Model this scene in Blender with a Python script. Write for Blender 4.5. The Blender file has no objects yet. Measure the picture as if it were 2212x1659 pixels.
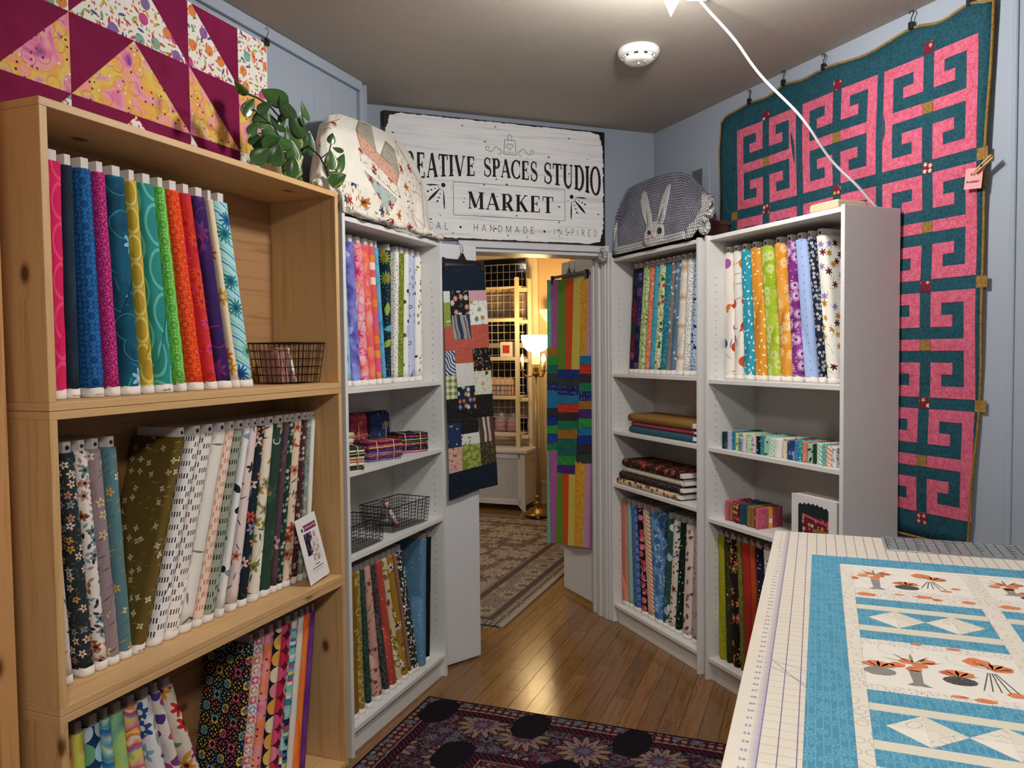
import bpy, math, random
from mathutils import Vector, Matrix
random.seed(7)
SC = bpy.context.scene
COL = SC.collection
PI = math.pi
# ------------------------------------------------------------ camera
cam = bpy.data.cameras.new('camera'); cam_o = bpy.data.objects.new('camera', cam); COL.objects.link(cam_o)
cam.sensor_fit = 'HORIZONTAL'; cam.sensor_width = 36.0; cam.lens = 1673.08/2212*36.0
cam.clip_start = .05
PITCH, ROLL, CAMH = math.radians(-2.37), math.radians(.62), 1.5097
cam_o.matrix_world = Matrix.Translation((0, 0, CAMH)) @ Matrix.Rotation(math.radians(90)+PITCH, 4, 'X') @ Matrix.Rotation(-ROLL, 4, 'Z')
SC.camera = cam_o
# ------------------------------------------------------------ view and world
SC.view_settings.view_transform = 'Standard'; SC.view_settings.look = 'None'
SC.view_settings.exposure = 0.15; SC.view_settings.gamma = 1.0; SC.view_settings.use_curve_mapping = False
w = bpy.data.worlds.new('World'); SC.world = w; w.use_nodes = True
w.node_tree.nodes['Background'].inputs[0].default_value = (.02, .025, .04, 1); w.node_tree.nodes['Background'].inputs[1].default_value = .3
def area(name, loc, size, power, col, rot=(0, 0, 0)):
    d = bpy.data.lights.new(name, 'AREA'); d.shape = 'DISK'; d.size = size; d.energy = power; d.color = col
    o = bpy.data.objects.new(name, d); COL.objects.link(o); o.location = loc; o.rotation_euler = rot; return o
def point(name, loc, r, power, col):
    d = bpy.data.lights.new(name, 'POINT'); d.shadow_soft_size = r; d.energy = power; d.color = col
    o = bpy.data.objects.new(name, d); COL.objects.link(o); o.location = loc; return o
LAMP = Vector((.50, 2.40, 2.58))
point('ceiling_lamp_light', LAMP, .07, 56, (1, .975, .94))
area('room_fill_behind', (.25, -.7, 2.66), .5, 64, (1, .96, .90))          # fill added for lamps inferred behind the viewer from the bright table
area('far_room_fill_light', (-1.6, 5.6, 2.66), .4, 24, (1, .93, .82))      # unseen fill added left of the doorway view to brighten the hanging runner
LAMPF = Vector((.21, 6.99, 1.62))
point('floor_lamp_light', LAMPF+Vector((0, 0, .06)), .08, 22, (1, .66, .30))
# ------------------------------------------------------------ colour and node helpers
def lin(c): return c/12.92 if c <= .04045 else ((c+.055)/1.055)**2.4
def hx(h):
    if not isinstance(h, str): return tuple(h)+(1,) if len(h) == 3 else h
    return tuple(lin(int(h[i:i+2], 16)/255) for i in (0, 2, 4))+(1,)
class NB:
    def __init__(s, name):
        s.mat = bpy.data.materials.new(name); s.mat.use_nodes = True; s.nt = s.mat.node_tree
        s.b = s.nt.nodes['Principled BSDF']
    def n(s, t, **k):
        nd = s.nt.nodes.new(t)
        for a, v in k.items(): setattr(nd, a, v)
        return nd
    def set(s, sock, v):
        if isinstance(v, bpy.types.NodeSocket): s.nt.links.new(v, sock)
        elif isinstance(v, (tuple, list)): sock.default_value = v
        else: sock.default_value = v
    def m(s, op, a, b=None, c=None):
        nd = s.n('ShaderNodeMath', operation=op)
        for i, v in enumerate((a, b, c)):
            if v is not None: s.set(nd.inputs[i], v)
        return nd.outputs[0]
    def add(s, a, b): return s.m('ADD', a, b)
    def mul(s, a, b): return s.m('MULTIPLY', a, b)
    def lt(s, a, b): return s.m('LESS_THAN', a, b)
    def gt(s, a, b): return s.m('GREATER_THAN', a, b)
    def uv(s):
        nd = s.n('ShaderNodeUVMap'); x = s.n('ShaderNodeSeparateXYZ'); s.nt.links.new(nd.outputs[0], x.inputs[0]); return x.outputs[0], x.outputs[1]
    def comb(s, x, y, z=0.0):
        nd = s.n('ShaderNodeCombineXYZ')
        for i, v in enumerate((x, y, z)): s.set(nd.inputs[i], v)
        return nd.outputs[0]
    def sep(s, v):
        nd = s.n('ShaderNodeSeparateXYZ'); s.nt.links.new(v, nd.inputs[0]); return nd.outputs
    def mix(s, f, a, b, bt='MIX'):
        nd = s.n('ShaderNodeMix', data_type='RGBA', blend_type=bt); s.set(nd.inputs[0], f); s.set(nd.inputs[6], a); s.set(nd.inputs[7], b); return nd.outputs[2]
    def noise(s, vec, scale, detail=2.0, rough=.5, dist=0.0, dims='3D'):
        nd = s.n('ShaderNodeTexNoise', noise_dimensions=dims)
        if vec is not None: s.nt.links.new(vec, nd.inputs['Vector'])
        nd.inputs['Scale'].default_value = scale; nd.inputs['Detail'].default_value = detail; nd.inputs['Roughness'].default_value = rough; nd.inputs['Distortion'].default_value = dist
        return nd.outputs[0]
    def ramp(s, f, cols, interp='LINEAR', pos=None):
        nd = s.n('ShaderNodeValToRGB'); cr = nd.color_ramp; cr.interpolation = interp; k = len(cols)
        while len(cr.elements) < k: cr.elements.new(1.0)
        for i, c in enumerate(cols):
            cr.elements[i].position = pos[i] if pos else (i/k if interp == 'CONSTANT' else i/max(1, k-1))
            cr.elements[i].color = hx(c)
        s.set(nd.inputs[0], f); return nd.outputs[0]
    def vor(s, vec, rand=1.0, feature='F1'):
        nd = s.n('ShaderNodeTexVoronoi', voronoi_dimensions='2D', feature=feature); s.nt.links.new(vec, nd.inputs['Vector'])
        nd.inputs['Scale'].default_value = 1.0; nd.inputs['Randomness'].default_value = rand; return nd
    def bump(s, h, strength=.3, dist=.001):
        nd = s.n('ShaderNodeBump'); nd.inputs['Strength'].default_value = strength; nd.inputs['Distance'].default_value = dist
        s.nt.links.new(h, nd.inputs['Height']); s.nt.links.new(nd.outputs[0], s.b.inputs['Normal'])
    def fin(s, col, rough=.5, spec=.5, metal=0.0):
        s.set(s.b.inputs['Base Color'], hx(col) if isinstance(col, str) else col); s.set(s.b.inputs['Roughness'], rough)
        s.b.inputs['Specular IOR Level'].default_value = spec; s.b.inputs['Metallic'].default_value = metal
        return s.mat
def pal(nb, f, cols):
    return hx(cols[0]) if len(cols) == 1 else nb.ramp(f, cols, 'CONSTANT')
_seed = [0]
def fab(name, base, *layers, rough=.85, bumpk=1.0):
    """printed cotton; layer sizes in cm on a UV map measured in metres"""
    nb = NB(name); u, v = nb.uv(); _seed[0] += 1; sd = _seed[0]*1.37
    uo = nb.add(u, sd*.113); vo = nb.add(v, sd*.071); col = hx(base)
    for li, L in enumerate(layers):
        k = L[0]; s2 = sd+li*5.1
        def cell(size, rand=1.0, feat='F1'):
            q = nb.comb(nb.add(nb.mul(u, 100/size), s2), nb.add(nb.mul(v, 100/size), s2*.7)); nd = nb.vor(q, rand, feat)
            if feat != 'F1': return nd.outputs['Distance']
            sc = nb.n('ShaderNodeSeparateColor'); nb.nt.links.new(nd.outputs['Color'], sc.inputs[0])
            sub = nb.n('ShaderNodeVectorMath', operation='SUBTRACT'); nb.nt.links.new(q, sub.inputs[0]); nb.nt.links.new(nd.outputs['Position'], sub.inputs[1])
            l = nb.sep(sub.outputs[0]); return nd.outputs['Distance'], sc.outputs, l[0], l[1]
        if k == 'n':
            f = nb.noise(nb.comb(uo, vo), 100/L[1], 3, .55, .6); c = nb.ramp(f, L[2], 'LINEAR', [.28+.44*i/(len(L[2])-1) for i in range(len(L[2]))]); col = c
        elif k in ('dots', 'ring'):
            d, rgb, lx, ly = cell(L[1], L[5 if k == 'dots' else 6] if len(L) > (5 if k == 'dots' else 6) else 1.0)
            if k == 'dots': mk = nb.lt(d, L[2]); cols, dens = L[3], L[4]
            else: mk = nb.lt(nb.m('ABSOLUTE', nb.add(d, -L[2])), L[3]); cols, dens = L[4], L[5]
            mk = nb.mul(mk, nb.gt(rgb[1], 1-dens)); col = nb.mix(mk, col, pal(nb, rgb[0], cols))
        elif k == 'fl':      # size, petals, r, cols, density, centre colour
            d, rgb, lx, ly = cell(L[1], .8); a = nb.m('ARCTAN2', ly, lx)
            pt = nb.m('MULTIPLY_ADD', nb.m('COSINE', nb.m('MULTIPLY_ADD', a, float(L[2]), nb.mul(rgb[2], 6.28))), .27*L[3], .73*L[3])
            on = nb.gt(rgb[1], 1-L[5]); mk = nb.mul(nb.lt(d, pt), on); c = pal(nb, rgb[0], L[4])
            sh = nb.m('MULTIPLY_ADD', nb.m('DIVIDE', d, L[3]), .45, .68)
            c2 = nb.mix(1.0, c, nb.comb(sh, sh, sh), 'MULTIPLY'); col = nb.mix(mk, col, c2)
            if L[6]: col = nb.mix(nb.mul(nb.lt(d, L[3]*.27), on), col, hx(L[6]))
        elif k == 'el':      # size, a, b, cols, density, angle(None=random)
            d, rgb, lx, ly = cell(L[1], .9)
            an = nb.mul(rgb[2], 6.28) if len(L) < 7 or L[6] is None else nb.add(nb.mul(rgb[2], .5), math.radians(L[6]))
            c_, s_ = nb.m('COSINE', an), nb.m('SINE', an)
            x = nb.m('DIVIDE', nb.add(nb.mul(lx, c_), nb.mul(ly, s_)), L[2]); y = nb.m('DIVIDE', nb.m('SUBTRACT', nb.mul(ly, c_), nb.mul(lx, s_)), L[3])
            mk = nb.mul(nb.lt(nb.add(nb.mul(x, x), nb.m('ABSOLUTE', y)), 1.0), nb.gt(rgb[1], 1-L[5])); col = nb.mix(mk, col, pal(nb, rgb[0], L[4]))
        elif k == 'edge':    # size, w, col
            mk = nb.lt(cell(L[1], 1.0, 'DISTANCE_TO_EDGE'), L[2]); col = nb.mix(mk, col, hx(L[3]))
        elif k == 'st':      # period cm, angle deg, distortion, cols, smooth
            a = math.radians(L[2]); t = nb.mul(nb.add(nb.mul(u, math.cos(a)), nb.mul(v, math.sin(a))), 100/L[1])
            if L[3]: t = nb.add(t, nb.mul(nb.noise(nb.comb(uo, vo), 14, 2), L[3]))
            c = nb.ramp(nb.m('FRACT', nb.add(t, s2)), L[4], 'LINEAR' if len(L) > 5 and L[5] else 'CONSTANT'); col = c
        elif k == 'mir':     # period cm, cols, threshold, k1, k2
            p = L[1]/100; mu = nb.mul(nb.m('ABSOLUTE', nb.add(nb.m('FRACT', nb.m('DIVIDE', uo, p)), -.5)), 2*PI); mv = nb.mul(nb.m('ABSOLUTE', nb.add(nb.m('FRACT', nb.m('DIVIDE', vo, p)), -.5)), 2*PI)
            k1, k2 = L[4], L[5]
            f = nb.mul(nb.m('SINE', nb.add(nb.mul(mu, k1), nb.mul(nb.m('SINE', nb.mul(mv, k2)), 1.6))), nb.m('SINE', nb.add(nb.mul(mv, k1), nb.mul(nb.m('SINE', nb.mul(mu, k2)), 1.6))))
            mk = nb.gt(nb.m('ABSOLUTE', f) if L[3] < .9 and len(L) > 6 else f, L[3])
            c = hx(L[2][0]) if len(L[2]) == 1 else nb.ramp(nb.noise(nb.comb(uo, vo), 100/(L[1]*1.6), 1), L[2], 'CONSTANT', [.25+.5*i/len(L[2]) if i else 0 for i in range(len(L[2]))])
            col = nb.mix(mk, col, c)
        elif k == 'tick':    # cu, cv, col
            cu, cv = L[1]/100, L[2]/100; a = nb.m('DIVIDE', uo, cu); b = nb.m('DIVIDE', vo, cv)
            par = nb.lt(nb.m('MODULO', nb.m('ABSOLUTE', nb.add(nb.m('FLOOR', a), nb.m('FLOOR', b))), 2.0), .5); fu = nb.m('FRACT', nb.mul(a, 4.0)); fv = nb.m('FRACT', b)
            mk = nb.mul(par, nb.mul(nb.lt(nb.m('ABSOLUTE', nb.add(fu, -.5)), .23), nb.lt(nb.m('ABSOLUTE', nb.add(fv, -.5)), .4))); col = nb.mix(mk, col, hx(L[3]))
        elif k == 'scal':    # pu, pv, col, width, line colour
            a = nb.m('DIVIDE', uo, L[1]/100); b = nb.m('DIVIDE', vo, L[2]/100); fu = nb.add(nb.m('FRACT', a), -.5)
            fv = nb.add(nb.m('FRACT', nb.add(b, nb.mul(nb.m('MODULO', nb.m('ABSOLUTE', nb.m('FLOOR', a)), 2.0), .5))), -.5)
            d = nb.m('SQRT', nb.add(nb.mul(nb.mul(fu, fu), 4.0), nb.mul(nb.mul(fv, fv), 4.0)))
            ln_ = nb.mul(nb.gt(nb.m('SINE', nb.add(nb.mul(d, 55.0), nb.mul(nb.noise(nb.comb(uo, vo), 60, 1), 6.0))), .3), nb.lt(d, .78)); col = nb.mix(nb.mul(ln_, .55), col, hx(L[5]))
            col = nb.mix(nb.lt(nb.m('ABSOLUTE', nb.add(d, -.88)), L[4]), col, hx(L[3]))
        elif k == 'cell':    # su, sv, cols
            q = nb.comb(nb.m('FLOOR', nb.m('DIVIDE', uo, L[1]/100)), nb.m('FLOOR', nb.m('DIVIDE', vo, L[2]/100))); wn = nb.n('ShaderNodeTexWhiteNoise', noise_dimensions='2D'); nb.nt.links.new(q, wn.inputs['Vector'])
            col = nb.ramp(wn.outputs[0], L[3], 'CONSTANT')
        elif k == 'pan':     # su, sv, cols, fill
            a = nb.m('DIVIDE', uo, L[1]/100); b = nb.m('DIVIDE', v, L[2]/100); q = nb.comb(nb.m('FLOOR', a), nb.m('FLOOR', b)); wn = nb.n('ShaderNodeTexWhiteNoise', noise_dimensions='2D'); nb.nt.links.new(q, wn.inputs['Vector'])
            mk = nb.mul(nb.lt(nb.m('ABSOLUTE', nb.add(nb.m('FRACT', a), -.5)), L[4]*.5), nb.lt(nb.m('ABSOLUTE', nb.add(nb.m('FRACT', b), -.5)), L[4]*.5)); col = nb.mix(mk, col, nb.ramp(wn.outputs[0], L[3], 'CONSTANT'))
        elif k == 'ging':    # period, col
            a = nb.lt(nb.m('FRACT', nb.m('DIVIDE', uo, L[1]/100)), .5); b = nb.lt(nb.m('FRACT', nb.m('DIVIDE', vo, L[1]/100)), .5); col = nb.mix(nb.mul(nb.add(a, b), .5), col, hx(L[2]))
    wv = nb.noise(nb.comb(nb.mul(u, 1.0), nb.mul(v, 1.0)), 420, 2, .7); wr = nb.noise(nb.comb(uo, nb.mul(vo, .5)), 30, 2)
    sh = nb.m('MULTIPLY_ADD', wv, .16, .92); colf = nb.mix(1.0, col, nb.comb(sh, sh, sh), 'MULTIPLY')
    nb.bump(nb.add(wv, nb.mul(wr, 5.0)), .45*bumpk, .0011)
    return nb.fin(colf, rough, .2)
def plain(name, col, rough=.5, spec=.5, metal=0.0, noisek=.06, nscale=40, bump=0.0, bscale=300):
    nb = NB(name); tc = nb.n('ShaderNodeTexCoord'); f = nb.noise(tc.outputs['Object'], nscale, 3)
    sh = nb.m('MULTIPLY_ADD', f, noisek*2, 1-noisek); c = nb.mix(1.0, hx(col), nb.comb(sh, sh, sh), 'MULTIPLY')
    if bump: nb.bump(nb.noise(tc.outputs['Object'], bscale, 3), bump, .002)
    return nb.fin(c, rough, spec, metal)
def emit(name, col, strength):
    nb = NB(name); nb.fin(col, .4); nb.b.inputs['Emission Color'].default_value = hx(col); nb.b.inputs['Emission Strength'].default_value = strength; return nb.mat
def glass(name, col, alpha_mix=.8, rough=.05):
    nb = NB(name); nb.fin(col, rough); t = nb.n('ShaderNodeBsdfTransparent'); t.inputs[0].default_value = hx(col); mx = nb.n('ShaderNodeMixShader'); mx.inputs[0].default_value = alpha_mix
    out = nb.nt.nodes['Material Output']; nb.nt.links.new(nb.b.outputs[0], mx.inputs[1]); nb.nt.links.new(t.outputs[0], mx.inputs[2]); nb.nt.links.new(mx.outputs[0], out.inputs[0]); return nb.mat
def pine(name, c1, c2, knot='5A3312', gl=.5):
    nb = NB(name); u, v = nb.uv()
    d = nb.vor(nb.comb(nb.mul(u, 4.2), nb.mul(v, 7.0)), 1.0); sc = nb.n('ShaderNodeSeparateColor'); nb.nt.links.new(d.outputs['Color'], sc.inputs[0])
    on = nb.gt(sc.outputs[0], .80); dist = d.outputs['Distance']
    warp = nb.mul(nb.mul(on, nb.m('MAXIMUM', nb.m('SUBTRACT', .3, dist), 0.0)), 3.0)
    g = nb.noise(nb.comb(nb.mul(u, 1.6), nb.add(nb.mul(v, 34.0), warp)), 1.0, 3, .6, .8); g2 = nb.noise(nb.comb(nb.mul(u, 6), nb.mul(v, 240)), 1.0, 2)
    f = nb.add(nb.mul(g, .8), nb.mul(g2, .25)); c = nb.ramp(f, [c2, c1, c1, c2, c1], 'LINEAR', [.2, .45, .55, .68, .8])
    kn = nb.mul(on, nb.m('SUBTRACT', 1.0, nb.m('SMOOTH_MIN', nb.mul(dist, 7.5), 1.0, .4))); kn = nb.m('MAXIMUM', kn, 0.0)
    c = nb.mix(nb.m('MINIMUM', nb.mul(kn, 1.6), .92), c, hx(knot)); nb.bump(g2, .12, .0008); return nb.fin(c, gl, .4)
# ------------------------------------------------------------ frames: x to the right when facing, y into the wall, z up
class Fr:
    def __init__(s, x, y, deg): s.o = Vector((x, y, 0)); s.a = math.radians(deg); s.ex = Vector((math.cos(s.a), math.sin(s.a), 0)); s.ey = Vector((-math.sin(s.a), math.cos(s.a), 0))
    def p(s, x, y, z=0.0): return s.o+s.ex*x+s.ey*y+Vector((0, 0, z))
FW = Fr(-1.0326, 1.7242, 68.52)       # along the left wall, origin at the near end of the wooden crates
FC = Fr(-.6095, 2.8210, 68.52)        # white bookcase on the left
FR = Fr(.5434, 4.2759, -67.12)        # white bookcases on the right, origin at the far end
FK = Fr(-.6157, 3.8331, 20.8)         # doorway wall
FF = Fr(-1.0326+.3662*5.6, 1.7242+.9305*5.6, -21.48)   # far room, facing its window wall
FT = Fr(.849, 2.358, -21.48)          # cutting table, origin at the grid corner
F0 = Fr(0, 0, 0)
# ------------------------------------------------------------ meshes
class MB:
    def __init__(s): s.v = []; s.f = []; s.uv = []; s.mi = []; s.sm = []
    def quadf(s, idx, uv=None, mi=0, sm=False):
        s.f.append(tuple(idx)); s.mi.append(mi); s.sm.append(sm)
        if uv is None:
            p = [Vector(s.v[i]) for i in idx]; n = Vector((0, 0, 0))
            for i in range(len(p)):
                a, b = p[i], p[(i+1) % len(p)]; n += Vector(((a.y-b.y)*(a.z+b.z), (a.z-b.z)*(a.x+b.x), (a.x-b.x)*(a.y+b.y)))
            k = max(range(3), key=lambda i: abs(n[i])); uv = [((q.x, q.y) if k == 2 else (q.x, q.z) if k == 1 else (q.y, q.z)) for q in p]
        s.uv.append(uv)
    def box(s, x0, x1, y0, y1, z0, z1, mi=0, grain=False, M=None):
        b = len(s.v); c = [(x, y, z) for z in (z0, z1) for y in (y0, y1) for x in (x0, x1)]
        if M is not None: cc = [tuple(M @ Vector(q)) for q in c]
        else: cc = c
        s.v += cc; off = (random.random()*9, random.random()*9); dims = (x1-x0, y1-y0, z1-z0); g = max(range(3), key=lambda i: dims[i])
        for q in ((0, 2, 3, 1), (4, 5, 7, 6), (0, 1, 5, 4), (2, 6, 7, 3), (0, 4, 6, 2), (1, 3, 7, 5)):
            uv = []
            p = [c[i] for i in q]; var = [a for a in range(3) if max(r[a] for r in p)-min(r[a] for r in p) > 1e-9]
            if len(var) < 2: var = [0, 1]
            ua = g if (g in var and grain) else var[0]; va = [a for a in var if a != ua][0]
            if grain and g not in var: ua, va = var
            uv = [(r[ua]+(off[0] if grain else 0), r[va]+(off[1] if grain else 0)) for r in p]
            s.quadf([b+i for i in q], uv, mi)
        return s
    def tube(s, pts, r, n=8, mi=0, closed=False, cap=True):
        pts = [Vector(p) for p in pts]; m = len(pts); b = len(s.v); rr = r if isinstance(r, (list, tuple)) else [r]*m; up = Vector((0, 0, 1)); ref = None; L = 0
        Ls = []
        for i, p in enumerate(pts):
            a = pts[(i-1) % m] if closed or i else p; c = pts[(i+1) % m] if closed or i < m-1 else p; t = (c-a)
            t = t.normalized() if t.length > 1e-9 else Vector((0, 0, 1))
            if ref is None: ref = t.orthogonal().normalized()
            ref = (ref-t*ref.dot(t)); ref = ref.normalized() if ref.length > 1e-6 else t.orthogonal().normalized(); bi = t.cross(ref)
            if i: L += (p-pts[i-1]).length
            Ls.append(L)
            for j in range(n):
                an = 2*PI*j/n; s.v.append(tuple(p+(ref*math.cos(an)+bi*math.sin(an))*rr[i]))
        for i in range(m if closed else m-1):
            i2 = (i+1) % m
            for j in range(n):
                j2 = (j+1) % n; u0, u1 = j/n*2*PI*rr[i], (j+1)/n*2*PI*rr[i]
                s.quadf((b+i*n+j, b+i*n+j2, b+i2*n+j2, b+i2*n+j), [(u0, Ls[i]), (u1, Ls[i]), (u1, Ls[i2]), (u0, Ls[i2])], mi, True)
        if cap and not closed:
            s.quadf([b+j for j in reversed(range(n))], None, mi); s.quadf([b+(m-1)*n+j for j in range(n)], None, mi)
        return s
    def lathe(s, prof, n=24, c=(0, 0, 0), mi=0, sm=True):
        b = len(s.v); m = len(prof)
        for (r, z) in prof:
            for j in range(n): a = 2*PI*j/n; s.v.append((c[0]+r*math.cos(a), c[1]+r*math.sin(a), c[2]+z))
        for i in range(m-1):
            for j in range(n):
                j2 = (j+1) % n; s.quadf((b+i*n+j, b+i*n+j2, b+(i+1)*n+j2, b+(i+1)*n+j), [(j/n*.2, prof[i][1]), ((j+1)/n*.2, prof[i][1]), ((j+1)/n*.2, prof[i+1][1]), (j/n*.2, prof[i+1][1])], mi, sm)
        if prof[0][0] > 1e-6: s.quadf([b+j for j in reversed(range(n))], None, mi)
        if prof[-1][0] > 1e-6: s.quadf([b+(m-1)*n+j for j in range(n)], None, mi)
        return s
    def prism(s, poly, d0, d1, plane='xz', mi=0, fn=None):
        """polygon in a plane extruded along the third axis from d0 to d1"""
        b = len(s.v); n = len(poly); A = sum(poly[i][0]*poly[(i+1) % n][1]-poly[(i+1) % n][0]*poly[i][1] for i in range(n))
        if A < 0: poly = poly[::-1]
        P = (lambda a, c, d: (a, d, c)) if plane == 'xz' else (lambda a, c, d: (a, c, d))
        for d in (d0, d1):
            for (a, c) in poly: s.v.append(P(a, c, d))
        fr, bk = [b+i for i in range(n)], [b+n+i for i in range(n)]
        uvp = [(a, c) for a, c in poly]
        if plane == 'xz': s.quadf(fr, uvp, mi); s.quadf(bk[::-1], uvp[::-1], mi)
        else: s.quadf(fr[::-1], uvp[::-1], mi); s.quadf(bk, uvp, mi)
        for i in range(n):
            j = (i+1) % n; q = (fr[i], bk[i], bk[j], fr[j]) if plane == 'xz' else (fr[i], fr[j], bk[j], bk[i]); s.quadf(q, [uvp[i], uvp[i], uvp[j], uvp[j]] if plane == 'xz' else [uvp[i], uvp[j], uvp[j], uvp[i]], mi)
        return s
    def grid(s, fn, nu, nv, mi=0, uvf=None, flip=False):
        b = len(s.v); uvs = []
        for j in range(nv+1):
            for i in range(nu+1):
                a, c = i/nu, j/nv; s.v.append(tuple(fn(a, c))); uvs.append(uvf(a, c) if uvf else (a, c))
        for j in range(nv):
            for i in range(nu):
                q = [j*(nu+1)+i, j*(nu+1)+i+1, (j+1)*(nu+1)+i+1, (j+1)*(nu+1)+i]
                if flip: q = q[::-1]
                s.quadf([b+k for k in q], [uvs[k] for k in q], mi, True)
        return s
    def mesh(s, name, mats):
        me = bpy.data.meshes.new(name); me.from_pydata([tuple(q) for q in s.v], [], s.f)
        for m in (mats if isinstance(mats, (list, tuple)) else [mats]): me.materials.append(m)
        me.polygons.foreach_set('material_index', s.mi); me.polygons.foreach_set('use_smooth', s.sm)
        ul = me.uv_layers.new(name='UVMap'); ul.data.foreach_set('uv', [c for f in s.uv for q in f for c in q]); me.update(); return me
    def obj(s, name, mats, parent=None, bevel=0.0, solid=0.0):
        o = bpy.data.objects.new(name, s.mesh(name, mats)); COL.objects.link(o)
        if parent is not None: o.parent = parent
        if solid: md = o.modifiers.new('solidify', 'SOLIDIFY'); md.thickness = solid; md.offset = 0
        if bevel: md = o.modifiers.new('bevel', 'BEVEL'); md.width = bevel; md.segments = 2; md.limit_method = 'ANGLE'
        return o
def linkmesh(name, me, parent): o = bpy.data.objects.new(name, me); COL.objects.link(o); o.parent = parent; return o
def thing(name, label, cat, fr, x=0.0, y=0.0, z=0.0, rz=0.0, group=None):
    o = bpy.data.objects.new(name, None); COL.objects.link(o); o.location = fr.p(x, y, z); o.rotation_euler = (0, 0, fr.a+rz); o.empty_display_size = .05
    o['label'] = label; o['category'] = cat
    if group: o['group'] = group
    return o
def struct(mb, name, mats, fr, x=0, y=0, z=0, bevel=0.0, parent=None):
    o = mb.obj(name, mats, parent, bevel)
    if parent is None: o.location = fr.p(x, y, z); o.rotation_euler = (0, 0, fr.a); o['kind'] = 'structure'
    return o
def text_mesh(body, size, mat, name, parent, M, thick=.0006, shear=0.0, align='LEFT'):
    cu = bpy.data.curves.new('t', 'FONT'); cu.body = body; cu.size = size; cu.extrude = thick/2; cu.resolution_u = 2; cu.shear = shear; cu.align_x = align
    t = bpy.data.objects.new('t', cu); COL.objects.link(t); dg = bpy.context.evaluated_depsgraph_get(); me = bpy.data.meshes.new_from_object(t.evaluated_get(dg)); bpy.data.objects.remove(t); bpy.data.curves.remove(cu)
    me.materials.clear(); me.materials.append(mat); me.transform(M); o = bpy.data.objects.new(name, me); COL.objects.link(o); o.parent = parent; return o
UP = Matrix.Rotation(PI/2, 4, 'X')      # text lying in xy -> standing, facing -y
# ------------------------------------------------------------ shared materials
M = {}
M['wall'] = plain('wall_paint', '9BA4B1', .75, .25, noisek=.03, nscale=6, bump=.12, bscale=90)
M['ceil'] = plain('ceiling_paint', 'A79F94', .75, .25, noisek=.04, nscale=9, bump=.35, bscale=150)
M['trim'] = plain('white_trim_paint', 'D5D6D8', .4, .5, noisek=.03, nscale=8)
M['lam'] = plain('white_laminate', 'E2E1DE', .4, .45, noisek=.015, nscale=12)
M['lamback'] = plain('bookcase_back_board', 'C9C6C0', .5, .35, noisek=.015)
M['tan'] = plain('warm_tan_paint', 'C9B48C', .7, .3, noisek=.03, bump=.1, bscale=80)
M['cream'] = plain('cream_paint', 'DDD0B4', .45, .5, noisek=.03)
M['pine'] = pine('pine_wood', 'D6AD78', 'C4975F')
M['pineply'] = pine('pine_plywood', 'AE8358', '94693F', '6B4424')
M['pine2'] = pine('red_pine_wood', 'C8925A', 'B27C46')
M['black'] = plain('black_plastic', '141416', .35, .5)
M['wire'] = plain('dark_wire', '1C1918', .4, .5, .6)
M['white'] = plain('white_card', 'EFEDEA', .6, .3, noisek=.03)
M['selv'] = plain('selvage_cotton', 'EDE6DF', .85, .2, noisek=.05, bump=.2)
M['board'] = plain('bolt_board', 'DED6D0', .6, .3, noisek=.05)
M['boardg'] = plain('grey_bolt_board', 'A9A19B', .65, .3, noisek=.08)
M['dot'] = plain('navy_sticker', '1F1F55', .5)
M['ink'] = plain('black_ink', '17171A', .6, .2)
M['brass'] = plain('aged_brass', '9A7B45', .3, .5, .9, .12)
M['hole'] = plain('drilled_hole', '6F6C68', .8, .1)
# planks of the floor
def oak():
    nb = NB('oak_floor'); u, v = nb.uv(); oi = nb.n('ShaderNodeObjectInfo'); r = oi.outputs['Random']
    g = nb.noise(nb.comb(nb.add(nb.mul(u, 2.2), nb.mul(r, 30.0)), nb.mul(v, 46.0), nb.mul(r, 9.0)), 1.0, 4, .6, 1.2); g2 = nb.noise(nb.comb(nb.mul(u, 14), nb.mul(v, 420)), 1.0, 2)
    c = nb.ramp(nb.add(nb.mul(g, .8), nb.mul(g2, .2)), ['54361C', '7C5630', '8C643A', '6C4926', '906A42'], 'LINEAR', [.25, .42, .55, .63, .8])
    sh = nb.m('MULTIPLY_ADD', r, .34, .78); c = nb.mix(1.0, c, nb.comb(sh, sh, sh), 'MULTIPLY')
    nb.bump(nb.add(nb.noise(nb.comb(nb.mul(u, 5), nb.mul(v, 5)), 3.0, 3), nb.mul(g2, .2)), .16, .004); nb.fin(c, .2, .5); nb.set(nb.b.inputs['Roughness'], nb.m('MULTIPLY_ADD', g2, .12, .13)); return nb.mat
M['oak'] = oak()
# ------------------------------------------------------------ floor, ceiling, walls
CZ = 2.7276
flr = struct(MB().box(-2.2, 2.4, -4.6, 6.1, -.06, -.0105, 0), 'floor', plain('subfloor_dark', '2A1C10', .9), Fr(FW.o.x, FW.o.y, -21.48))
PW = .079; NP = [0]
rest = MB()
rr = random.Random(3)
i = 0
x = -2.15
while x < 2.35:
    y = -4.55+rr.random()*.8
    while y < 6.05:
        L = rr.uniform(.55, 1.25); y1 = min(y+L, 6.05)
        # visible zone: between the two rows of bookcases and through the doorway
        vis = (y1 > 1.55 and y < 5.75 and -.15 < x < 1.75-(.35*max(0, y-3.0))) or (y1 > 4.6 and y < 5.8 and -1.1 < x < .9)
        if vis and NP[0] < 300:
            NP[0] += 1; b = MB().box(0, PW-.0018, 0, y1-y-.0012, -.01, rr.uniform(-.0006, .0002), 0, True); o = b.obj('plank', M['oak'], flr); o.location = (x, y, 0)
        else: rest.box(x, x+PW-.0018, y, y1-.0012, -.01, 0, 0, True)
        y = y1
    x += PW
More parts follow.
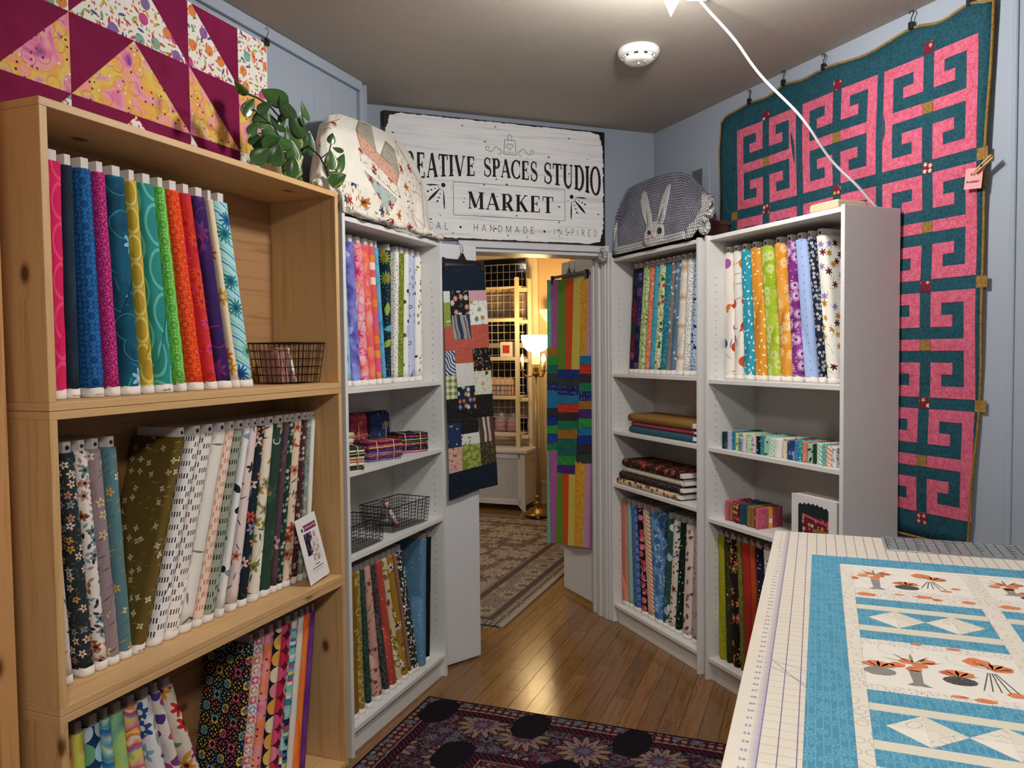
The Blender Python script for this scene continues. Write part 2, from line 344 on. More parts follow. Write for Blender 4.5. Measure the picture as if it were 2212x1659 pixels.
o = rest.obj('planks_elsewhere', M['oak'], flr); o['kind'] = 'stuff'
struct(MB().box(-4.6, 4.0, -3.2, 9.2, CZ, CZ+.1), 'ceiling', M['ceil'], F0)
# left wall with boarded panel, crown trim and corner trim
wl = MB()
for a in (1.81, 1.6, 1.48, 1.18, .88, .58, .28, -.1, -.5, -1.2, -2, -3, -4.4): pass
ed = [-4.4, -3, -2, -1.2, -.5, -.1, .28, .58, .88, 1.18, 1.475, 1.60, 1.81]
wlo = struct(MB().box(-4.4, 1.81, .335, .45, 0, CZ), 'wall_left', M['wall'], FW)
for a, b in zip(ed[:-1], ed[1:]): MB().box(a+.0004, b-.0004, .328, .336, .0, CZ-.001).obj('wall_panel', M['wall'], wlo, .0008)
struct(MB().box(-4.4, 1.812, .308, .328, CZ-.045, CZ-.001), 'trim_1', M['wall'], FW, bevel=.004)
struct(MB().box(1.79, 1.822, .306, .34, 0, CZ-.046), 'trim_2', M['wall'], FW, bevel=.004)
struct(MB().box(-.22, -.12, -.23, .06, 0, CZ), 'wall_left_return', M['wall'], FK)
wb = MB(); wb.box(-3.4, .38, .03, .19, 0, CZ); wb.box(1.245, 1.54, .03, .19, 0, CZ); wb.box(.38, 1.245, .03, .19, 2.05, CZ); struct(wb, 'wall_back', M['wall'], FK)
tr = MB(); tr.box(.38, 1.245, .012, .03, 2.05, 2.088); tr.box(.36, .40, .03, .19, 0, 2.05); tr.box(.40, 1.245, .03, .19, 2.03, 2.05)
struct(tr, 'trim_3', M['trim'], FK, bevel=.003)
jb = MB()
jb.box(1.225, 1.245, .03, .19, 0, 2.03); jb.box(1.213, 1.226, .085, .12, 0, 2.03); jb.box(1.232, 1.262, .008, .03, 0, 2.05); jb.box(1.218, 1.232, .16, .19, 0, 2.03)
struct(jb, 'trim_4', M['trim'], FK, bevel=.003)
struct(MB().box(-.06, 2.03, .302, .4, 0, CZ), 'wall_right', M['wall'], FR)
ER = FR.p(2.03, .302); FR2 = Fr(ER.x, ER.y, -67.12+9)
struct(MB().box(0, 4.2, 0, .1, 0, CZ), 'wall_right_turn', M['wall'], FR2)
struct(MB().box(-.001, .024, -.006, .02, 0, CZ), 'trim_5', M['wall'], FR2, bevel=.006)
struct(MB().box(-4.2, 4.2, -2.75, -2.6, 0, CZ), 'wall_rear', M['wall'], F0)
struct(MB().box(-4.4, -4.25, -2.7, 3.2, 0, CZ), 'wall_far_left', M['wall'], F0)
# far room shell
we = MB(); we.box(-3.2, -2.2, .40, .5, 0, CZ); we.box(-1.06, .8, .40, .5, 0, CZ); we.box(-2.2, -1.06, .40, .5, 0, .62); we.box(-2.2, -1.06, .40, .5, 2.44, CZ)
struct(we, 'wall_far', M['tan'], FF)
struct(MB().box(.8, .9, -1.9, .5, 0, CZ), 'wall_far_right', M['tan'], FF)
struct(MB().box(-3.3, -3.2, -5.2, .5, 0, CZ), 'wall_far_side', M['tan'], FF)
struct(MB().box(-.94, .8, .38, .40, 0.0, .2).box(-.94, .8, .372, .385, .2, .235).box(-.94, .8, .36, .40, 0, .03), 'baseboard_far', M['cream'], FF, bevel=.004)
# ------------------------------------------------------------ window of the far room
wf = MB(); wf.box(-2.24, -2.16, .37, .41, .6, 2.44); wf.box(-1.055, -.955, .365, .41, .58, 2.46); wf.box(-2.24, -.94, .36, .41, 2.44, 2.5); wf.box(-2.2, -1.0, .355, .44, .58, .615)
wf.box(-2.16, -1.055, .42, .45, 1.55, 1.60); wf.box(-2.16, -1.055, .42, .45, .615, .66); wf.box(-2.16, -2.12, .42, .45, .62, 2.44); wf.box(-1.10, -1.055, .42, .45, .62, 2.44)
win = struct(wf, 'window_1', M['cream'], FF, bevel=.004)
MB().box(-2.12, -1.10, .432, .437, .66, 2.44).obj('pane', plain('night_glass', '0A1020', .06, .6), win)
MB().box(-2.3, -1.0, .46, .47, .5, 2.5).obj('night_backing', plain('night_dark', '05070C', .9), win)
# ------------------------------------------------------------ wooden crates
def crate(x0, x1, z0, z1, label, shelfmat='pine'):
    t = thing('wooden_crate', label, 'crate', FW, x0, 0, z0, group='stacked pine crates'); w_, h = x1-x0, z1-z0; T = .0195; D = .288
    MB().box(0, w_, 0, D, h-T, h-.0005, 0, True).obj('top_board', M['pine'], t, .0015); MB().box(0, w_, 0, D, .0005, T, 0, True).obj('bottom_board', M['pine'], t, .0015)
    MB().box(0, T, 0, D, T, h-T, 0, True).obj('side_panel', M['pine'], t, .0015); MB().box(w_-T, w_, 0, D, T, h-T, 0, True).obj('side_panel', M['pine'], t, .0015)
    MB().box(T, w_-T, D-.008, D, T, h-T, 0, True).obj('back_panel', M['pineply'], t)
    return t
ZZ = [0.001, .691, 1.387, 2.0848]
crate(0, 1.143, ZZ[0], ZZ[1], 'bottom pine crate of the stack, holding colourful leaning bolts')
crate(0, 1.143, ZZ[1], ZZ[2], 'middle pine crate of the stack, packed with pale floral bolts')
crate(0, 1.143, ZZ[2], ZZ[3], 'top pine crate of the stack, holding jewel coloured bolts, plant on top')
t = thing('wooden_bookcase', 'reddish pine bookcase edge cut off by the left frame edge', 'bookcase', FW, -1.10, -.012, .0005)
MB().box(.955, .995, 0, .288, 0, 2.3, 0, True).obj('side_panel', M['pine2'], t, .003); MB().box(0, .035, 0, .288, 0, 2.3, 0, True).obj('side_panel', M['pine2'], t, .003)
for k in range(4): MB().box(.035, .955, .012, .288, .05+k*.72, .085+k*.72, 0, True).obj('shelf', M['pine2'], t, .002)
MB().box(.035, .955, .28, .288, .085, 2.25, 0, True).obj('back_panel', M['pineply'], t)
# ------------------------------------------------------------ white bookcases
def bookcase(fr, x0, shelves, label):
    t = thing('white_bookcase', label, 'bookcase', fr, x0, 0, .0, group='white bookcases'); H = 2.02; D = .272; T = .018; W_ = .80; m = M['lam']
    for x in (0, W_-T): MB().box(x, x+T, 0, D, 0.0005, H).obj('side_panel', m, t, .0012)
    MB().box(T, W_-T, .012, D-.006, H-.022, H-.004).obj('top_panel', m, t, .001)
    for z in shelves: MB().box(T+.0005, W_-T-.0005, .004, D-.008, z-.018, z).obj('shelf', m, t, .001)
    MB().box(T, W_-T, .004, D-.008, .087, .105).obj('bottom_shelf', m, t, .001); MB().box(T, W_-T, .022, .036, .001, .086).obj('plinth', m, t)
    MB().box(T, W_-T, D-.006, D, .03, H-.004).obj('back_panel', M['lamback'], t)
    h = MB()
    for sx, nx in ((T, 1), (W_-T, -1)):
        for y in (.045, .205):
            for k in range(52): 
                z = .2+k*.032; b = len(h.v); r = .0028; px = sx+nx*.0004
                for j in range(6): h.v.append((px, y+r*math.cos(j*PI/3), z+r*math.sin(j*PI/3)))
                h.quadf([b+j for j in range(6)])
    o = h.obj('shelf_pin_holes', M['hole'], t); o['kind'] = 'stuff'
    return t
bookcase(FC, 0.004, (1.38, 1.07, .752), 'white bookcase beside the pine crates, floral quilt draped on top')
bookcase(FR, 0.0, (1.385, 1.07, .777), 'white bookcase by the doorway jamb, bunny blanket draped on top')
bookcase(FR, .845, (1.376, 1.07, .748), 'white bookcase by the teal quilt with its plain end panel showing')
# ------------------------------------------------------------ fabric bolts
def bolt(fr, x, y, z, xt, w_, mat, label, group, h=.565, D=.185, flap=0, dot=False, board='board', selv=True, lie=False, rz=0.0, selvtext=None):
    """a folded bolt standing on its end; xt-x is the lean of its top"""
    t = thing('fabric_bolt', label, 'fabric bolt', fr, x, y, z, rz, group)
    if lie: t.rotation_euler = (Matrix.Rotation(fr.a+rz, 3, 'Z') @ Matrix.Rotation(PI/2, 3, 'Y')).to_euler()
    sh = (xt-x)/h; rf = min(w_*.47, .02); rb = min(w_*.4, .012); hw = w_/2; rn = random.Random(int(x*1e4)+int(z*1e3)); ph = rn.random()*6
    out = [(0, D)]
    def corner(cx, cy, r, a0, a1, n): return [(cx+r*math.cos(math.radians(a0+(a1-a0)*i/n)), cy+r*math.sin(math.radians(a0+(a1-a0)*i/n))) for i in range(n+1)]
    out += corner(-hw+rb, D-rb, rb, 90, 180, 3)+[(-hw, D*.6), (-hw, D*.33)]+corner(-hw+rf, rf, rf, 180, 270, 5)+corner(hw-rf, rf, rf, 270, 360, 5)+[(hw, D*.33), (hw, D*.6)]+corner(hw-rb, D-rb, rb, 0, 90, 3)
    n = len(out); arc = [0.0]
    for i in range(n): a, b = out[i], out[(i+1) % n]; arc.append(arc[-1]+math.hypot(b[0]-a[0], b[1]-a[1]))
    def ring(zz, off, wav=0.0):
        r = []
        for i, (px, py) in enumerate(out):
            l = math.hypot(px, (py-D/2)) or 1; k = off+.0009*math.sin(ph+zz*31+i*1.3)*(1 if 0 < zz < h else 0)
            if lie: k = off
            sx = 1 if abs(px) > hw*.5 else 0
            r.append((px+(math.copysign(k, px) if sx else 0)*.4+sh*zz, py+(-k if py < D*.3 else 0), zz+wav*math.sin(ph+i*.9)))
        return r
    def skin(zs, off, name, mat, capz=None, uvo=0.0, wav=0.0):
        mb = MB()
        for zz in zs: mb.v += ring(zz, off, wav if zz == zs[-1] else 0)
        for k in range(len(zs)-1):
            for i in range(n):
                j = (i+1) % n; mb.quadf((k*n+i, k*n+j, (k+1)*n+j, (k+1)*n+i), [(arc[i], zs[k]), (arc[i+1], zs[k]), (arc[i+1], zs[k+1]), (arc[i], zs[k+1])], 0, True)
        b = len(mb.v)-n; mb.quadf([b+i for i in range(n)], None, 0); mb.quadf([i for i in reversed(range(n))], None, 0)
        return mb.obj(name, mat, t)
    z0 = .019 if selv else 0.0
    skin([z0, .06, .14, .24, .34, .44, .52, h-.006, h], 0, 'fabric', mat)
    if selv: skin([0, .008, .0235], .0012, 'selvage', M['selv'], wav=.0012)
    bw = max(.008, min(w_*.52, .024)); bz = .027
    xo = sh*(h+.012); MB().box(-bw/2+xo, bw/2+xo, .006, D-.012, h-.004, h+bz).obj('board', M[board], t, .0008)
    if dot:
        mb = MB(); b = 0; r = min(bw*.3, .0065)
        for j in range(10): mb.v.append((xo+r*math.cos(j*PI/5), .0055, h+.012+r*math.sin(j*PI/5)))
        mb.quadf(list(range(10))); bo = [c for c in t.children if c.name.startswith('board')][0]; mb.obj('sticker', M['dot'], bo)
    if flap:
        zl, zr = (.06+rn.random()*.06, .17+rn.random()*.08) if flap > 0 else (.17+rn.random()*.08, .06+rn.random()*.06)
        if abs(flap) > 1: zl += .12*(abs(flap)-1); zr += .12*(abs(flap)-1)
        idx = range(6, 20); mb = MB(); xs = [out[i][0] for i in idx]
        for i in idx:
            px, py = out[i]; l = (px+hw)/w_; zt = zl+(zr-zl)*l
            if py > rf*1.01: zt = zl if px < 0 else zr
            for zz in (z0+.004, zt): mb.v.append((px+(math.copysign(.0012, px) if py > rf*.5 else 0)+sh*zz, py-.0016 if py <= rf else py, zz))
            # turned-in edge
            mb.v.append((px+sh*zt, py+.0005, zt+.0004))
        m_ = len(idx)
        for k in range(m_-1):
            a = k*3; mb.quadf((a, a+3, a+4, a+1), [(arc[6+k]+.37, mb.v[a][2]), (arc[7+k]+.37, mb.v[a+3][2]), (arc[7+k]+.37, mb.v[a+4][2]), (arc[6+k]+.37, mb.v[a+1][2])], 0, True); mb.quadf((a+1, a+4, a+5, a+2), [(0, 0)]*4)
        mb.obj('loose_end', mat, t)
    if selvtext: text_mesh(selvtext, min(.011, w_*1.25/len(selvtext)), M['ink'], 'selvage_print', t, Matrix.Translation((-hw*.8, -.0022, .006)) @ UP, .0002)
    return t
def row(fr, y, z, geo, spec, group, where, **kw):
    if fr is FW: kw.setdefault('D', .178)
    if fr is FC: kw.setdefault('D', .168)
    if fr is FR: kw.setdefault('D', .170)
    lo, hi = {FW: (.0205, 1.1225), FC: (.0235, .7845), FR: (.0195, .7805) if geo[0][0] < .8 else (.8645, 1.6255)}[fr]
    g = [[min(max(x, lo+w_/2+.002), hi-w_/2-.002), min(max(xt, lo+w_/2+.002), hi-w_/2-.002), w_] for x, xt, w_ in geo]
    for it in range(120):
        for a, b in zip(g[:-1], g[1:]):
            for k in (0, 1):
                d_ = (a[2]+b[2])/2+.0042-(b[k]-a[k])
                if d_ > 0: a[k] -= d_*.22; b[k] += d_*.22; a[2] = max(.017, a[2]-d_*.25); b[2] = max(.017, b[2]-d_*.25)
        for a in g:
            for k in (0, 1): a[k] = min(max(a[k], lo+a[2]/2+.002), hi-a[2]/2-.002)
    for k in (0, 1):
        for a, b in zip(g[:-1], g[1:]): b[k] = max(b[k], a[k]+(a[2]+b[2])/2+.0042)
        g[-1][k] = min(g[-1][k], hi-g[-1][2]/2-.002)
        for b, a in zip(g[:0:-1], g[-2::-1]): a[k] = min(a[k], b[k]-(a[2]+b[2])/2-.0042)
    for (x, xt, w_), (lab, base, layers, opt) in zip(g, spec):
        o = dict(kw); o.update(opt); yy = y+o.pop('dy', 0.0); bolt(fr, x, yy, z, xt, w_, fab('cotton_'+lab.split(',')[0].replace(' ', '_')[:40], base, *layers), lab+', '+(where if len((lab+' '+where).split()) <= 16 else ' '.join(where.split()[:1]+where.split()[-3:])), group, **o)
W_, G_ = 'F3EEE6', '39463A'
# --- top crate: jewel colours
U = [(.109,.107,.048),(.161,.147,.031),(.207,.187,.047),(.257,.230,.039),(.313,.280,.060),(.369,.329,.036),(.427,.377,.060),(.486,.425,.035),(.546,.470,.054),(.607,.519,.042),(.663,.568,.057),(.706,.611,.027),(.756,.657,.062)]
U = [(x-(.058 if i == 0 else .03 if i == 1 else 0), xt-(.02 if i == 0 else .012 if i == 1 else 0), w_) for i, (x, xt, w_) in enumerate(U)]
U[0] = (.094, .100, .056); U[1] = (.146, .148, .036)
row(FW, .085, 1.4075, U, [
 ('hot pink bolt with large tonal ovals', 'DD2460', [('scal', 5.2, 9.5, 'F0487C', .1, 'C21C52')], dict(flap=1)),
 ('dark slate navy bolt with plain cloth', '1E2E3C', [('n', 9, ['1B2A38', '24384A'])], dict(dy=.008, selvtext='WAGON Made')),
 ('cobalt blue bolt with tonal medallions', '1F5F9E', [('mir', 5.5, ['144A86'], .12, 1, 2), ('mir', 5.5, ['2E78B8'], .55, 2, 3)], dict(selvtext='Spirit To D')),
 ('magenta bolt with dark plum medallions', 'C5327F', [('mir', 5.0, ['7D1450'], .18, 1.5, 2), ('mir', 5.0, ['D94E94'], .6, 3, 1)], {}),
 ('deep teal bolt with pale blue flowers', '0F475F', [('n', 8, ['0B3A55', '15607A']), ('el', 5.5, .42, .05, ['1F7F8C', '2C6F9E'], .7), ('fl', 7, 7, .42, ['6FB0CF', '2A8C98', '8FC3DA'], .4, 'CFE6EE'), ('ring', 9, .4, .012, ['3F97A2'], .7)], dict(flap=2)),
 ('mustard yellow bolt with a chain of ovals', 'C6A63A', [('scal', 4.2, 7.2, 'E8D072', .11, 'A98A24')], dict(flap=1)),
 ('sea green bolt with large pale crescents', '2E8D86', [('scal', 8, 12, '62BBB2', .08, '277C76')], dict(flap=1, selvtext='quarelle')),
 ('lime green bolt with leaf medallions', 'A4E06E', [('mir', 4.6, ['55B04A'], .05, 1, 2), ('mir', 4.6, ['8CD65E'], .5, 3, 2)], {}),
 ('bright orange red bolt with tonal medallions', 'F2501F', [('mir', 5.2, ['D83C14'], .1, 1, 2), ('mir', 5.2, ['F97440'], .6, 3, 2)], {}),
 ('crimson bolt crowded with orange blooms', 'B01F48', [('n', 5, ['A01A4A', 'D8381F', 'C42A66']), ('fl', 4.6, 9, .46, ['F0562A', 'E2487E', 'E83C28'], .75, 'B02050')], {}),
 ('dark purple bolt with faint violet flowers', '371C58', [('fl', 8, 8, .45, ['4E2A72', '7A2E6A', '46245F'], .7, '5A2F7C'), ('ring', 9, .36, .014, ['B0305A', '6A3A88'], .6)], {}),
 ('narrow cream and orange floral bolt', 'F0DCBC', [('fl', 6, 8, .46, ['EC6A2C', 'D9A02E', 'E2552A'], .8, 'F4D9A0')], {}),
 ('aqua bolt with big blue and teal flowers', 'B4E0E2', [('n', 6, ['A8DDE4', '7CCFAE', 'B8E4E8']), ('st', 3.2, 58, 0, ['B4E0E2', 'B4E0E2', 'A8DDE2', '1F6FB0', 'A8DDE2', 'B4E0E2', '7ACDB4', 'B4E0E2', 'B4E0E2']), ('fl', 6.6, 11, .47, ['1C66AE', '2C8A86', '2E6FA8', '69C79A'], .72, '154A7E')], {}),
], 'fabric bolts in the top crate', 'in the top crate')
# --- middle crate: florals
MG = [(.065,.036,.029),(.102,.068,.035),(.163,.122,.041),(.202,.161,.035),(.239,.200,.037),(.277,.247,.038),(.314,.483,.035),(.377,.544,.044),(.430,.593,.052),(.482,.645,.051),(.527,.688,.035),(.571,.728,.044),(.619,.764,.026),(.675,.795,.035),(.721,.832,.038),(.776,.874,.045),(.829,.922,.049),(.870,.961,.027),(.899,.989,.028),(.942,1.025,.043),(.980,1.061,.028),(1.015,1.086,.020),(1.052,1.108,.022)]
row(FW, .095, .7115, MG, [
 ('narrow dark green bolt half hidden behind the edge', '23332E', [], dict(dy=.006, board='white')),
 ('blush bolt with square botanical panels', 'EBDDD6', [('pan', 9, 7.6, ['C4A2A2', '8FA58C', '20303C', 'A9B79A', 'B7674C', 'C8BE8E'], .74), ('el', 4.5, .3, .05, ['2E3A2A', '45543C'], .5)], {}),
 ('charcoal ditsy bolt with ochre and white florets', '2C3436', [('el', 1.6, .4, .12, ['4E5B48', '56606A', '6A5A44'], .8), ('fl', 2.6, 5, .42, ['D9A648', 'E9DCCB', 'C98A74', '8894A4', 'E8C9B4'], .75, '6B4A2C')], {}),
 ('white bolt with rust and dark terrazzo petals', 'F0E8E0', [('el', 2.0, .45, .2, ['2A2A28', 'A25A3C', '8FA3A6', 'B98A86', '3C4A48'], .85), ('fl', 3.8, 5, .4, ['A8593A', 'C99C94', '6F8C96'], .6, '3A2620')], {}),
 ('dusty mauve bolt with small sprig rows', '9B878C', [('el', 3.4, .42, .05, ['5A5648', '6A5C42', '7C6A4C'], .85, 10), ('fl', 5.0, 5, .26, ['EDE4D6', 'D9C9A0'], .55, '9A7A3C')], dict(flap=1)),
 ('slate teal bolt with small golden sprigs', '5C838A', [('el', 3.2, .42, .05, ['9A9250', 'B3A05A', '47696C'], .85, 15), ('fl', 5.0, 5, .24, ['E4E0CC', 'D2B45E'], .5, 'A5822E')], dict(flap=1)),
 ('olive bolt leaning, its broad side with white sprigs', '685423', [('el', 3.0, .3, .06, ['8A7A44', '94863E'], .5, 0), ('fl', 3.6, 4, .26, ['D8D2B8', 'C9C29C'], .55, '9A8A50')], dict(flap=2, selvtext='TD-14')),
 ('white bolt with navy tally dashes', 'F2EDE8', [('tick', 3.0, 1.75, '22263C')], dict(flap=1)),
 ('white bolt with brown tally dashes', 'F2EBE4', [('tick', 3.0, 1.75, '5E3E2C')], dict(flap=1)),
 ('off white bolt with scattered green botanicals', 'F0EBE0', [('el', 6, .4, .05, ['3A3F38', '7E8468'], .5), ('dots', 7, .2, ['6F6F36', '8A8A90', '2E322C'], .4)], {}),
 ('peach bolt with salmon tally dashes', 'F3D9C4', [('tick', 3.0, 1.75, 'D4806A')], dict(flap=1)),
 ('sage bolt with black tally dashes', 'A3A896', [('tick', 3.0, 1.75, '1C1F19')], dict(flap=1)),
 ('white bolt with large navy and grey leaves', 'F0F0EE', [('el', 5, .46, .2, ['1E2830', '8FA0B4', '3C5040'], .55), ('dots', 6, .17, ['8C7A3A', '20242C'], .4)], {}),
 ('pale blush bolt with sparse coral blossoms', 'EBD8D2', [('el', 4, .35, .05, ['3C3A4A', '5A6A5A'], .5), ('fl', 5.5, 5, .33, ['C4534A', 'D98878', '33282C'], .5, '6A2A2A')], {}),
 ('dark navy bolt with peach and coral blossoms', '1C2836', [('el', 4, .42, .14, ['3A4A5A', '54606A'], .5), ('fl', 4.6, 6, .45, ['E08A5C', 'DCC9BC', 'D6584A', '8E9AA8'], .65, '5A2A2A')], {}),
 ('cream bolt with olive green watercolour blooms', 'EEE4D0', [('el', 4, .4, .07, ['5A6048', '3E4636'], .5), ('fl', 4.8, 5, .46, ['A8A070', '8C9A58', 'B89A44', 'D8C4A0'], .75, '6A6A2A')], dict(flap=1)),
 ('dark forest green bolt with pale blooms', '2C4438', [('fl', 7, 6, .46, ['D4CDB4', 'A8A678', '3C5A44'], .45, '8C7A3A'), ('ring', 6, .2, .03, ['B8A850', 'DADACD'], .4)], dict(flap=2)),
 ('narrow plum bolt with green blooms', '5A444E', [('fl', 6, 5, .45, ['8A9A58', 'C9A8A0', '6A5560'], .5, '4A3A2A')], {}),
 ('narrow dark green ditsy bolt', '1F3A2E', [('fl', 1.8, 5, .42, ['D9DED2', '8FA88A', 'E8E4C8', '5A7A5E'], .75, 'C9B04A')], {}),
 ('cream bolt with coral watercolour poppies', 'E9D4BC', [('el', 4, .4, .06, ['4A4034', 'B8A88C'], .5), ('fl', 4.8, 5, .46, ['D4644A', 'E08870', 'C44C3C', '9A8E6A'], .7, '7A3A2A')], dict(flap=1)),
 ('maroon ditsy bolt with tiny white flowers', '4A2A2C', [('fl', 1.8, 5, .4, ['E4D4CC', '8C5A54', 'C9A49A'], .7, 'A8683C')], {}),
 ('grey green ditsy bolt beside the white bolt', '8C9C94', [('fl', 2.4, 5, .42, ['2E3A38', 'C4CFC8', 'B4C48A', '5E6E68'], .8, 'E0E0C0')], {}),
 ('narrow plain white bolt at the right side', 'EFECE4', [], {}),
], 'fabric bolts in the middle crate', 'in the middle crate', dot=True)
# --- bottom crate
LL = [(.092,.085,.036),(.133,.116,.040),(.186,.160,.050),(.235,.196,.030),(.281,.233,.046),(.340,.276,.046),(.430,.322,.050),(.505,.358,.030),(.580,.396,.046)]
row(FW, .085, .0215, LL, [
 ('orange and pink watercolour bolt at the far left', 'F28A5A', [('n', 9, ['F46A2A', 'F29A92', 'F4A23A'])], {}),
 ('yellow green watercolour bolt', 'C9D45A', [('n', 8, ['B8CC4A', 'DCD860', 'E4A890'])], {}),
 ('navy bolt with big pale blue watercolour discs', '1C3C66', [('dots', 6.4, .47, ['A8D4DC', '7FC0D4', 'C4DAE4', '6FB08C'], 1.0, 0.15)], {}),
 ('blue streaked watercolour bolt', '5AA6C8', [('st', 9, 75, 1.6, ['3C86B4', '8FCFC4', 'E4E4A8', '4A9AC8', '2A6A9E', '7CC4B0'], 1)], {}),
 ('apple green watercolour bolt', '8CC85A', [('n', 9, ['6FB83C', 'C4D85A', '8CC8A0', '5A7AA0'])], {}),
 ('rainbow wavy striped bolt', 'F0E0D0', [('st', 10, 84, 1.1, ['F0542A', 'F4E05A', 'D8487E', 'F4B0A0', 'E8E06A', '8C7AB8', 'E43C5A', 'F4ECD0', 'F06A4A'], 1)], {}),
 ('white bolt with blue painted flowers', 'EEF0EE', [('el', 6, .4, .1, ['7CA08C', '9AA8A0', '6A7A9A'], .7), ('fl', 7, 6, .47, ['4A7CC0', '8CB8D8', '2E5A9E', '9CCBC4'], .7, 'E8F0F4')], {}),
 ('white bolt with red and purple raindrops', 'F0E6DC', [('el', 5, .34, .46, ['E2503C', '8C3A7A', 'C44A8C', 'F08A5A', '5A3A8C'], .95, 90)], {}),
 ('leaning white bolt with red blooms', 'F0E2D0', [('el', 5, .44, .16, ['5A9A5A', 'E2A03C', '7A4A2A'], .6), ('fl', 6.5, 6, .47, ['D8342C', '9A3A78', 'E4A02E', 'C44A6A'], .75, '6A1A3A')], dict(flap=1)),
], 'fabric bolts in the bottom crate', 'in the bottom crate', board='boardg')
LRr = [(.640,.742,.030),(.680,.792,.044),(.728,.840,.038),(.776,.884,.036),(.826,.928,.044),(.872,.972,.032),(.910,1.006,.030),(.950,1.040,.032),(.986,1.068,.026)]
GEO = [('mir', 7.5, ['7C9A8C', 'D85A7A', 'E8C65A', '6FA8B8', 'E27A4A', '8A78B0'], .40, 1, 2, 1), ('mir', 7.5, ['101012'], .50, 3, 2, 1), ('mir', 7.5, ['A8C88A', 'E0A0B0', 'F0E0A0', '8CC0C8'], .90, 4, 3, 1)]
row(FW, .085, .0215, LRr, [
 ('black bolt with multicolour tiles, broad side showing', '131316', GEO, {}),
 ('white bolt with teal and red tile motifs', 'EFEAE4', [('mir', 6, ['4A9A9A', 'D8507A', 'E27A5A', '5AA8A0'], .25, 1, 2, 1), ('mir', 6, ['EFEAE4'], .75, 3, 2, 1)], {}),
 ('pink and orange watercolour bolt with dark dots', 'F08A5A', [('n', 8, ['E86A9A', 'F48A3A', 'F0A0A8', 'D85A8C']), ('dots', 2.2, .17, ['6A2A4A'], .5)], dict(flap=-1)),
 ('midnight bolt with pastel watercolour discs', '1C1C34', [('dots', 5.2, .49, ['E8E0B8', 'E8A84A', 'D8D4E0', 'F0C060', 'E08A9A'], 1.0, .1)], {}),
 ('burgundy bolt with raspberry discs', '6A1230', [('dots', 5.0, .5, ['D8304C', 'E0567E', 'C4284A', 'E88AA0'], 1.0, .1)], {}),
 ('teal and blue block plaid bolt', '7CC0C0', [('cell', 2.2, 1.1, ['F0E8E0', '3C86A8', '8CCBB8', '1C2A4A', 'D8D86A', '6AB0D0', 'C84A5A', 'A8D8D8'])], dict(flap=-1)),
 ('narrow cream bolt with faint watercolour', 'EFE4D4', [('n', 10, ['F2E8DA', 'E8DCCB'])], {}),
 ('bright orange watercolour bolt', 'F2762A', [('n', 10, ['F26A1E', 'F48C44'])], dict(flap=-1)),
 ('violet bolt leaning on the right crate side', '6A2C80', [('n', 9, ['5F2576', '83429A'])], {}),
], 'fabric bolts in the bottom crate', 'in the bottom crate', board='boardg')
# --- white bookcase on the left, top bay
CU = [(.062,.040,.034),(.100,.075,.028),(.184,.151,.045),(.237,.199,.051),(.292,.256,.056),(.349,.312,.051),(.403,.356,.037),(.442,.388,.026),(.474,.490,.037),(.534,.562,.030),(.575,.604,.048),(.625,.650,.043),(.680,.700,.053),(.750,.754,.053)][2:]
CU[0] = (.164, .132, .056)
row(FC, .088, 1.3805, CU, [
 ('mint and aqua leaf print bolt', '9AD4D8', [('n', 7, ['8CD4B8', '8EC4E4', 'B0DCE8']), ('el', 4.5, .45, .14, ['2E9A7A', '5ABF9A', '1E5A9A', 'C4E8F0'], .7)], {}),
 ('periwinkle and indigo swirl bolt', '8A8CD0', [('n', 6, ['A8B4E8', '7A78C8', '342C86']), ('el', 6, .46, .22, ['3C328C', 'B8C4F0', '5A54AA'], .7)], dict(flap=-1)),
 ('pink bolt with coral rose swirls', 'F0A0A8', [('n', 6, ['F4C8C0', 'F2A0B4', 'EE8A70']), ('fl', 6, 7, .47, ['E0407A', 'F08A3C', 'F4B4A8'], .7, 'C42A62'), ('edge', 4, .03, 'D8406A')], dict(flap=-1)),
 ('coral and pink marbled bolt', 'F08C84', [('n', 6, ['F4B8A8', 'E8566A', 'F4906A', 'F4A8B8'])], {}),
 ('coral bolt with square colour blocks', 'E86A66', [('cell', 3, 3, ['E8605E', 'F08A3C', 'F0E4D0', 'E25A8C', 'E8605E', 'F4A04A'])], {}),
 ('narrow bright blue watercolour bolt', '3C96C8', [('n', 7, ['2C86C0', '6AB8DC', '2A6FAE'])], {}),
 ('navy bolt with orange animals', '15303C', [('dots', 1.5, .1, ['E4DCC0', 'D8A03C'], .5), ('el', 6.6, .46, .2, ['C88A2C', '9AB04A', '5AB0C8', 'B8C45A'], .75), ('fl', 9, 11, .33, ['C8862C', '8CA848'], .45, 'B07420')], {}),
 ('narrow white bolt with tiny black dots', 'F2EEE8', [('dots', 1.1, .19, ['2A2A2C'], .8)], {}),
 ('olive green leaf textured bolt', '7C8A2C', [('el', 1.6, .45, .16, ['4E5E1C', 'A8B450', '5E701E'], .9)], {}),
 ('white bolt with pale blue vehicles', 'F0F0EE', [('pan', 6, 9, ['D8E0EA', 'C4D0E0', 'F0F0EE', 'E8E8D8'], .6), ('dots', 4.5, .2, ['2C2E34', '5A8A9A', '3E5A44'], .5)], {}),
 ('pale lavender bolt with small tool prints', 'C4C8EA', [('ring', 3.2, .22, .05, ['3A4A6A', '5A8A9A', '2A2A30'], .5), ('el', 3.4, .36, .1, ['44546E', '5A9A8A', '2C2C34'], .6)], {}),
 ('white bolt with small yellow diggers', 'F3F1EB', [('el', 3.6, .3, .16, ['C9A83A', '3A3A30', 'B8A45A', '8C8A5A'], .6), ('dots', 3.6, .13, ['2C2C28', 'B4962E'], .5)], {}),
], 'fabric bolts in the left white bookcase', 'in the left white bookcase')
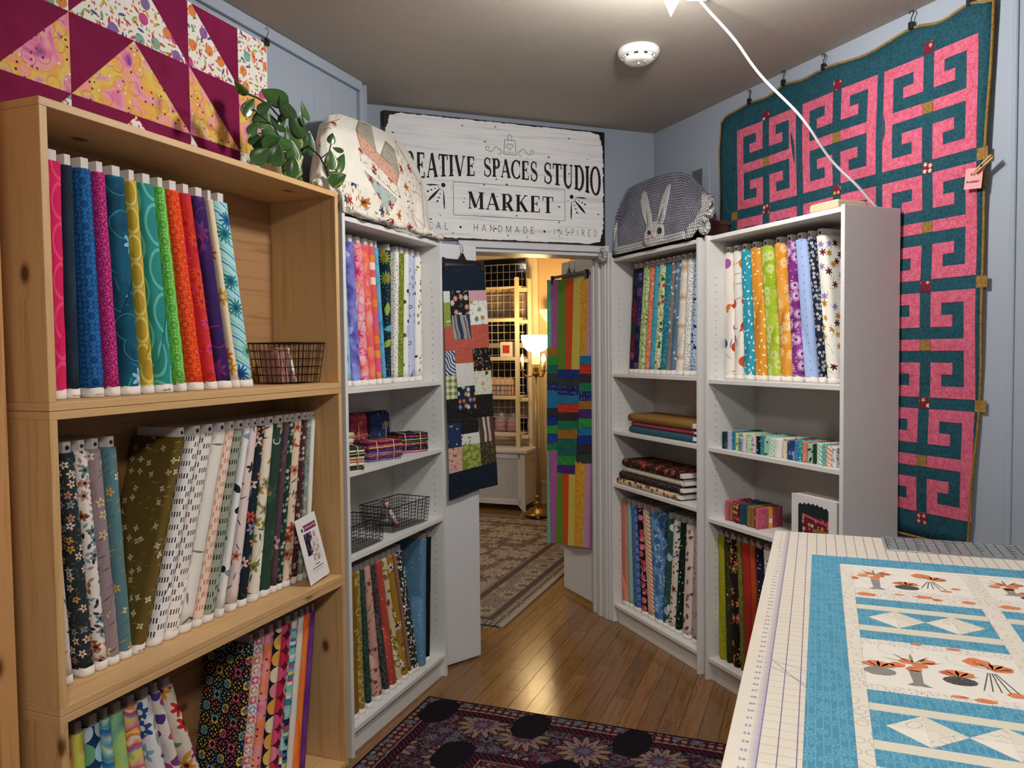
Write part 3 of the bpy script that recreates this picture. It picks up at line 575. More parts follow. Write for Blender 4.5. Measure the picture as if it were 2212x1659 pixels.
CL = [(.060,.050,.026),(.106,.086,.040),(.154,.123,.033),(.210,.154,.029),(.272,.195,.051),(.333,.236,.030),(.386,.277,.051),(.436,.324,.037),(.488,.367,.047),(.528,.402,.021),(.572,.444,.061),(.645,.671,.049),(.687,.720,.034)][1:]
CL[0] = (.098, .084, .040); CL[1] = (.143, .123, .036); CL[2] = (.196, .160, .030)
row(FC, .036, .1055, CL, [
 ('golden brown bolt with metallic specks', '8A5E14', [('dots', 4, .08, ['F4DCA0'], .6)], dict(flap=-2)),
 ('old gold bolt with pale ring flowers', '8C7630', [('ring', 3.6, .38, .06, ['C4B06A'], .9), ('fl', 3.6, 9, .3, ['B8A45C'], .8, '8C7630')], dict(flap=-1)),
 ('dark green bolt with tonal line flowers', '2A463C', [('ring', 4, .35, .03, ['4E7264'], .9), ('el', 2, .4, .08, ['3C5E50'], .6)], {}),
 ('dusty pink bolt with brown sprigs', 'D2A292', [('el', 3.0, .45, .06, ['5A3A2A', '6A4630'], .9, 35), ('fl', 4.5, 5, .26, ['8A4A32'], .5, '5A2A1C')], dict(flap=-1)),
 ('charcoal bolt with tonal outlined blooms', '3A3638', [('edge', 2.6, .05, '6A6264'), ('ring', 3, .3, .05, ['5A5254'], .6)], dict(flap=-2)),
 ('coral red bolt with tiny white specks', 'B84A3C', [('dots', 3.2, .07, ['F0DCD0'], .8)], dict(flap=-2)),
 ('cream bolt with olive fruit and roses', 'D8C8A0', [('el', 3.6, .44, .2, ['6A6A2C', '8A7E3A', '9A4A3A'], .7), ('ring', 5, .3, .06, ['8A7A34'], .6)], dict(flap=-1)),
 ('mustard bolt with white and black flowers', 'A67E2A', [('fl', 5.5, 7, .4, ['EFE8DC', 'E8DCCB'], .55, '2A1C14'), ('el', 5, .3, .08, ['3A2C18'], .4)], dict(flap=-1)),
 ('narrow dusty brown pink bolt', '9C6C58', [('n', 6, ['946450', 'A87864'])], {}),
 ('black and white ditsy leaf bolt', '2E332F', [('el', 1.9, .46, .16, ['D8DAD0', '8C968C', 'E8E6DC'], .8), ('dots', 2.6, .22, ['EFEDE4'], .5)], dict(flap=-2)),
 ('denim blue bolt with white specks', '5A84A2', [('dots', 3, .06, ['E8F0F4'], .85)], dict(flap=-2, selv=False)),
 ('narrow black velvet bolt at the right end', '0F0F11', [], {}),
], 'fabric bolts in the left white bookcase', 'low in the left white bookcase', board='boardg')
# --- right bookcase by the door, top bay
BU = [(.034,.089,.030),(.069,.138,.038),(.127,.207,.062),(.201,.274,.045),(.248,.317,.040),(.300,.366,.056),(.358,.421,.053),(.403,.461,.026),(.443,.494,.040),(.497,.541,.053),(.557,.591,.046),(.611,.638,.047)]
BU = [(x+.04*(1-i/11) if i else .075, xt+.022*(1-i/11), w_*1.0) for i, (x, xt, w_) in enumerate(BU)]
BU = [(.060,.112,.034),(.103,.158,.036),(.158,.222,.058),(.214,.277,.044),(.259,.320,.040),(.309,.370,.054),(.366,.425,.052),(.412,.467,.030),(.452,.505,.042),(.505,.553,.052),(.562,.604,.048),(.620,.656,.050)]
row(FR, .088, 1.3855, BU, [
 ('dark red and plum patchwork print bolt', '4A1A2A', [('cell', 3, 4, ['6A1A26', '2A1A3A', '8A3A5A', '1A3A3A', '3A2A5A', '7A2A2A']), ('edge', 4, .04, '141420')], {}),
 ('indigo and violet patchwork print bolt', '2E2450', [('cell', 3, 4, ['3A2A6A', '1A1A36', '6A4A8A', '2A2A4A', '5A3A70']), ('edge', 4, .04, '141420')], {}),
 ('pale green bolt with interlocking rings', 'C9DEA6', [('edge', 3.2, .06, '7CA046'), ('edge', 3.2, .03, '4E7A24'), ('el', 2.4, .4, .1, ['1E2E14'], .3)], {}),
 ('coral bolt with small dark ovals', 'EE8A6A', [('ring', 1.8, .25, .06, ['A8483A', '5A4A2A'], .7), ('dots', 3, .25, ['F0A84A', 'F4B8B0'], .5)], {}),
 ('aqua bolt with plum accents', '4AA4BE', [('el', 1.7, .4, .1, ['1E5A74', '7CCBE0', '4A2A5A'], .7)], {}),
 ('pale green bolt with red and green bullseyes', 'D9E4BC', [('dots', 2.8, .38, ['2E6A34', 'C4543C', 'E8E4D4', 'B4C458'], .75), ('ring', 2.8, .36, .035, ['5A3A34', '3A5A2A'], .9), ('dots', 2.8, .12, ['F4F0E4', '3A1A1A'], .9)], {}),
 ('teal bolt with white squiggles', '1F7E96', [('el', 1.4, .5, .09, ['A8E0E8', '0F5A74', '6AC0D0'], .95)], {}),
 ('narrow taupe bolt with white birds', '877B76', [('el', 3.6, .3, .1, ['E8E4E0'], .6)], dict(flap=1)),
 ('slate blue bolt with white prints', '5A7A94', [('el', 3.6, .26, .1, ['E0E8EE'], .55), ('ring', 4, .16, .04, ['D8E4EC'], .4)], dict(flap=2)),
 ('cream bolt with tan watercolour bands', 'EADFD2', [('st', 14, 88, .5, ['EFE6DC', 'E4D6C6', 'F0E8E0', 'C8A878', 'EFE6DC', 'EADCD0'], 1)], dict(flap=1)),
 ('white bolt with grey leaf dashes', 'F0EEE8', [('el', 1.3, .46, .12, ['3A3A3A', '6A6A64'], .85)], {}),
 ('light blue ditsy bolt with navy seeds', 'B4CCE8', [('el', 1.5, .4, .18, ['24344E', '3A4E70'], .75), ('dots', 3.4, .24, ['1E2C48'], .4)], {}),
], 'fabric bolts in the bookcase by the doorway', 'in the bookcase by the doorway', dot=True)
BLr = [(.063,.053,.062),(.120,.105,.033),(.182,.152,.060),(.258,.209,.054),(.323,.267,.061),(.389,.337,.061),(.448,.497,.050),(.502,.553,.053),(.553,.603,.046),(.622,.656,.059),(.696,.711,.049)]
row(FR, .045, .1055, BLr, [
 ('peach bolt with tiny dark ticks at the left end', 'E2937A', [('dots', 1.5, .09, ['7A4438'], .8)], dict(flap=-1)),
 ('narrow mint green bolt', '93C4B8', [('dots', 1.2, .1, ['B8DCD2'], .6)], {}),
 ('cornflower blue bolt with dark circle outlines', '6484C0', [('ring', 4.2, .45, .05, ['2A3C74'], 1.0, .1)], {}),
 ('black bolt with rose pink poppies', '1C1418', [('dots', 4, .43, ['D25A74', 'E07C90', 'C84A68'], .9, .4), ('ring', 4, .16, .05, ['3A1420'], 1.0, .4), ('el', 3.4, .3, .1, ['F0E0D8'], .4)], {}),
 ('bolt with peach and cream diagonal stripes', 'EEDCC8', [('st', 1.9, 60, 0, ['D9906C', 'EEDCC8'])], {}),
 ('blue bolt with darker blue poppies and white stems', '6C98C4', [('el', 2.6, .46, .1, ['E4EEF4', 'D4E4F0'], .8), ('dots', 4.2, .4, ['4A78B0', '3E6AA4', '5682B8'], .85), ('dots', 4.2, .1, ['1E3056'], .8)], dict(flap=-1)),
 ('deep teal bolt with pale paisley drops', '2E5650', [('el', 5.5, .42, .34, ['D8E0E4', '4A7A70', 'B8C8CC'], .55, 90), ('el', 2, .3, .1, ['6A9A8C'], .5)], {}),
 ('white bolt with green and rust blossoms', 'E6E0D4', [('el', 2.6, .46, .2, ['2E3E2C', '5A7A4A'], .6), ('fl', 4.4, 5, .46, ['6A9A5A', 'A05A40', 'C4B4D4', 'F0ECE4'], .8, '2A2A22')], {}),
 ('very dark green bolt with white berries', '0F2218', [('el', 3.2, .4, .12, ['24462E', '2E5A3A'], .8), ('dots', 2.6, .13, ['F0EEE4'], .45)], {}),
 ('cream bolt with mauve grey leaf sprays', 'E4D4C8', [('el', 3.4, .46, .24, ['7A6068', '8C747A', '6A545C'], .75), ('dots', 3, .08, ['A85A4A'], .5)], {}),
 ('mauve bolt with dark sprigs at the right end', 'BBAAB0', [('el', 2.2, .44, .1, ['2A2430', '4A4050'], .8)], {}),
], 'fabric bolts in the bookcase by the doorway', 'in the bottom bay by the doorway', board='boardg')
# --- right bookcase by the quilt, top bay
AU = [(.894,.887,.045),(.956,.931,.042),(1.037,.982,.059),(1.122,1.047,.062),(1.211,1.116,.062),(1.285,1.202,.062),(1.341,1.270,.049),(1.415,1.325,.060),(1.479,1.372,.034),(1.531,1.429,.049)]
AU = [(.898,.888,.056),(.962,.946,.054),(1.030,1.003,.060),(1.106,1.066,.066),(1.186,1.136,.068),(1.258,1.212,.058),(1.316,1.276,.046),(1.392,1.332,.064),(1.452,1.384,.030),(1.502,1.438,.050)]
DISC = [('el', 6, .44, .04, ['8C8C86', 'A4A498', '6A6A68'], .6), ('dots', 8.5, .26, ['2C7C9E', 'B8442C', '7A8C34', 'A05AA0', '24466E', 'D07A2C'], .85, .5)]
row(FR, .085, 1.3765, AU, [
 ('cream bolt with teal and green yarn discs', 'ECE5DA', DISC, dict(flap=2)),
 ('cream bolt with orange and violet discs', 'ECE5DA', [('el', 6, .44, .04, ['8C9A50', 'A4A498'], .6), ('dots', 8.5, .27, ['D07A2C', 'B8442C', 'A860A8', 'C8502C'], .85, .5)], dict(flap=1)),
 ('turquoise bolt with white grains', '2E9CB4', [('el', 2.8, .28, .12, ['F0F0EA'], .85)], dict(flap=1)),
 ('ochre orange bolt with white grains', 'DC9530', [('el', 3.0, .28, .12, ['F6EBD6'], .85)], dict(flap=2)),
 ('lime green bolt with pale lace flowers', 'A4BE2C', [('n', 14, ['B8CC48', '9AB624', '86A820']), ('fl', 5.2, 16, .42, ['D9E29C'], .75, 'A4BE2C'), ('el', 1.4, .3, .12, ['DDE6A8'], .35)], dict(flap=1)),
 ('amber orange bolt with pale lace flowers', 'E09A32', [('n', 14, ['F0B45C', 'DE9430', 'CC7A1C']), ('fl', 5.2, 14, .42, ['F4D8A0'], .75, 'E8AC50'), ('el', 1.4, .3, .12, ['F4DCA8'], .35)], dict(flap=2)),
 ('purple bolt with white lace flowers', '7C2C7C', [('n', 14, ['9A4A98', '7A2A7A', '5E1A62']), ('fl', 5.2, 16, .44, ['E4C8E0'], .8, '7C2C7C'), ('el', 1.4, .3, .12, ['E8D0E4'], .35)], dict(flap=1)),
 ('pale blue bolt with tiny diamond motifs', 'A9BEEC', [('dots', 3.4, .08, ['5A6EA8'], 1.0, .1)], dict(flap=-1)),
 ('narrow navy ditsy bolt with white flowers', '1E2638', [('fl', 1.7, 5, .4, ['EEF0F2', 'C8D0DC'], .9, '1E2638')], {}),
 ('white bolt with plum and ochre flowers', 'EEECE2', [('el', 3.6, .48, .035, ['9A9C92', 'B4B4A8'], .8), ('fl', 4.0, 6, .38, ['5A1E34', 'C4862C', '9A8AC8', '6A2A3C', 'C8903A'], .8, None)], dict(flap=-2)),
], 'fabric bolts in the bookcase by the teal quilt', 'in the bookcase by the teal quilt', dot=True)
AL = [(.899,.886,.045),(.947,.926,.034),(.995,.970,.052),(1.040,1.008,.025),(1.085,1.050,.052),(1.128,1.095,.028),(1.172,1.136,.040),(1.224,1.186,.042),(1.280,1.240,.044)]
row(FR, .048, .1055, AL, [
 ('chartreuse bolt with tiny flecks at the left end', 'A0A01E', [('el', 1.4, .36, .1, ['6A6A14', 'B8B43C'], .6)], dict(flap=-1, selv=False)),
 ('dark olive bolt with trailing vines', '33361E', [('el', 2.6, .48, .05, ['7A7A4A', '55603A'], .9), ('dots', 4, .14, ['C08A9A'], .4)], dict(selv=False)),
 ('black bolt with pink and orange outlined flowers', '1E1414', [('fl', 4.6, 6, .48, ['D8506E', 'D88A50', 'C87A5A', '8A6A3A'], .95, 'D8B04A'), ('edge', 4.6, .05, '1A1010')], dict(selv=False)),
 ('narrow olive bolt with black bark lines', '7A7A34', [('el', 1.6, .5, .08, ['1E1E12'], .9, 60)], dict(selv=False)),
 ('brick red linen textured bolt', 'A62A20', [('st', .5, 90, .3, ['A62A20', 'AE3428'])], {}),
 ('narrow rust orange bolt', 'BA4620', [('n', 8, ['B0401C', 'C4522A'])], {}),
 ('midnight bolt with lilac specks', '1C1830', [('el', 1.8, .3, .14, ['8A7AC0', 'C0805A', 'D8D0E0'], .5)], {}),
 ('white bolt with black squiggles', 'ECEAE4', [('el', 2.6, .36, .07, ['1E1E22'], .8)], {}),
 ('black bolt next to the cutting table', '101012', [], {}),
], 'fabric bolts in the bookcase by the teal quilt', 'in the bottom bay by the cutting table', board='boardg')
# --- bolts lying flat in the bookcase by the door
def flat(x, y, z, L, t_, lab, base, layers, rz=0.0, selv=False):
    bolt(FR, x, y, z+t_/2, x, t_, fab('cotton_flat_'+lab.split(',')[0].replace(' ', '_')[:40], base, *layers), lab, 'bolts lying flat by the doorway', h=L, D=.20, lie=True, rz=rz, selv=selv, board='white')
flat(.138, .035, 1.0705, .56, .036, 'teal folded bolt lying at the bottom of the upper pile', '2E5666', [('dots', 1.2, .12, ['4E7686'], .8)])
flat(.150, .04, 1.107, .55, .022, 'rose pink folded bolt in the middle of the upper pile', '9E3A4C', [('n', 5, ['963446', 'A84458'])])
flat(.132, .03, 1.1295, .57, .042, 'tan brown folded bolt on top of the upper pile', '8A6430', [('st', .7, 30, .6, ['8A6430', '94703C', '7E5A28'])])
flat(.024, .022, .7775, .57, .036, 'cream bolt with rust floral at the bottom of the lower pile', 'D8C4A4', [('fl', 3.4, 5, .46, ['8A3A24', 'B86A44', '6A6A3C', 'A84C30'], .95, '5A2A1C')])
flat(.055, .02, .8142, .56, .034, 'black bolt with fine pale leaves in the lower pile', '241C1C', [('el', 1.1, .44, .1, ['A08A80', '6A564E'], .9)])
flat(.080, .03, .8488, .54, .032, 'off white bolt with grey vines in the lower pile', 'DCD4C8', [('el', 1.6, .46, .07, ['6A6460', '8A827A'], .85)])
flat(.085, .02, .8815, .53, .040, 'dark red rose print bolt on top of the lower pile', '2C1618', [('fl', 3.8, 6, .48, ['B8443C', '8A3A2A', 'A8683C', 'C85A4C'], .8, '5A1A1A'), ('el', 2.6, .4, .12, ['4A4A28'], .6)])
# ------------------------------------------------------------ clipping of flat polygons
def clip(poly, f):
    out = []
    for i in range(len(poly)):
        a, b = poly[i], poly[(i+1) % len(poly)]; fa, fb = f(a), f(b)
        if fa >= 0: out.append(a)
        if (fa >= 0) != (fb >= 0): t = fa/(fa-fb); out.append((a[0]+(b[0]-a[0])*t, a[1]+(b[1]-a[1])*t))
    return out
# ------------------------------------------------------------ flying geese quilt on the left wall
BUR = fab('burgundy_cotton', '7E1644', ('n', 12, ['781240', '861A4A']))
WCOL = fab('pink_watercolour_cotton', 'E890A8', ('n', 11, ['8A4A9A', 'E87AA4', 'F0A8B4', 'F0A85A', 'E8D060', 'E89AB0', 'D85A90']), ('dots', 1.8, .2, ['4A2458', '7A3A6A', 'F4E8E0'], .28), ('ring', 6, .33, .012, ['B86A5A', '9A6A8A'], .7))
WFLO = fab('white_painted_floral_cotton', 'F0ECE2', ('el', 3.2, .46, .14, ['C84A3A', '6FA070', 'D8A83C', '4A5A9A', 'B84A7A', 'A0B85A'], .85), ('dots', 6, .3, ['C0508C', '8A6AA8', 'E08A4A', '7CB09A'], .4), ('el', 1.6, .4, .16, ['B83A4A', 'E0883A', '5A8A5A', 'C84A6A'], .5))
qt = thing('flying_geese_quilt', 'burgundy quilt with floral triangles hanging on the left wall', 'quilt', FW, .54, .318, 1.95)
qx, qz = .54, 1.95
MB().prism([(-.72-qx, 0), (1.168-qx, 0), (1.174-qx, 2.664-qz), (-.72-qx, 2.66-qz)], .0012, .0075).obj('quilt_backing', M['selv'], qt)
def qpatch(poly, mat, name='patch'):
    p = clip(clip(poly, lambda q: 2.661-q[1]), lambda q: q[1]-1.952)
    if len(p) > 2: MB().prism([(a-qx, c-qz) for a, c in p], -.002, .0014).obj(name, mat, qt, .0012)
cols_ = [(-.529, -.311, 'r'), (-.311, .125, 'f'), (.125, .343, 'l'), (.343, .779, 'f'), (.779, 1.013, 'r')]
cols_ = [(-.61, -.093, 'b'), (-.093, .125, 'b'), (.125, .343, 'l'), (.343, .779, 'f'), (.779, 1.013, 'r')]
for k, zb in enumerate((2.454, 2.232, 2.010, 1.788)):
    mt = WFLO if k % 2 == 0 else WCOL; zt = zb+.222
    for a, b, ty in cols_:
        m_ = (a+b)/2
        if ty == 'b': qpatch([(a, zb), (b, zb), (b, zt), (a, zt)], BUR)
        elif ty == 'f': qpatch([(a, zb), (b, zb), (m_, zt)], mt); qpatch([(a, zb), (m_, zt), (a, zt)], BUR); qpatch([(b, zb), (b, zt), (m_, zt)], BUR)
        elif ty == 'l': qpatch([(a, zb), (b, zb), (b, zt)], mt); qpatch([(a, zb), (b, zt), (a, zt)], BUR)
        else: qpatch([(a, zb), (b, zb), (a, zt)], mt); qpatch([(b, zb), (b, zt), (a, zt)], BUR)
    qpatch([(1.013, zb), (1.166, zb), (1.168, zt), (1.013, zt)], mt)
def clip_hook(fr, x, y, z, label, hook=True):
    t = thing('clip_hook', label, 'hook', fr, x, y, z); mb = MB(); mb.tube([(0, 0, -.006), (0, 0, .012), (.004, 0, .022), (.010, 0, .030), (.006, 0, .040), (-.003, 0, .041), (-.008, 0, .034)] if hook else [(0, 0, -.006), (0, 0, .034)], .0022, 6); mb.obj('hook', M['black'], t)
    MB().box(-.008, .008, -.007, .007, -.024, .002).obj('clip', M['black'], t, .002)
clip_hook(FW, 1.163, .309, 2.676, 'small black clip at the top right corner of burgundy quilt')
# ------------------------------------------------------------ Greek key quilt on the right wall
TEAL = fab('teal_quilting_cotton', '1A4550', ('n', 3, ['153C48', '1E4C58']), ('edge', 2.0, .03, '2E626E'), ('el', 1.2, .44, .05, ['2A5C68', '245460'], .7), bumpk=3.0)
PINK = fab('pink_quilting_cotton', 'CE5C76', ('n', 2, ['C04A66', 'D86E88']), ('dots', .7, .22, ['E690A0'], .5), ('edge', 3.0, .02, 'B8425E'), bumpk=4.0)
GOLD = fab('gold_print_cotton', '8A6A34', ('el', 1.6, .4, .12, ['6A4E22', 'A4844A'], .8))
REDF = fab('red_floral_cotton', '6A1A30', ('fl', 2.2, 5, .4, ['D88A7A', 'E8D0C0', 'C8A04A', 'A83A4A'], .7, 'E8C86A'))
kq = thing('greek_key_quilt', 'teal quilt with pink Greek key blocks hanging on the right wall', 'quilt', FR, 1.28, .288, .82); kx, kz = 1.28, .82
def bow(x, z):        # the cloth hangs a little away from the wall and waves
    return .004*math.sin(x*9+z*2.3)+.003*math.sin(z*11+x*3)-.010*max(0, (1.3-z))*max(0, x-1.5)
edge = []
tops = [(.600, 2.615), (.64, 2.640), (.80, 2.655), (.91, 2.648), (1.02, 2.668), (1.14, 2.652), (1.254, 2.659), (1.46, 2.642), (1.671, 2.664), (1.79, 2.640), (1.897, 2.655), (1.983, 2.632)]
right = [(1.975, 2.45), (1.962, 2.2), (1.955, 1.95), (1.953, 1.7), (1.951, 1.45), (1.943, 1.25), (1.930, 1.1), (1.922, .95), (1.915, .84)]
left = [(.60, .82), (.592, 1.2), (.588, 1.8), (.582, 2.2), (.585, 2.5)]
outl = tops+right+[(1.6, .815), (1.2, .82)]+left
mb = MB(); b0 = len(mb.v)
# backing as a fine grid between the edges so that it can wave
def xe(z, pts):
    pts = sorted(pts, key=lambda q: q[1])
    for a, b in zip(pts[:-1], pts[1:]):
        if a[1] <= z <= b[1]: return a[0]+(b[0]-a[0])*(z-a[1])/(b[1]-a[1])
    return pts[0][0] if z < pts[0][1] else pts[-1][0]
def ztop(x):
    for a, b in zip(tops[:-1], tops[1:]):
        if a[0] <= x <= b[0]: t = (x-a[0])/(b[0]-a[0]); return a[1]+(b[1]-a[1])*(t*t*(3-2*t))
    return tops[0][1] if x < tops[0][0] else tops[-1][1]
RT = right+[(1.983, 2.632), (1.985, 2.66)]; LT = left+[(.600, 2.615)]
def bk(u, v):
    zz = .818+(2.64-.818)*v; xl, xr = xe(zz, LT), xe(zz, RT); x = xl+(xr-xl)*u; z = .818+(ztop(x)-.818)*v; return (x-kx, bow(x, z), z-kz)
mb.grid(bk, 40, 44, uvf=lambda u, v: (u*1.38, v*1.82)); mb.obj('quilt_top', TEAL, kq, solid=.004)
ol = [bk(i/40, 1) for i in range(41)]+[bk(1, 1-j/40) for j in range(1, 41)]+[bk(1-i/30, 0) for i in range(1, 31)]+[bk(0, j/40) for j in range(1, 40)]
MB().tube(ol, .0055, 6, closed=True).obj('binding', GOLD, kq)
KEY = [(0, 0), (4, 0), (4, 9), (0, 9), (0, 6), (2, 6), (2, 7), (1, 7), (1, 8), (3, 8), (3, 5), (0, 5), (0, 4), (3, 4), (3, 1), (1, 1), (1, 2), (2, 2), (2, 3), (0, 3)]
UX, UZ = .0424, .0418
def applique(pts, mat, name):
    """closed patch following the wave of the cloth: cells joined into one skin"""
    mb = MB(); n = 0
    mb.prism(pts, 0, 1)
    mb.v = [(x-kx, bow(x, z)-.0035 if d == 0 else bow(x, z)-.0008, z-kz) for (x, d, z) in mb.v]
    mb.obj(name, mat, kq, .0011)
def dens(pts, st=.05):
    o = []
    for i in range(len(pts)):
        a, b = pts[i], pts[(i+1) % len(pts)]; L = math.hypot(b[0]-a[0], b[1]-a[1]); k = max(1, int(L/st))
        o += [(a[0]+(b[0]-a[0])*j/k, a[1]+(b[1]-a[1])*j/k) for j in range(k)]
    return o
for ci, x0 in enumerate((.718, 1.139, 1.550)):
    for ri, z0 in enumerate((2.548, 2.127, 1.706, 1.289)):
        xc = x0+4*UX; dx = -.014*max(0, (1.5-z0)) if ci == 2 else 0; sx = lambda x, z: x+dx*((x-.6)/1.3)*((z0-z)/.38*.4+.8)
        for sg in (1, -1):
            pts = [((xc+UX+a*UX) if sg > 0 else (xc-a*UX), z0-c*UZ) for a, c in KEY]
            applique(dens([(sx(x, z), z) for x, z in pts]), PINK, 'key_patch')
        def sq(xa, za, mat, nm): applique([(sx(x, z), z) for x, z in ((xa+.0008, za-UZ+.0008), (xa+UX-.0008, za-UZ+.0008), (xa+UX-.0008, za-.0008), (xa+.0008, za-.0008))], mat, nm)
        sq(xc, z0+UZ, REDF, 'corner_patch'); sq(xc, z0-4*UZ, GOLD, 'centre_patch')
        if ri == 3: sq(xc, z0-9*UZ, REDF, 'corner_patch')
        if ri > 0 and ci == 0: sq(x0-UX, z0+UZ, GOLD, 'corner_patch')
        if ri > 0 and ci == 2: sq(x0+9*UX, z0+UZ, GOLD, 'corner_patch')
for (hxx, hzz), nm in zip(((.80, 2.672), (1.021, 2.687), (1.254, 2.676), (1.671, 2.682), (1.897, 2.672)), ('leftmost hook holding the top edge of teal quilt', 'second hook from the left along the teal quilt top', 'middle hook along the top of teal quilt', 'fourth hook from the left, above the third key column', 'rightmost hook at the upper right corner of teal quilt')):
    clip_hook(FR, hxx, .284, hzz, 'black '+nm)
tg = thing('paper_tag', 'small pink handwritten tag clipped to the right edge of teal quilt', 'tag', FR, 1.93, .266, 2.035)
MB().box(-.031, .031, 0, .0008, 0, .068, M=Matrix.Rotation(.1, 4, 'Y')).obj('paper', plain('pink_note_paper', 'E8A0A4', .8, .2), tg)
for tx_, xx, zz, s_ in (('Kit', -.012, .043, .0145), ('Available!', -.026, .020, .0125)):
    text_mesh(tx_, s_, M['ink'], 'handwriting', tg, Matrix.Rotation(.1, 4, 'Y') @ Matrix.Translation((xx, -.0008, zz)) @ UP, .0002, .15)
cp = thing('clothespin', 'wooden clothespin holding the pink tag on teal quilt', 'clothespin', FR, 1.968, .262, 2.103); R_ = Matrix.Rotation(-.62, 4, 'Y')
MB().box(-.03, .042, -.006, .004, .0012, .0075, M=R_).obj('jaw', plain('clothespin_wood', 'B8925C', .6), cp, .0012); MB().box(-.03, .042, -.006, .004, -.0075, -.0012, M=R_ @ Matrix.Rotation(.06, 4, 'Y')).obj('jaw', plain('clothespin_wood2', 'C09A64', .6), cp, .0012)
MB().tube([(.0, -.007, 0), (0, .005, 0)], .0045, 8).obj('spring', M['wire'], cp)
# ------------------------------------------------------------ shop sign above the doorway
def signmat():
    nb = NB('distressed_sign_paint'); u, v = nb.uv(); W2, H2 = 1.213/2, .612/2
    eu = nb.m('SUBTRACT', W2, nb.m('ABSOLUTE', nb.add(u, -W2))); ev = nb.m('SUBTRACT', H2, nb.m('ABSOLUTE', nb.add(v, -H2))); p = nb.comb(nb.mul(u, 1.0), nb.mul(v, 1.0))
    e = nb.m('MINIMUM', nb.mul(eu, .75), nb.mul(ev, 1.3)); n1 = nb.noise(nb.comb(nb.mul(u, 18), nb.mul(v, 70)), 1, 4, .65)
    cr = nb.m('MAXIMUM', nb.m('SUBTRACT', .09, nb.m('SQRT', nb.add(nb.mul(eu, eu), nb.mul(ev, ev)))), 0.0)
    edgem = nb.gt(nb.add(nb.mul(nb.add(n1, -.18), .026), nb.mul(cr, .32)), e)
    st = nb.noise(nb.comb(nb.mul(u, 4), nb.mul(v, 110)), 1, 4, .7); scr = nb.gt(st, .70); fl = nb.noise(nb.comb(nb.mul(u, 3), nb.mul(v, 60)), 1, 3)
    col = nb.ramp(fl, ['D4D6D8', 'ECECEC', 'F2F2F1'], 'LINEAR', [.3, .45, .7]); col = nb.mix(nb.mul(scr, .6), col, hx('77787A'))
    d = nb.vor(nb.comb(nb.mul(u, 17), nb.mul(v, 26)), 1.0); s = nb.n('ShaderNodeSeparateColor'); nb.nt.links.new(d.outputs['Color'], s.inputs[0])
    chip = nb.mul(nb.gt(s.outputs[0], .80), nb.lt(nb.add(d.outputs['Distance'], nb.mul(n1, .55)), .34)); col = nb.mix(chip, col, hx('3A3A3C'))
    col = nb.mix(edgem, col, hx('121214')); nb.bump(nb.add(st, nb.mul(edgem, -1.0)), .25, .001); return nb.fin(col, .6, .3)
sg = thing('shop_sign', 'white distressed wooden market sign with black lettering above the doorway', 'sign', FK, 0, 0, 2.0854)
MB().box(0, 1.213, 0, .026, 0, .612).obj('board', signmat(), sg, .002)
INK = M['ink']; SY = -.0006
class Pen:
    def __init__(s): s.mb = MB()
    def poly(s, pts): b = len(s.mb.v); s.mb.v += [(x, SY, z) for x, z in pts]; A = sum(pts[i][0]*pts[(i+1) % len(pts)][1]-pts[(i+1) % len(pts)][0]*pts[i][1] for i in range(len(pts))); ix = list(range(b, b+len(pts))); s.mb.quadf(ix if A > 0 else ix[::-1])
    def line(s, pts, wd, fn=None):
        n = len(pts)
        for i in range(n-1):
            (x0, z0), (x1, z1) = pts[i], pts[i+1]; w0 = wd[i] if isinstance(wd, list) else wd; w1 = wd[i+1] if isinstance(wd, list) else wd
            dx, dz = x1-x0, z1-z0; L = math.hypot(dx, dz) or 1; nx, nz = -dz/L, dx/L; ex = min(w0, w1)*.15
            q = [(x0+nx*w0/2, z0+nz*w0/2), (x0-nx*w0/2, z0-nz*w0/2), (x1-nx*w1/2, z1-nz*w1/2), (x1+nx*w1/2, z1+nz*w1/2)]
            s.poly([fn(a) for a in q] if fn else q)
    def disc(s, x, z, r, n=12): s.poly([(x+r*math.cos(2*PI*i/n), z+r*math.sin(2*PI*i/n)) for i in range(n)])
def arcp(cx, cz, rx, rz, a0, a1, n=14): return [(cx+rx*math.cos(math.radians(a0+(a1-a0)*i/n)), cz+rz*math.sin(math.radians(a0+(a1-a0)*i/n))) for i in range(n+1)]
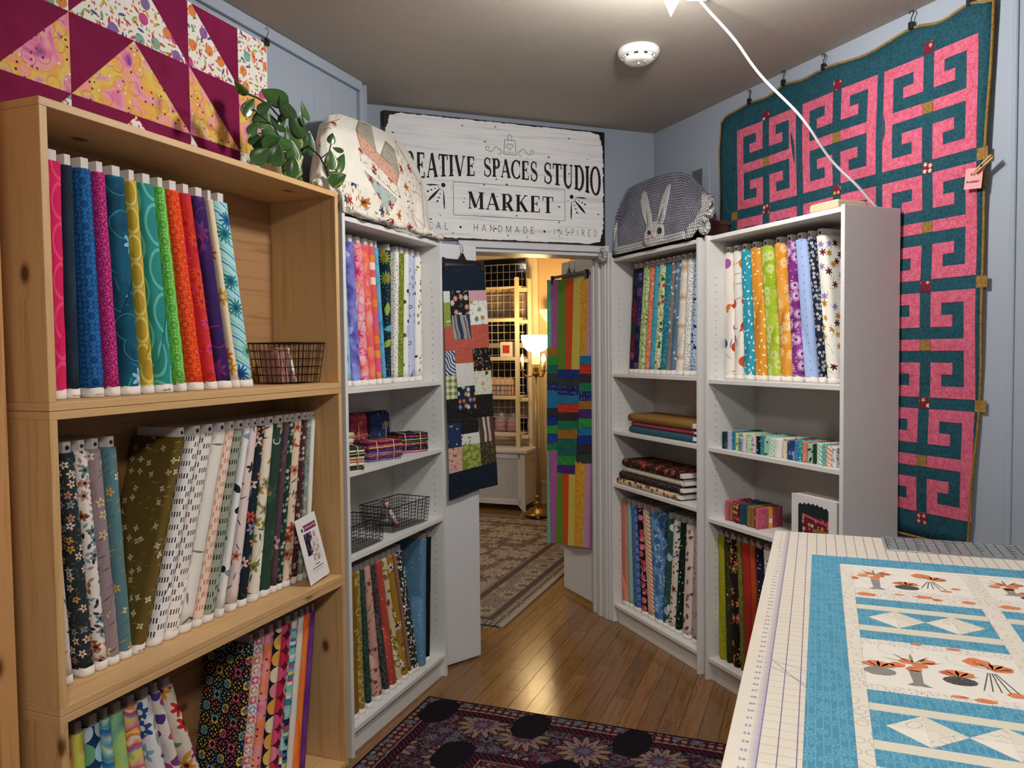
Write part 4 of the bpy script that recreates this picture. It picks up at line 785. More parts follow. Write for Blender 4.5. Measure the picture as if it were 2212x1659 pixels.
def glyph(ch, T, t, ser):
    """strokes of a letter one unit high: list of (points, widths), and its advance"""
    S = []; L = lambda *p: list(p)
    def stem(x, w_, z0=0, z1=1, sb=True, stp=True):
        S.append((L((x, z0), (x, z1)), w_))
        if ser:
            if sb: S.append((L((x-w_/2-.08, z0+t*.45), (x+w_/2+.08, z0+t*.45)), t*.9))
            if stp: S.append((L((x-w_/2-.08, z1-t*.45), (x+w_/2+.08, z1-t*.45)), t*.9))
    def arc(cx, cz, rx, rz, a0, a1, vert=True, n=16):
        p = arcp(cx, cz, rx, rz, a0, a1, n); wd = [t+(T-t)*abs(math.cos(math.radians(a0+(a1-a0)*i/n)))**1.3 for i in range(n+1)]; S.append((p, wd))
    h = T/2
    if ch == 'I': stem(.18, T); return S, .36
    if ch == 'T':
        stem(.36, T, stp=False); S.append((L((.02, 1-t/2), (.70, 1-t/2)), t))
        if ser: S.append((L((.04, 1), (.04, .74)), t)); S.append((L((.68, 1), (.68, .74)), t))
        return S, .72
    if ch in 'EL':
        stem(.18, T, stp=ch == 'L'); S.append((L((.1, t/2), (.62, t/2)), t))
        if ser: S.append((L((.61, 0), (.61, .24)), t))
        if ch == 'E':
            S.append((L((.1, 1-t/2), (.60, 1-t/2)), t)); S.append((L((.18, .52), (.46, .52)), t))
            if ser: S.append((L((.59, 1), (.59, .78)), t)); S.append((L((.46, .64), (.46, .40)), t))
        return S, .70
    if ch == 'A':
        S.append((L((.10, 0), (.42, 1)), t)); S.append((L((.42, 1), (.74, 0)), T)); S.append((L((.21, .33), (.64, .33)), t))
        if ser: S.append((L((0, t*.45), (.22, t*.45)), t*.9)); S.append((L((.58, t*.45), (.88, t*.45)), t*.9))
        return S, .86
    if ch == 'V':
        S.append((L((.12, 1), (.43, 0)), T)); S.append((L((.43, 0), (.74, 1)), t))
        if ser: S.append((L((0, 1-t*.45), (.27, 1-t*.45)), t*.9)); S.append((L((.62, 1-t*.45), (.86, 1-t*.45)), t*.9))
        return S, .86
    if ch in 'PRB':
        stem(.18, T); S.append((L((.18, 1-t/2), (.36, 1-t/2)), t)); S.append((L((.18, .48), (.36, .48)), t)); arc(.36, .735, .24, .25, 90, -90)
        if ch == 'R':
            S.append((L((.38, .48), (.66, 0)), T)); 
            if ser: S.append((L((.56, t*.45), (.80, t*.45)), t*.9))
        return S, .78 if ch == 'R' else .66
    if ch == 'D': stem(.18, T); S.append((L((.18, 1-t/2), (.34, 1-t/2)), t)); S.append((L((.18, t/2), (.34, t/2)), t)); arc(.34, .5, .38, .49-t*.1, 90, -90); return S, .82
    if ch == 'O': arc(.42, .5, .36, .48, 0, 360, n=28); return S, .84
    if ch == 'C':
        arc(.44, .5, .38, .48, 42, 318, n=24)
        if ser: S.append((L((.73, .66), (.73, .98)), t)); S.append((L((.73, .34), (.73, .12)), t*.7))
        return S, .80
    if ch == 'S':
        p = arcp(.34, .75, .23, .235, 35, 260, 14)+arcp(.34, .255, .26, .245, 80, -150, 14); n = len(p); wd = [t+(T-t)*math.exp(-((i/(n-1)-.5)/.22)**2) for i in range(n)]; S.append((p, wd))
        if ser: S.append((L((.54, .98), (.54, .70)), t)); S.append((L((.10, .02), (.10, .32)), t))
        return S, .66
    if ch == 'U':
        stem(.18, T, .3, 1, sb=False); stem(.70, t, .3, 1, sb=False); p = arcp(.44, .3, .26, .29, 180, 360, 14); S.append((p, [T+(t-T)*i/14 for i in range(15)])); return S, .88
    if ch == 'M':
        stem(.16, t if ser else T); stem(.86, T); S.append((L((.18, 1), (.50, .08)), T)); S.append((L((.50, .08), (.84, 1)), t)); return S, 1.02
    if ch == 'N': stem(.14, T); stem(.70, T); S.append((L((.14, 1), (.70, 0)), T)); return S, .84
    if ch == 'H': stem(.14, T); stem(.68, T); S.append((L((.14, .52), (.68, .52)), t)); return S, .82
    if ch == 'K':
        stem(.18, T); S.append((L((.22, .42), (.66, 1)), t)); S.append((L((.34, .56), (.70, 0)), T))
        if ser: S.append((L((.54, 1-t*.45), (.78, 1-t*.45)), t*.9)); S.append((L((.58, t*.45), (.84, t*.45)), t*.9))
        return S, .82
    return S, .36
def word(txt, x0, x1, z0, h, T, t, ser, gap=.08, fn=None, space=.36):
    gl = []; W_ = 0; objs = []
    for c in txt:
        S, a = glyph(c, T, t, ser) if c != ' ' else ([], space); gl.append((S, W_)); W_ += a+gap
    W_ -= gap; k = (x1-x0)/W_
    for S, off in gl:
        if not S: continue
        pen = Pen()
        for pts, wd in S:
            if fn:   # subdivide long strokes so that the arch bends them
                if len(pts) == 2: (a, b) = pts; pts = [(a[0]+(b[0]-a[0])*i/3, a[1]+(b[1]-a[1])*i/3) for i in range(4)]; wd = wd if not isinstance(wd, list) else [wd[0]+(wd[1]-wd[0])*i/3 for i in range(4)]
                pen.line(pts, wd, lambda q: fn(x0+(off+q[0])*k, q[1]))
            else: pen.line(pts, wd, lambda q: (x0+(off+q[0])*k, z0+q[1]*h))
        pen.mb.obj('letter', INK, sg)
def arch(x, q):
    s_ = (x-.6065)/.56; zt = .422; hh = .094+.060*s_*s_; return (x, zt-hh+q*hh)
word('CREATIVE', .045, .470, 0, 1, .21, .075, True, fn=arch); word('SPACES', .515, .815, 0, 1, .21, .075, True, fn=arch); word('STUDIO', .850, 1.185, 0, 1, .21, .075, True, fn=arch)
word('MARKET', .425, .905, .158, .086, .19, .06, True, gap=.10)
for wd_, a, b in (('LOCAL', .135, .325), ('HANDMADE', .455, .795), ('INSPIRED', .905, 1.165)): word(wd_, a, b, .046, .034, .075, .075, False, gap=.55 if wd_ == 'INSPIRED' else .42)
pen = Pen(); pen.disc(.388, .062, .0062); pen.disc(.852, .060, .0062)
for r0, r1 in (((.352, .122), (.972, .122)), ((.972, .122), (.972, .288)), ((.972, .288), (.352, .288)), ((.352, .288), (.352, .122))): pen.line([r0, r1], .0022)
def orn(cx, cz, sx):
    pen.disc(cx, cz, .0115)
    for a, L, w_ in ((-2, .07, .011), (-46, .10, .019), (-92, .105, .0115)):
        a = math.radians(a); p = []
        for i in range(9): u = i/8; r = .02+L*u; p.append((cx+sx*math.cos(a)*r, cz+math.sin(a)*r))
        pen.line(p, [w_*math.sin(PI*min(1, .06+.94*u))**.7*(.35+.65*u) for u in [i/8 for i in range(9)]])
    for a in (-24, -69):
        a = math.radians(a)
        for i in range(4): r = .028+.02*i; pen.disc(cx+sx*math.cos(a)*r, cz+math.sin(a)*r, .0028+.0009*i, 8)
orn(1.012, .252, 1); orn(.300, .268, -1)
for sx, cx in ((1, .690), (-1, .632)):
    pen.line([(cx+sx*(.030+.055*u), .468+.014*math.sin(u*5.6)) for u in [i/16 for i in range(17)]]+arcp(cx+sx*.094, .470, .010*sx, .010, -90, 200, 10), .0024); pen.line(arcp(cx+sx*.030, .458, .012*sx, .013, 90, 310, 10), .0024)
bx0, bx1, bz0, bz1 = .629, .693, .448, .522
pen.line([(bx0+.003, bz1), (bx1-.003, bz1), (bx1+.002, bz0), (bx0-.002, bz0), (bx0+.003, bz1)], .0024); pen.line([(.650, bz1), (.650, bz1+.016)]+arcp(.661, bz1+.016, .011, .012, 180, 0, 8)+[(.672, bz1)], .0022)
pen.line([(.661+.0011*16*math.sin(a)**3, .490+.0011*(13*math.cos(a)-5*math.cos(2*a)-2*math.cos(3*a)-math.cos(4*a))) for a in [2*PI*i/24 for i in range(25)]], .0022); pen.line([(.636+.009*i, .456+.006*(i % 2)) for i in range(6)], .0016)
pen.mb.obj('ornament', INK, sg)
# ------------------------------------------------------------ door leaves with hanging runners
LQ=[ ('nv',[(-0.218,1.915),(0.026,1.931),(0.036,1.812),(-0.216,1.796)]),('mint',[(-0.216,1.796),(-0.18,1.798),(-0.179,1.745),(-0.214,1.742)]),('bf',[(-0.18,1.798),(-0.069,1.805),(-0.063,1.693),(-0.172,1.684)]),('pk',[(-0.069,1.805),(0.036,1.812),(0.042,1.762),(-0.065,1.755)]),('gr',[(-0.214,1.742),(-0.179,1.745),(-0.173,1.633),(-0.212,1.63)]),('wf',[(-0.065,1.755),(0.042,1.762),(0.049,1.648),(-0.06,1.64)]),('gb',[(-0.169,1.684),(-0.063,1.691),(-0.055,1.576),(-0.164,1.57)]),('co',[(-0.212,1.63),(-0.168,1.633),(-0.163,1.57),(-0.054,1.576),(-0.059,1.64),(0.049,1.648),(0.056,1.534),(-0.049,1.527),(-0.045,1.461),(-0.154,1.457),(-0.158,1.52),(-0.208,1.517)]),('bs',[(-0.208,1.517),(-0.158,1.52),(-0.152,1.403),(-0.206,1.401)]),('bf2',[(-0.049,1.527),(0.056,1.534),(0.064,1.422),(-0.04,1.418)]),('wd',[(-0.154,1.457),(-0.045,1.461),(-0.037,1.351),(-0.145,1.345)]),('gg',[(-0.206,1.401),(-0.152,1.403),(-0.145,1.291),(-0.205,1.288)]),('cb',[(-0.04,1.418),(0.064,1.422),(0.072,1.306),(-0.034,1.304)]),('nf',[(-0.145,1.345),(-0.037,1.351),(-0.028,1.238),(-0.136,1.232)]),('bk',[(-0.205,1.288),(-0.145,1.291),(-0.136,1.232),(-0.028,1.238),(-0.034,1.304),(0.072,1.306),(0.077,1.195),(-0.022,1.193),(-0.016,1.123),(-0.126,1.119),(-0.129,1.176),(-0.201,1.176)]),('nd',[(-0.201,1.176),(-0.129,1.176),(-0.124,1.06),(-0.199,1.057)]),('wl',[(-0.126,1.119),(-0.016,1.123),(-0.009,1.07),(-0.124,1.068)]),('br',[(-0.022,1.193),(0.077,1.195),(0.085,1.074),(-0.009,1.07)]),('pf',[(-0.199,1.057),(-0.124,1.062),(-0.119,0.946),(-0.197,0.937)]),('og',[(-0.124,1.068),(-0.009,1.07),(-0.003,0.957),(-0.119,0.946)]),('do',[(-0.009,1.07),(0.085,1.074),(0.092,0.968),(-0.003,0.957)]),('nv',[(-0.197,0.937),(0.092,0.968),(0.098,0.85),(-0.053,0.839),(-0.2,0.811)]) ]
RQ=[ ('mi',[(-0.143,1.964),(-0.097,1.958),(-0.098,1.532),(-0.139,1.533)]),('vi',[(-0.097,1.958),(0.009,1.953),(-0.014,1.532),(-0.098,1.532)]),('gn',[(0.009,1.953),(0.105,1.947),(0.092,1.4),(-0.016,1.398)]),('or',[(0.105,1.947),(0.197,1.94),(0.179,1.401),(0.092,1.4)]),('ye',[(0.197,1.94),(0.286,1.934),(0.259,1.401),(0.179,1.401)]),('oc',[(0.286,1.934),(0.367,1.929),(0.334,1.482),(0.262,1.48)]),('li',[(0.367,1.929),(0.393,1.927),(0.387,1.482),(0.334,1.482)]),('ta',[(-0.139,1.533),(-0.014,1.532),(-0.016,1.479),(-0.141,1.479)]),('gk',[(-0.141,1.479),(-0.016,1.479),(-0.018,1.425),(-0.143,1.424)]),('te',[(-0.143,1.424),(-0.018,1.425),(-0.02,1.37),(-0.145,1.367)]),('ds',[(-0.145,1.367),(-0.02,1.37),(-0.023,1.314),(-0.147,1.31)]),('nd2',[(-0.147,1.31),(-0.023,1.314),(-0.025,1.263),(-0.148,1.258)]),('bl',[(-0.148,1.258),(-0.025,1.263),(-0.029,1.156),(-0.152,1.149)]),('bc',[(-0.152,1.149),(-0.029,1.156),(-0.031,1.105),(-0.154,1.096)]),('br2',[(-0.154,1.096),(-0.031,1.105),(-0.034,1.049),(-0.156,1.039)]),('gk',[(-0.156,1.039),(-0.034,1.049),(-0.036,0.994),(-0.158,0.982)]),('bl2',[(-0.158,0.982),(-0.036,0.994),(-0.038,0.939),(-0.159,0.927)]),('gd',[(-0.159,0.927),(-0.038,0.939),(-0.04,0.887),(-0.161,0.874)]),('br2',[(-0.016,1.398),(0.261,1.402),(0.257,1.351),(-0.018,1.344)]),('ds',[(-0.018,1.344),(0.257,1.351),(0.254,1.301),(-0.02,1.291)]),('nd2',[(-0.02,1.291),(0.254,1.301),(0.25,1.251),(-0.022,1.239)]),('bl',[(-0.022,1.239),(0.25,1.251),(0.246,1.196),(-0.025,1.181)]),('rd',[(-0.025,1.181),(0.246,1.196),(0.242,1.146),(-0.027,1.128)]),('bc',[(-0.027,1.128),(0.242,1.146),(0.238,1.096),(-0.029,1.075)]),('gd',[(-0.029,1.075),(0.238,1.096),(0.234,1.043),(-0.031,1.02)]),('ta',[(-0.031,1.02),(0.234,1.043),(0.23,0.99),(-0.034,0.964)]),('td',[(-0.034,0.964),(0.23,0.99),(0.226,0.934),(-0.036,0.906)]),('te',[(-0.036,0.906),(0.226,0.934),(0.222,0.883),(-0.038,0.853)]),('gk',[(-0.038,0.853),(0.222,0.883),(0.218,0.83),(-0.041,0.797)]),('pu',[(-0.041,0.797),(0.218,0.83),(0.214,0.773),(-0.043,0.738)]),('bl',[(0.262,1.482),(0.391,1.482),(0.391,1.433),(0.26,1.432)]),('rd',[(0.26,1.432),(0.391,1.433),(0.392,1.378),(0.257,1.376)]),('bc',[(0.257,1.376),(0.392,1.378),(0.392,1.327),(0.255,1.323)]),('gd',[(0.255,1.323),(0.392,1.327),(0.393,1.277),(0.252,1.271)]),('nd2',[(0.252,1.271),(0.393,1.277),(0.393,1.224),(0.249,1.216)]),('ta',[(0.249,1.216),(0.393,1.224),(0.394,1.174),(0.247,1.164)]),('pu',[(0.247,1.164),(0.394,1.174),(0.394,1.122),(0.244,1.111)]),('gk',[(0.244,1.111),(0.394,1.122),(0.395,1.071),(0.242,1.058)]),('bl',[(0.242,1.058),(0.395,1.071),(0.395,1.022),(0.239,1.008)]),('br2',[(0.239,1.008),(0.395,1.022),(0.395,0.97),(0.237,0.953)]),('bc',[(0.237,0.953),(0.395,0.97),(0.396,0.918),(0.234,0.9)]),('ds',[(0.234,0.9),(0.396,0.918),(0.396,0.862),(0.231,0.841)]),('mi',[(-0.163,0.87),(-0.139,0.873),(-0.126,0.281),(-0.167,0.272)]),('vi',[(-0.139,0.873),(-0.038,0.884),(-0.058,0.298),(-0.126,0.281)]),('gn',[(-0.04,0.75),(0.042,0.756),(0.031,0.316),(-0.058,0.298)]),('or',[(0.042,0.756),(0.128,0.764),(0.116,0.323),(0.031,0.316)]),('ye',[(0.128,0.764),(0.214,0.772),(0.19,0.333),(0.116,0.323)]),('oc',[(0.216,0.851),(0.309,0.854),(0.277,0.347),(0.19,0.333)]),('li',[(0.309,0.854),(0.38,0.859),(0.357,0.357),(0.277,0.347)]),('vi',[(0.38,0.859),(0.396,0.859),(0.387,0.36),(0.357,0.357)]) ]
FDL = Fr(-.166, 3.781, 39.6138); FDR = Fr(.31187, 4.81981, -65.2944)
d1 = thing('door_leaf', 'white door leaf left of the opening behind the patchwork runner', 'door', FDL, -.13, 0, .006); MB().box(-.145, .13, .002, .034, .004, 2.016).obj('panel', M['trim'], d1, .003); MB().box(-.10, .09, .0, .004, 1.85, 1.9).obj('rail', M['trim'], d1)
d2 = thing('door_leaf', 'white door leaf hinged on the right jamb behind the striped runner', 'door', FDR, .2, 0, .02); MB().box(-.2, .188, .002, .034, .01, 2.035).obj('panel', M['trim'], d2, .003)
for z in (.28, 1.09, 1.84):
    h = MB(); h.tube([(.190, -.004, z-.045), (.190, -.004, z+.045)], .006, 8); h.box(.165, .190, -.001, .002, z-.043, z+.043); h.obj('hinge', M['brass'], d2)
def hanger(fr, x0, x1, y, z, top, label):
    t = thing('clip_hanger', label, 'hanger', fr, (x0+x1)/2, y, z); hw = (x1-x0)/2
    MB().box(-hw, hw, -.006, .006, -.008, .010).obj('bar', M['black'], t, .003); MB().prism([(-.022, .008), (.022, .008), (.004, .04), (-.004, .04)], -.004, .004).obj('neck', M['black'], t)
    dz = top-z; MB().tube([(0, 0, .036), (.004, 0, .06), (.006, 0, dz-.03), (.002, .0, dz-.006), (0, .016, dz+.008), (0, .052, dz+.008), (0, .062, dz-.004), (0, .062, dz-.03)], .0018, 6).obj('hook', plain('chrome_wire', 'C8C8CC', .2, .5, 1), t)
    for s in (-1, 1): MB().box(s*hw-.010, s*hw+.010, -.011, .011, -.040, .014).obj('clip', M['black'], t, .003)
hanger(FDL, -.215, .016, -.020, 1.940, 2.020, 'black clip hanger on the left door leaf')
hanger(FDR, -.075, .345, -.020, 1.968, 2.056, 'black clip hanger on the right door leaf')
NAVF = fab('dark_navy_damask', '14202E', ('el', 2.4, .42, .08, ['1E2E3E'], .8))
LM = {'nv': NAVF, 'mint': fab('mint_scrap', 'D0DCD4'), 'bf': fab('black_daisy_scrap', '1A1A1C', ('fl', 3.6, 7, .42, ['EFEAE4', 'D8A0A8'], .7, 'D8B04A'), ('el', 3, .3, .1, ['6A7A4A'], .5)), 'pk': fab('pink_scrap', 'D0A0AC', ('dots', 3, .08, ['8A4A5A'], .5)),
 'gr': fab('green_leaf_scrap', '8A9A4A', ('el', 3, .45, .12, ['D8DCC0', '5A6A2A'], .7)), 'wf': fab('white_wildflower_scrap', 'E6E8E4', ('el', 3, .45, .04, ['4A5A4A'], .8), ('fl', 4, 7, .36, ['B84A3A', '3A3A3A', '9A8A3A'], .55, 'D8C04A')),
 'gb': fab('birch_print_scrap', '9A9CA0', ('st', 6, 12, .35, ['2A3446', '8C8E92', 'A8AAAC', '6A5A50', '9A9CA0', '34405A'])), 'co': fab('coral_specked_scrap', 'B85A4A', ('dots', 3, .05, ['F0DCD0'], .8)), 'bs': fab('blue_swirl_scrap', 'C4CCD4', ('st', 3.4, 40, 1.6, ['2A3A5A', 'C4CCD4', '4A5A7A', 'D0D6DA'])),
 'bf2': fab('black_bud_scrap', '1C1C1C', ('el', 2.6, .44, .1, ['6A7A5A', '8A9A7A'], .8), ('dots', 2.6, .2, ['C85A4A', 'D88A7A'], .6)), 'wd': fab('pale_dotted_scrap', 'D8DAD6', ('dots', 3, .06, ['5A5A5A'], .8)), 'gg': fab('green_gingham_scrap', 'DCDEC0', ('ging', 3, '6A7A2A')),
 'cb': fab('cream_meadow_scrap', 'DADCC8', ('el', 2.6, .46, .06, ['7A8A5A', '9AA07A'], .9), ('dots', 5, .2, ['6A3A22', 'D09A90'], .4)), 'nf': fab('navy_bouquet_scrap', '1A2640', ('fl', 3, 7, .42, ['E8E8E4', 'C85A4A', '8A9AB0', 'C8A04A'], .7, 'D8C04A')), 'bk': fab('black_specked_scrap', '1E1E1E', ('dots', 3, .04, ['C8C8C8'], .6)),
 'nd': fab('navy_dandelion_scrap', '22345A', ('el', 6, .48, .02, ['A8A070'], .8), ('dots', 6, .07, ['D8C87A'], .9)), 'wl': fab('white_leaf_scrap', 'DCDDD6', ('el', 3, .46, .12, ['7A8A5A', '2A2A2A'], .6)), 'br': fab('brown_trunk_scrap', '5A4A3E', ('st', 7, 6, .2, ['4A3A30', 'C8C4BC', '5A4A3E', 'D0A8A0', '54443A'])),
 'pf': fab('pink_bud_scrap', 'CFA898', ('el', 2.4, .46, .06, ['6A5A4A'], .7), ('dots', 2.8, .2, ['A83A3A'], .5)), 'og': fab('olive_loop_scrap', '7A8A2E', ('ring', 2.4, .3, .07, ['D0D490'], .8)), 'do': fab('dark_meadow_scrap', '3A3A28', ('el', 2.2, .46, .1, ['6A6A3A', '8A6A5A'], .9), ('dots', 4, .2, ['8A4A3A', '9A5A4A'], .4))}
RMM = {'mi': fab('mint_dotted_strip', '5FBCA6', ('dots', 1.6, .2, ['A8DCD0'], .9)), 'vi': fab('violet_strip', 'B060A8', ('n', 4, ['A85AA0', 'B86CB0'])), 'gn': fab('green_ticked_strip', '64902C', ('dots', 1.8, .14, ['7CA844'], .9, .1)), 'or': fab('orange_dotted_strip', 'DC4E1C', ('dots', 1.8, .14, ['EE7A4A'], .9, .1)),
 'ye': fab('yellow_textured_strip', 'D6C85A', ('el', 1.5, .45, .08, ['E4DA84'], .8)), 'oc': fab('ochre_ring_strip', 'D89A24', ('ring', 3, .3, .08, ['E8B44A'], .9), ('dots', 3, .12, ['F0D08A'], .9)), 'li': fab('lilac_dotted_strip', 'C8A0B8', ('dots', 2.2, .14, ['A87A98'], .9, .2)),
 'ta': fab('tan_block', 'A8762E'), 'gk': fab('green_block', '2E9A4A', ('dots', 3, .08, ['4AB060'], .6)), 'te': fab('teal_block', '1E6A6A'), 'ds': fab('dark_striped_block', '2A3444', ('st', .9, 0, 0, ['222C3A', '22303E', '4A5A54'])), 'nd2': fab('navy_star_block', '1C2C7A', ('dots', 3, .14, ['D8C87A', '6A8AD0'], .8, .3)), 'bl': fab('azure_block', '1E7CB0'),
 'bc': fab('black_check_block', '1A1C24', ('dots', 1.0, .18, ['8A8A8A'], 1.0, .0)), 'br2': fab('blue_ring_block', '1C3A9A', ('edge', 1.8, .07, '10205A')), 'bl2': fab('royal_block', '2048A0'), 'gd': fab('green_dotted_block', '1A7A54', ('dots', 1.5, .22, ['3AA078'], .9)), 'rd': fab('red_block', 'C8342C', ('dots', 2.6, .16, ['E8604A'], .9, .2)), 'td': fab('teal_dotted_block', '1A6A5E', ('dots', 1.1, .2, ['3A9A84'], .9)), 'pu': fab('purple_ring_block', '3E2070', ('edge', 1.8, .08, '6A3AA0'))}
def runner(fr, data, mats, yb, wave, label, label2, seed):
    xs = [p[0] for n, ps in data for p in ps]; zs = [p[1] for n, ps in data for p in ps]; xm, zm = (min(xs)+max(xs))/2, min(zs)
    t = thing('quilt_runner', label, 'runner', fr, xm, yb, zm, group=None)
    def bw(x, z): return wave*math.sin(x*17+seed)*min(1, (1.95-z)*1.5)+wave*.5*math.sin(x*41+z*3)
    for nm, ps in data:
        q = dens(ps, .03) if True else ps; mb = MB(); mb.prism(q, 0, 1); mb.v = [(x-xm, bw(x, z)+(-.0016 if d == 0 else .0012), z-zm) for x, d, z in mb.v]; mb.obj('patch', mats[nm], t, .0006)
    return t
runner(FDL, [(n, [(x-.012 if x < -.1 and 0 else x, z) for x, z in p]) for n, p in LQ], LM, -.024, .003, 'navy edged patchwork runner hanging on the left door leaf', '', 1)
runner(FDR, RQ, RMM, -.024, .006, 'rainbow striped runner with block rows hanging on the right door leaf', '', 2)
# ------------------------------------------------------------ smoke detector, ceiling lamp and its cord
sd = thing('smoke_detector', 'round white smoke detector on the ceiling', 'smoke detector', F0, .527, 3.19, CZ-.056)
pw = plain('white_plastic', 'E8E8E4', .35, .5, noisek=.01)
MB().lathe([(.084, .056), (.086, .046), (.080, .030), (.070, .026)], 40).obj('base', pw, sd); MB().lathe([(.0, .004), (.030, .0025), (.050, .004), (.058, .010), (.060, .019), (.060, .021)], 40).obj('cover', pw, sd); MB().lathe([(.062, .0205), (.062, .028)], 40).obj('vent_gap', M['black'], sd)
vb = MB()
for k in range(10): a = k*PI/5; vb.box(-.011, .011, .056, .066, .019, .029, M=Matrix.Rotation(a, 4, 'Z'))
vb.obj('vent_rib', pw, sd); MB().lathe([(.0, -.001), (.004, -.001), (.004, .004)], 12).obj('test_button', plain('button_grey', 'F4F4F4', .3), sd); MB().box(.016, .028, -.022, -.014, .0, .006).obj('indicator', plain('yellow_led_window', 'C8B84A', .3), sd)
cl = thing('ceiling_lamp', 'bright white fold-out bulb lamp on the ceiling, cut by the top edge', 'lamp', F0, LAMP.x, LAMP.y-.05, CZ-.14)
MB().lathe([(.05, .14), (.05, .128), (.026, .124), (.024, .085), (.03, .08), (.012, .075)], 24).obj('socket', pw, cl)
LE = emit('lamp_panel_glow', 'F4F8FF', 14)
for a in (86, 206, 326):
    Ra = Matrix.Rotation(math.radians(a), 4, 'Z'); pl = [(.018, .098, -.03), (.018, .098, .03), (.075, .035, .042), (.112, -.038, 0), (.075, .035, -.042)]
    mb = MB(); mb.v = [tuple(Ra @ Vector((r, y, z))) for r, z, y in pl]+[tuple(Ra @ Vector((r+.006, y, z+.005))) for r, z, y in pl]; n = 5
    mb.quadf([4, 3, 2, 1, 0], None, 0); mb.quadf([5, 6, 7, 8, 9], None, 1)
    for i in range(n): mb.quadf((i, (i+1) % n, n+(i+1) % n, n+i), None, 1)
    mb.obj('panel', [LE, pw], cl)
cb = thing('power_cord', 'white power cord running from the ceiling to the right bookcase top', 'cord', F0, .66, 2.70, 2.70)
P1 = FR.p(1.60, .20, 2.03)-Vector((.66, 2.70, 2.70)); side = P1.cross(Vector((0, 0, 1))).normalized()
pts = [P1*u+side*(.012*math.sin(u*15)+.02*math.sin(u*3.1))*min(1, u*5)*min(1, (1-u)*6)-Vector((0, 0, .10*u*(1-u)*(.5+u))) for u in [i/40 for i in range(41)]]
MB().tube([Vector((-.02, -.01, .02))]+pts, .0048, 8).obj('cable', plain('white_cable', 'E4E4E8', .4), cb); MB().box(-.05, .02, -.05, .0, .0, .0275).obj('plug_box', pw, cb, .004)
# ------------------------------------------------------------ ceiling / wall fittings
sw = thing('light_switch', 'ivory light switch plate at the right frame edge', 'switch', FR2, .062, -.008, 1.325)
MB().box(-.0, .075, 0, .008, 0, .118).obj('plate', plain('ivory_plastic', 'DDD8BC', .4), sw, .003); MB().box(.033, .043, -.008, .001, .05, .07).obj('toggle', plain('ivory_plastic2', 'E4DFC6', .4), sw, .002)
vt = thing('wall_vent', 'grey painted vent cover on the wall above the bunny blanket', 'vent', FR, .37, .294, 2.36)
MB().box(-.16, .12, 0, .008, -.10, .105).obj('plate', M['wall'], vt, .003); MB().box(-.02, .062, -.002, .004, -.02, .075).obj('opening', plain('dark_opening', '5A5C60', .8), vt)
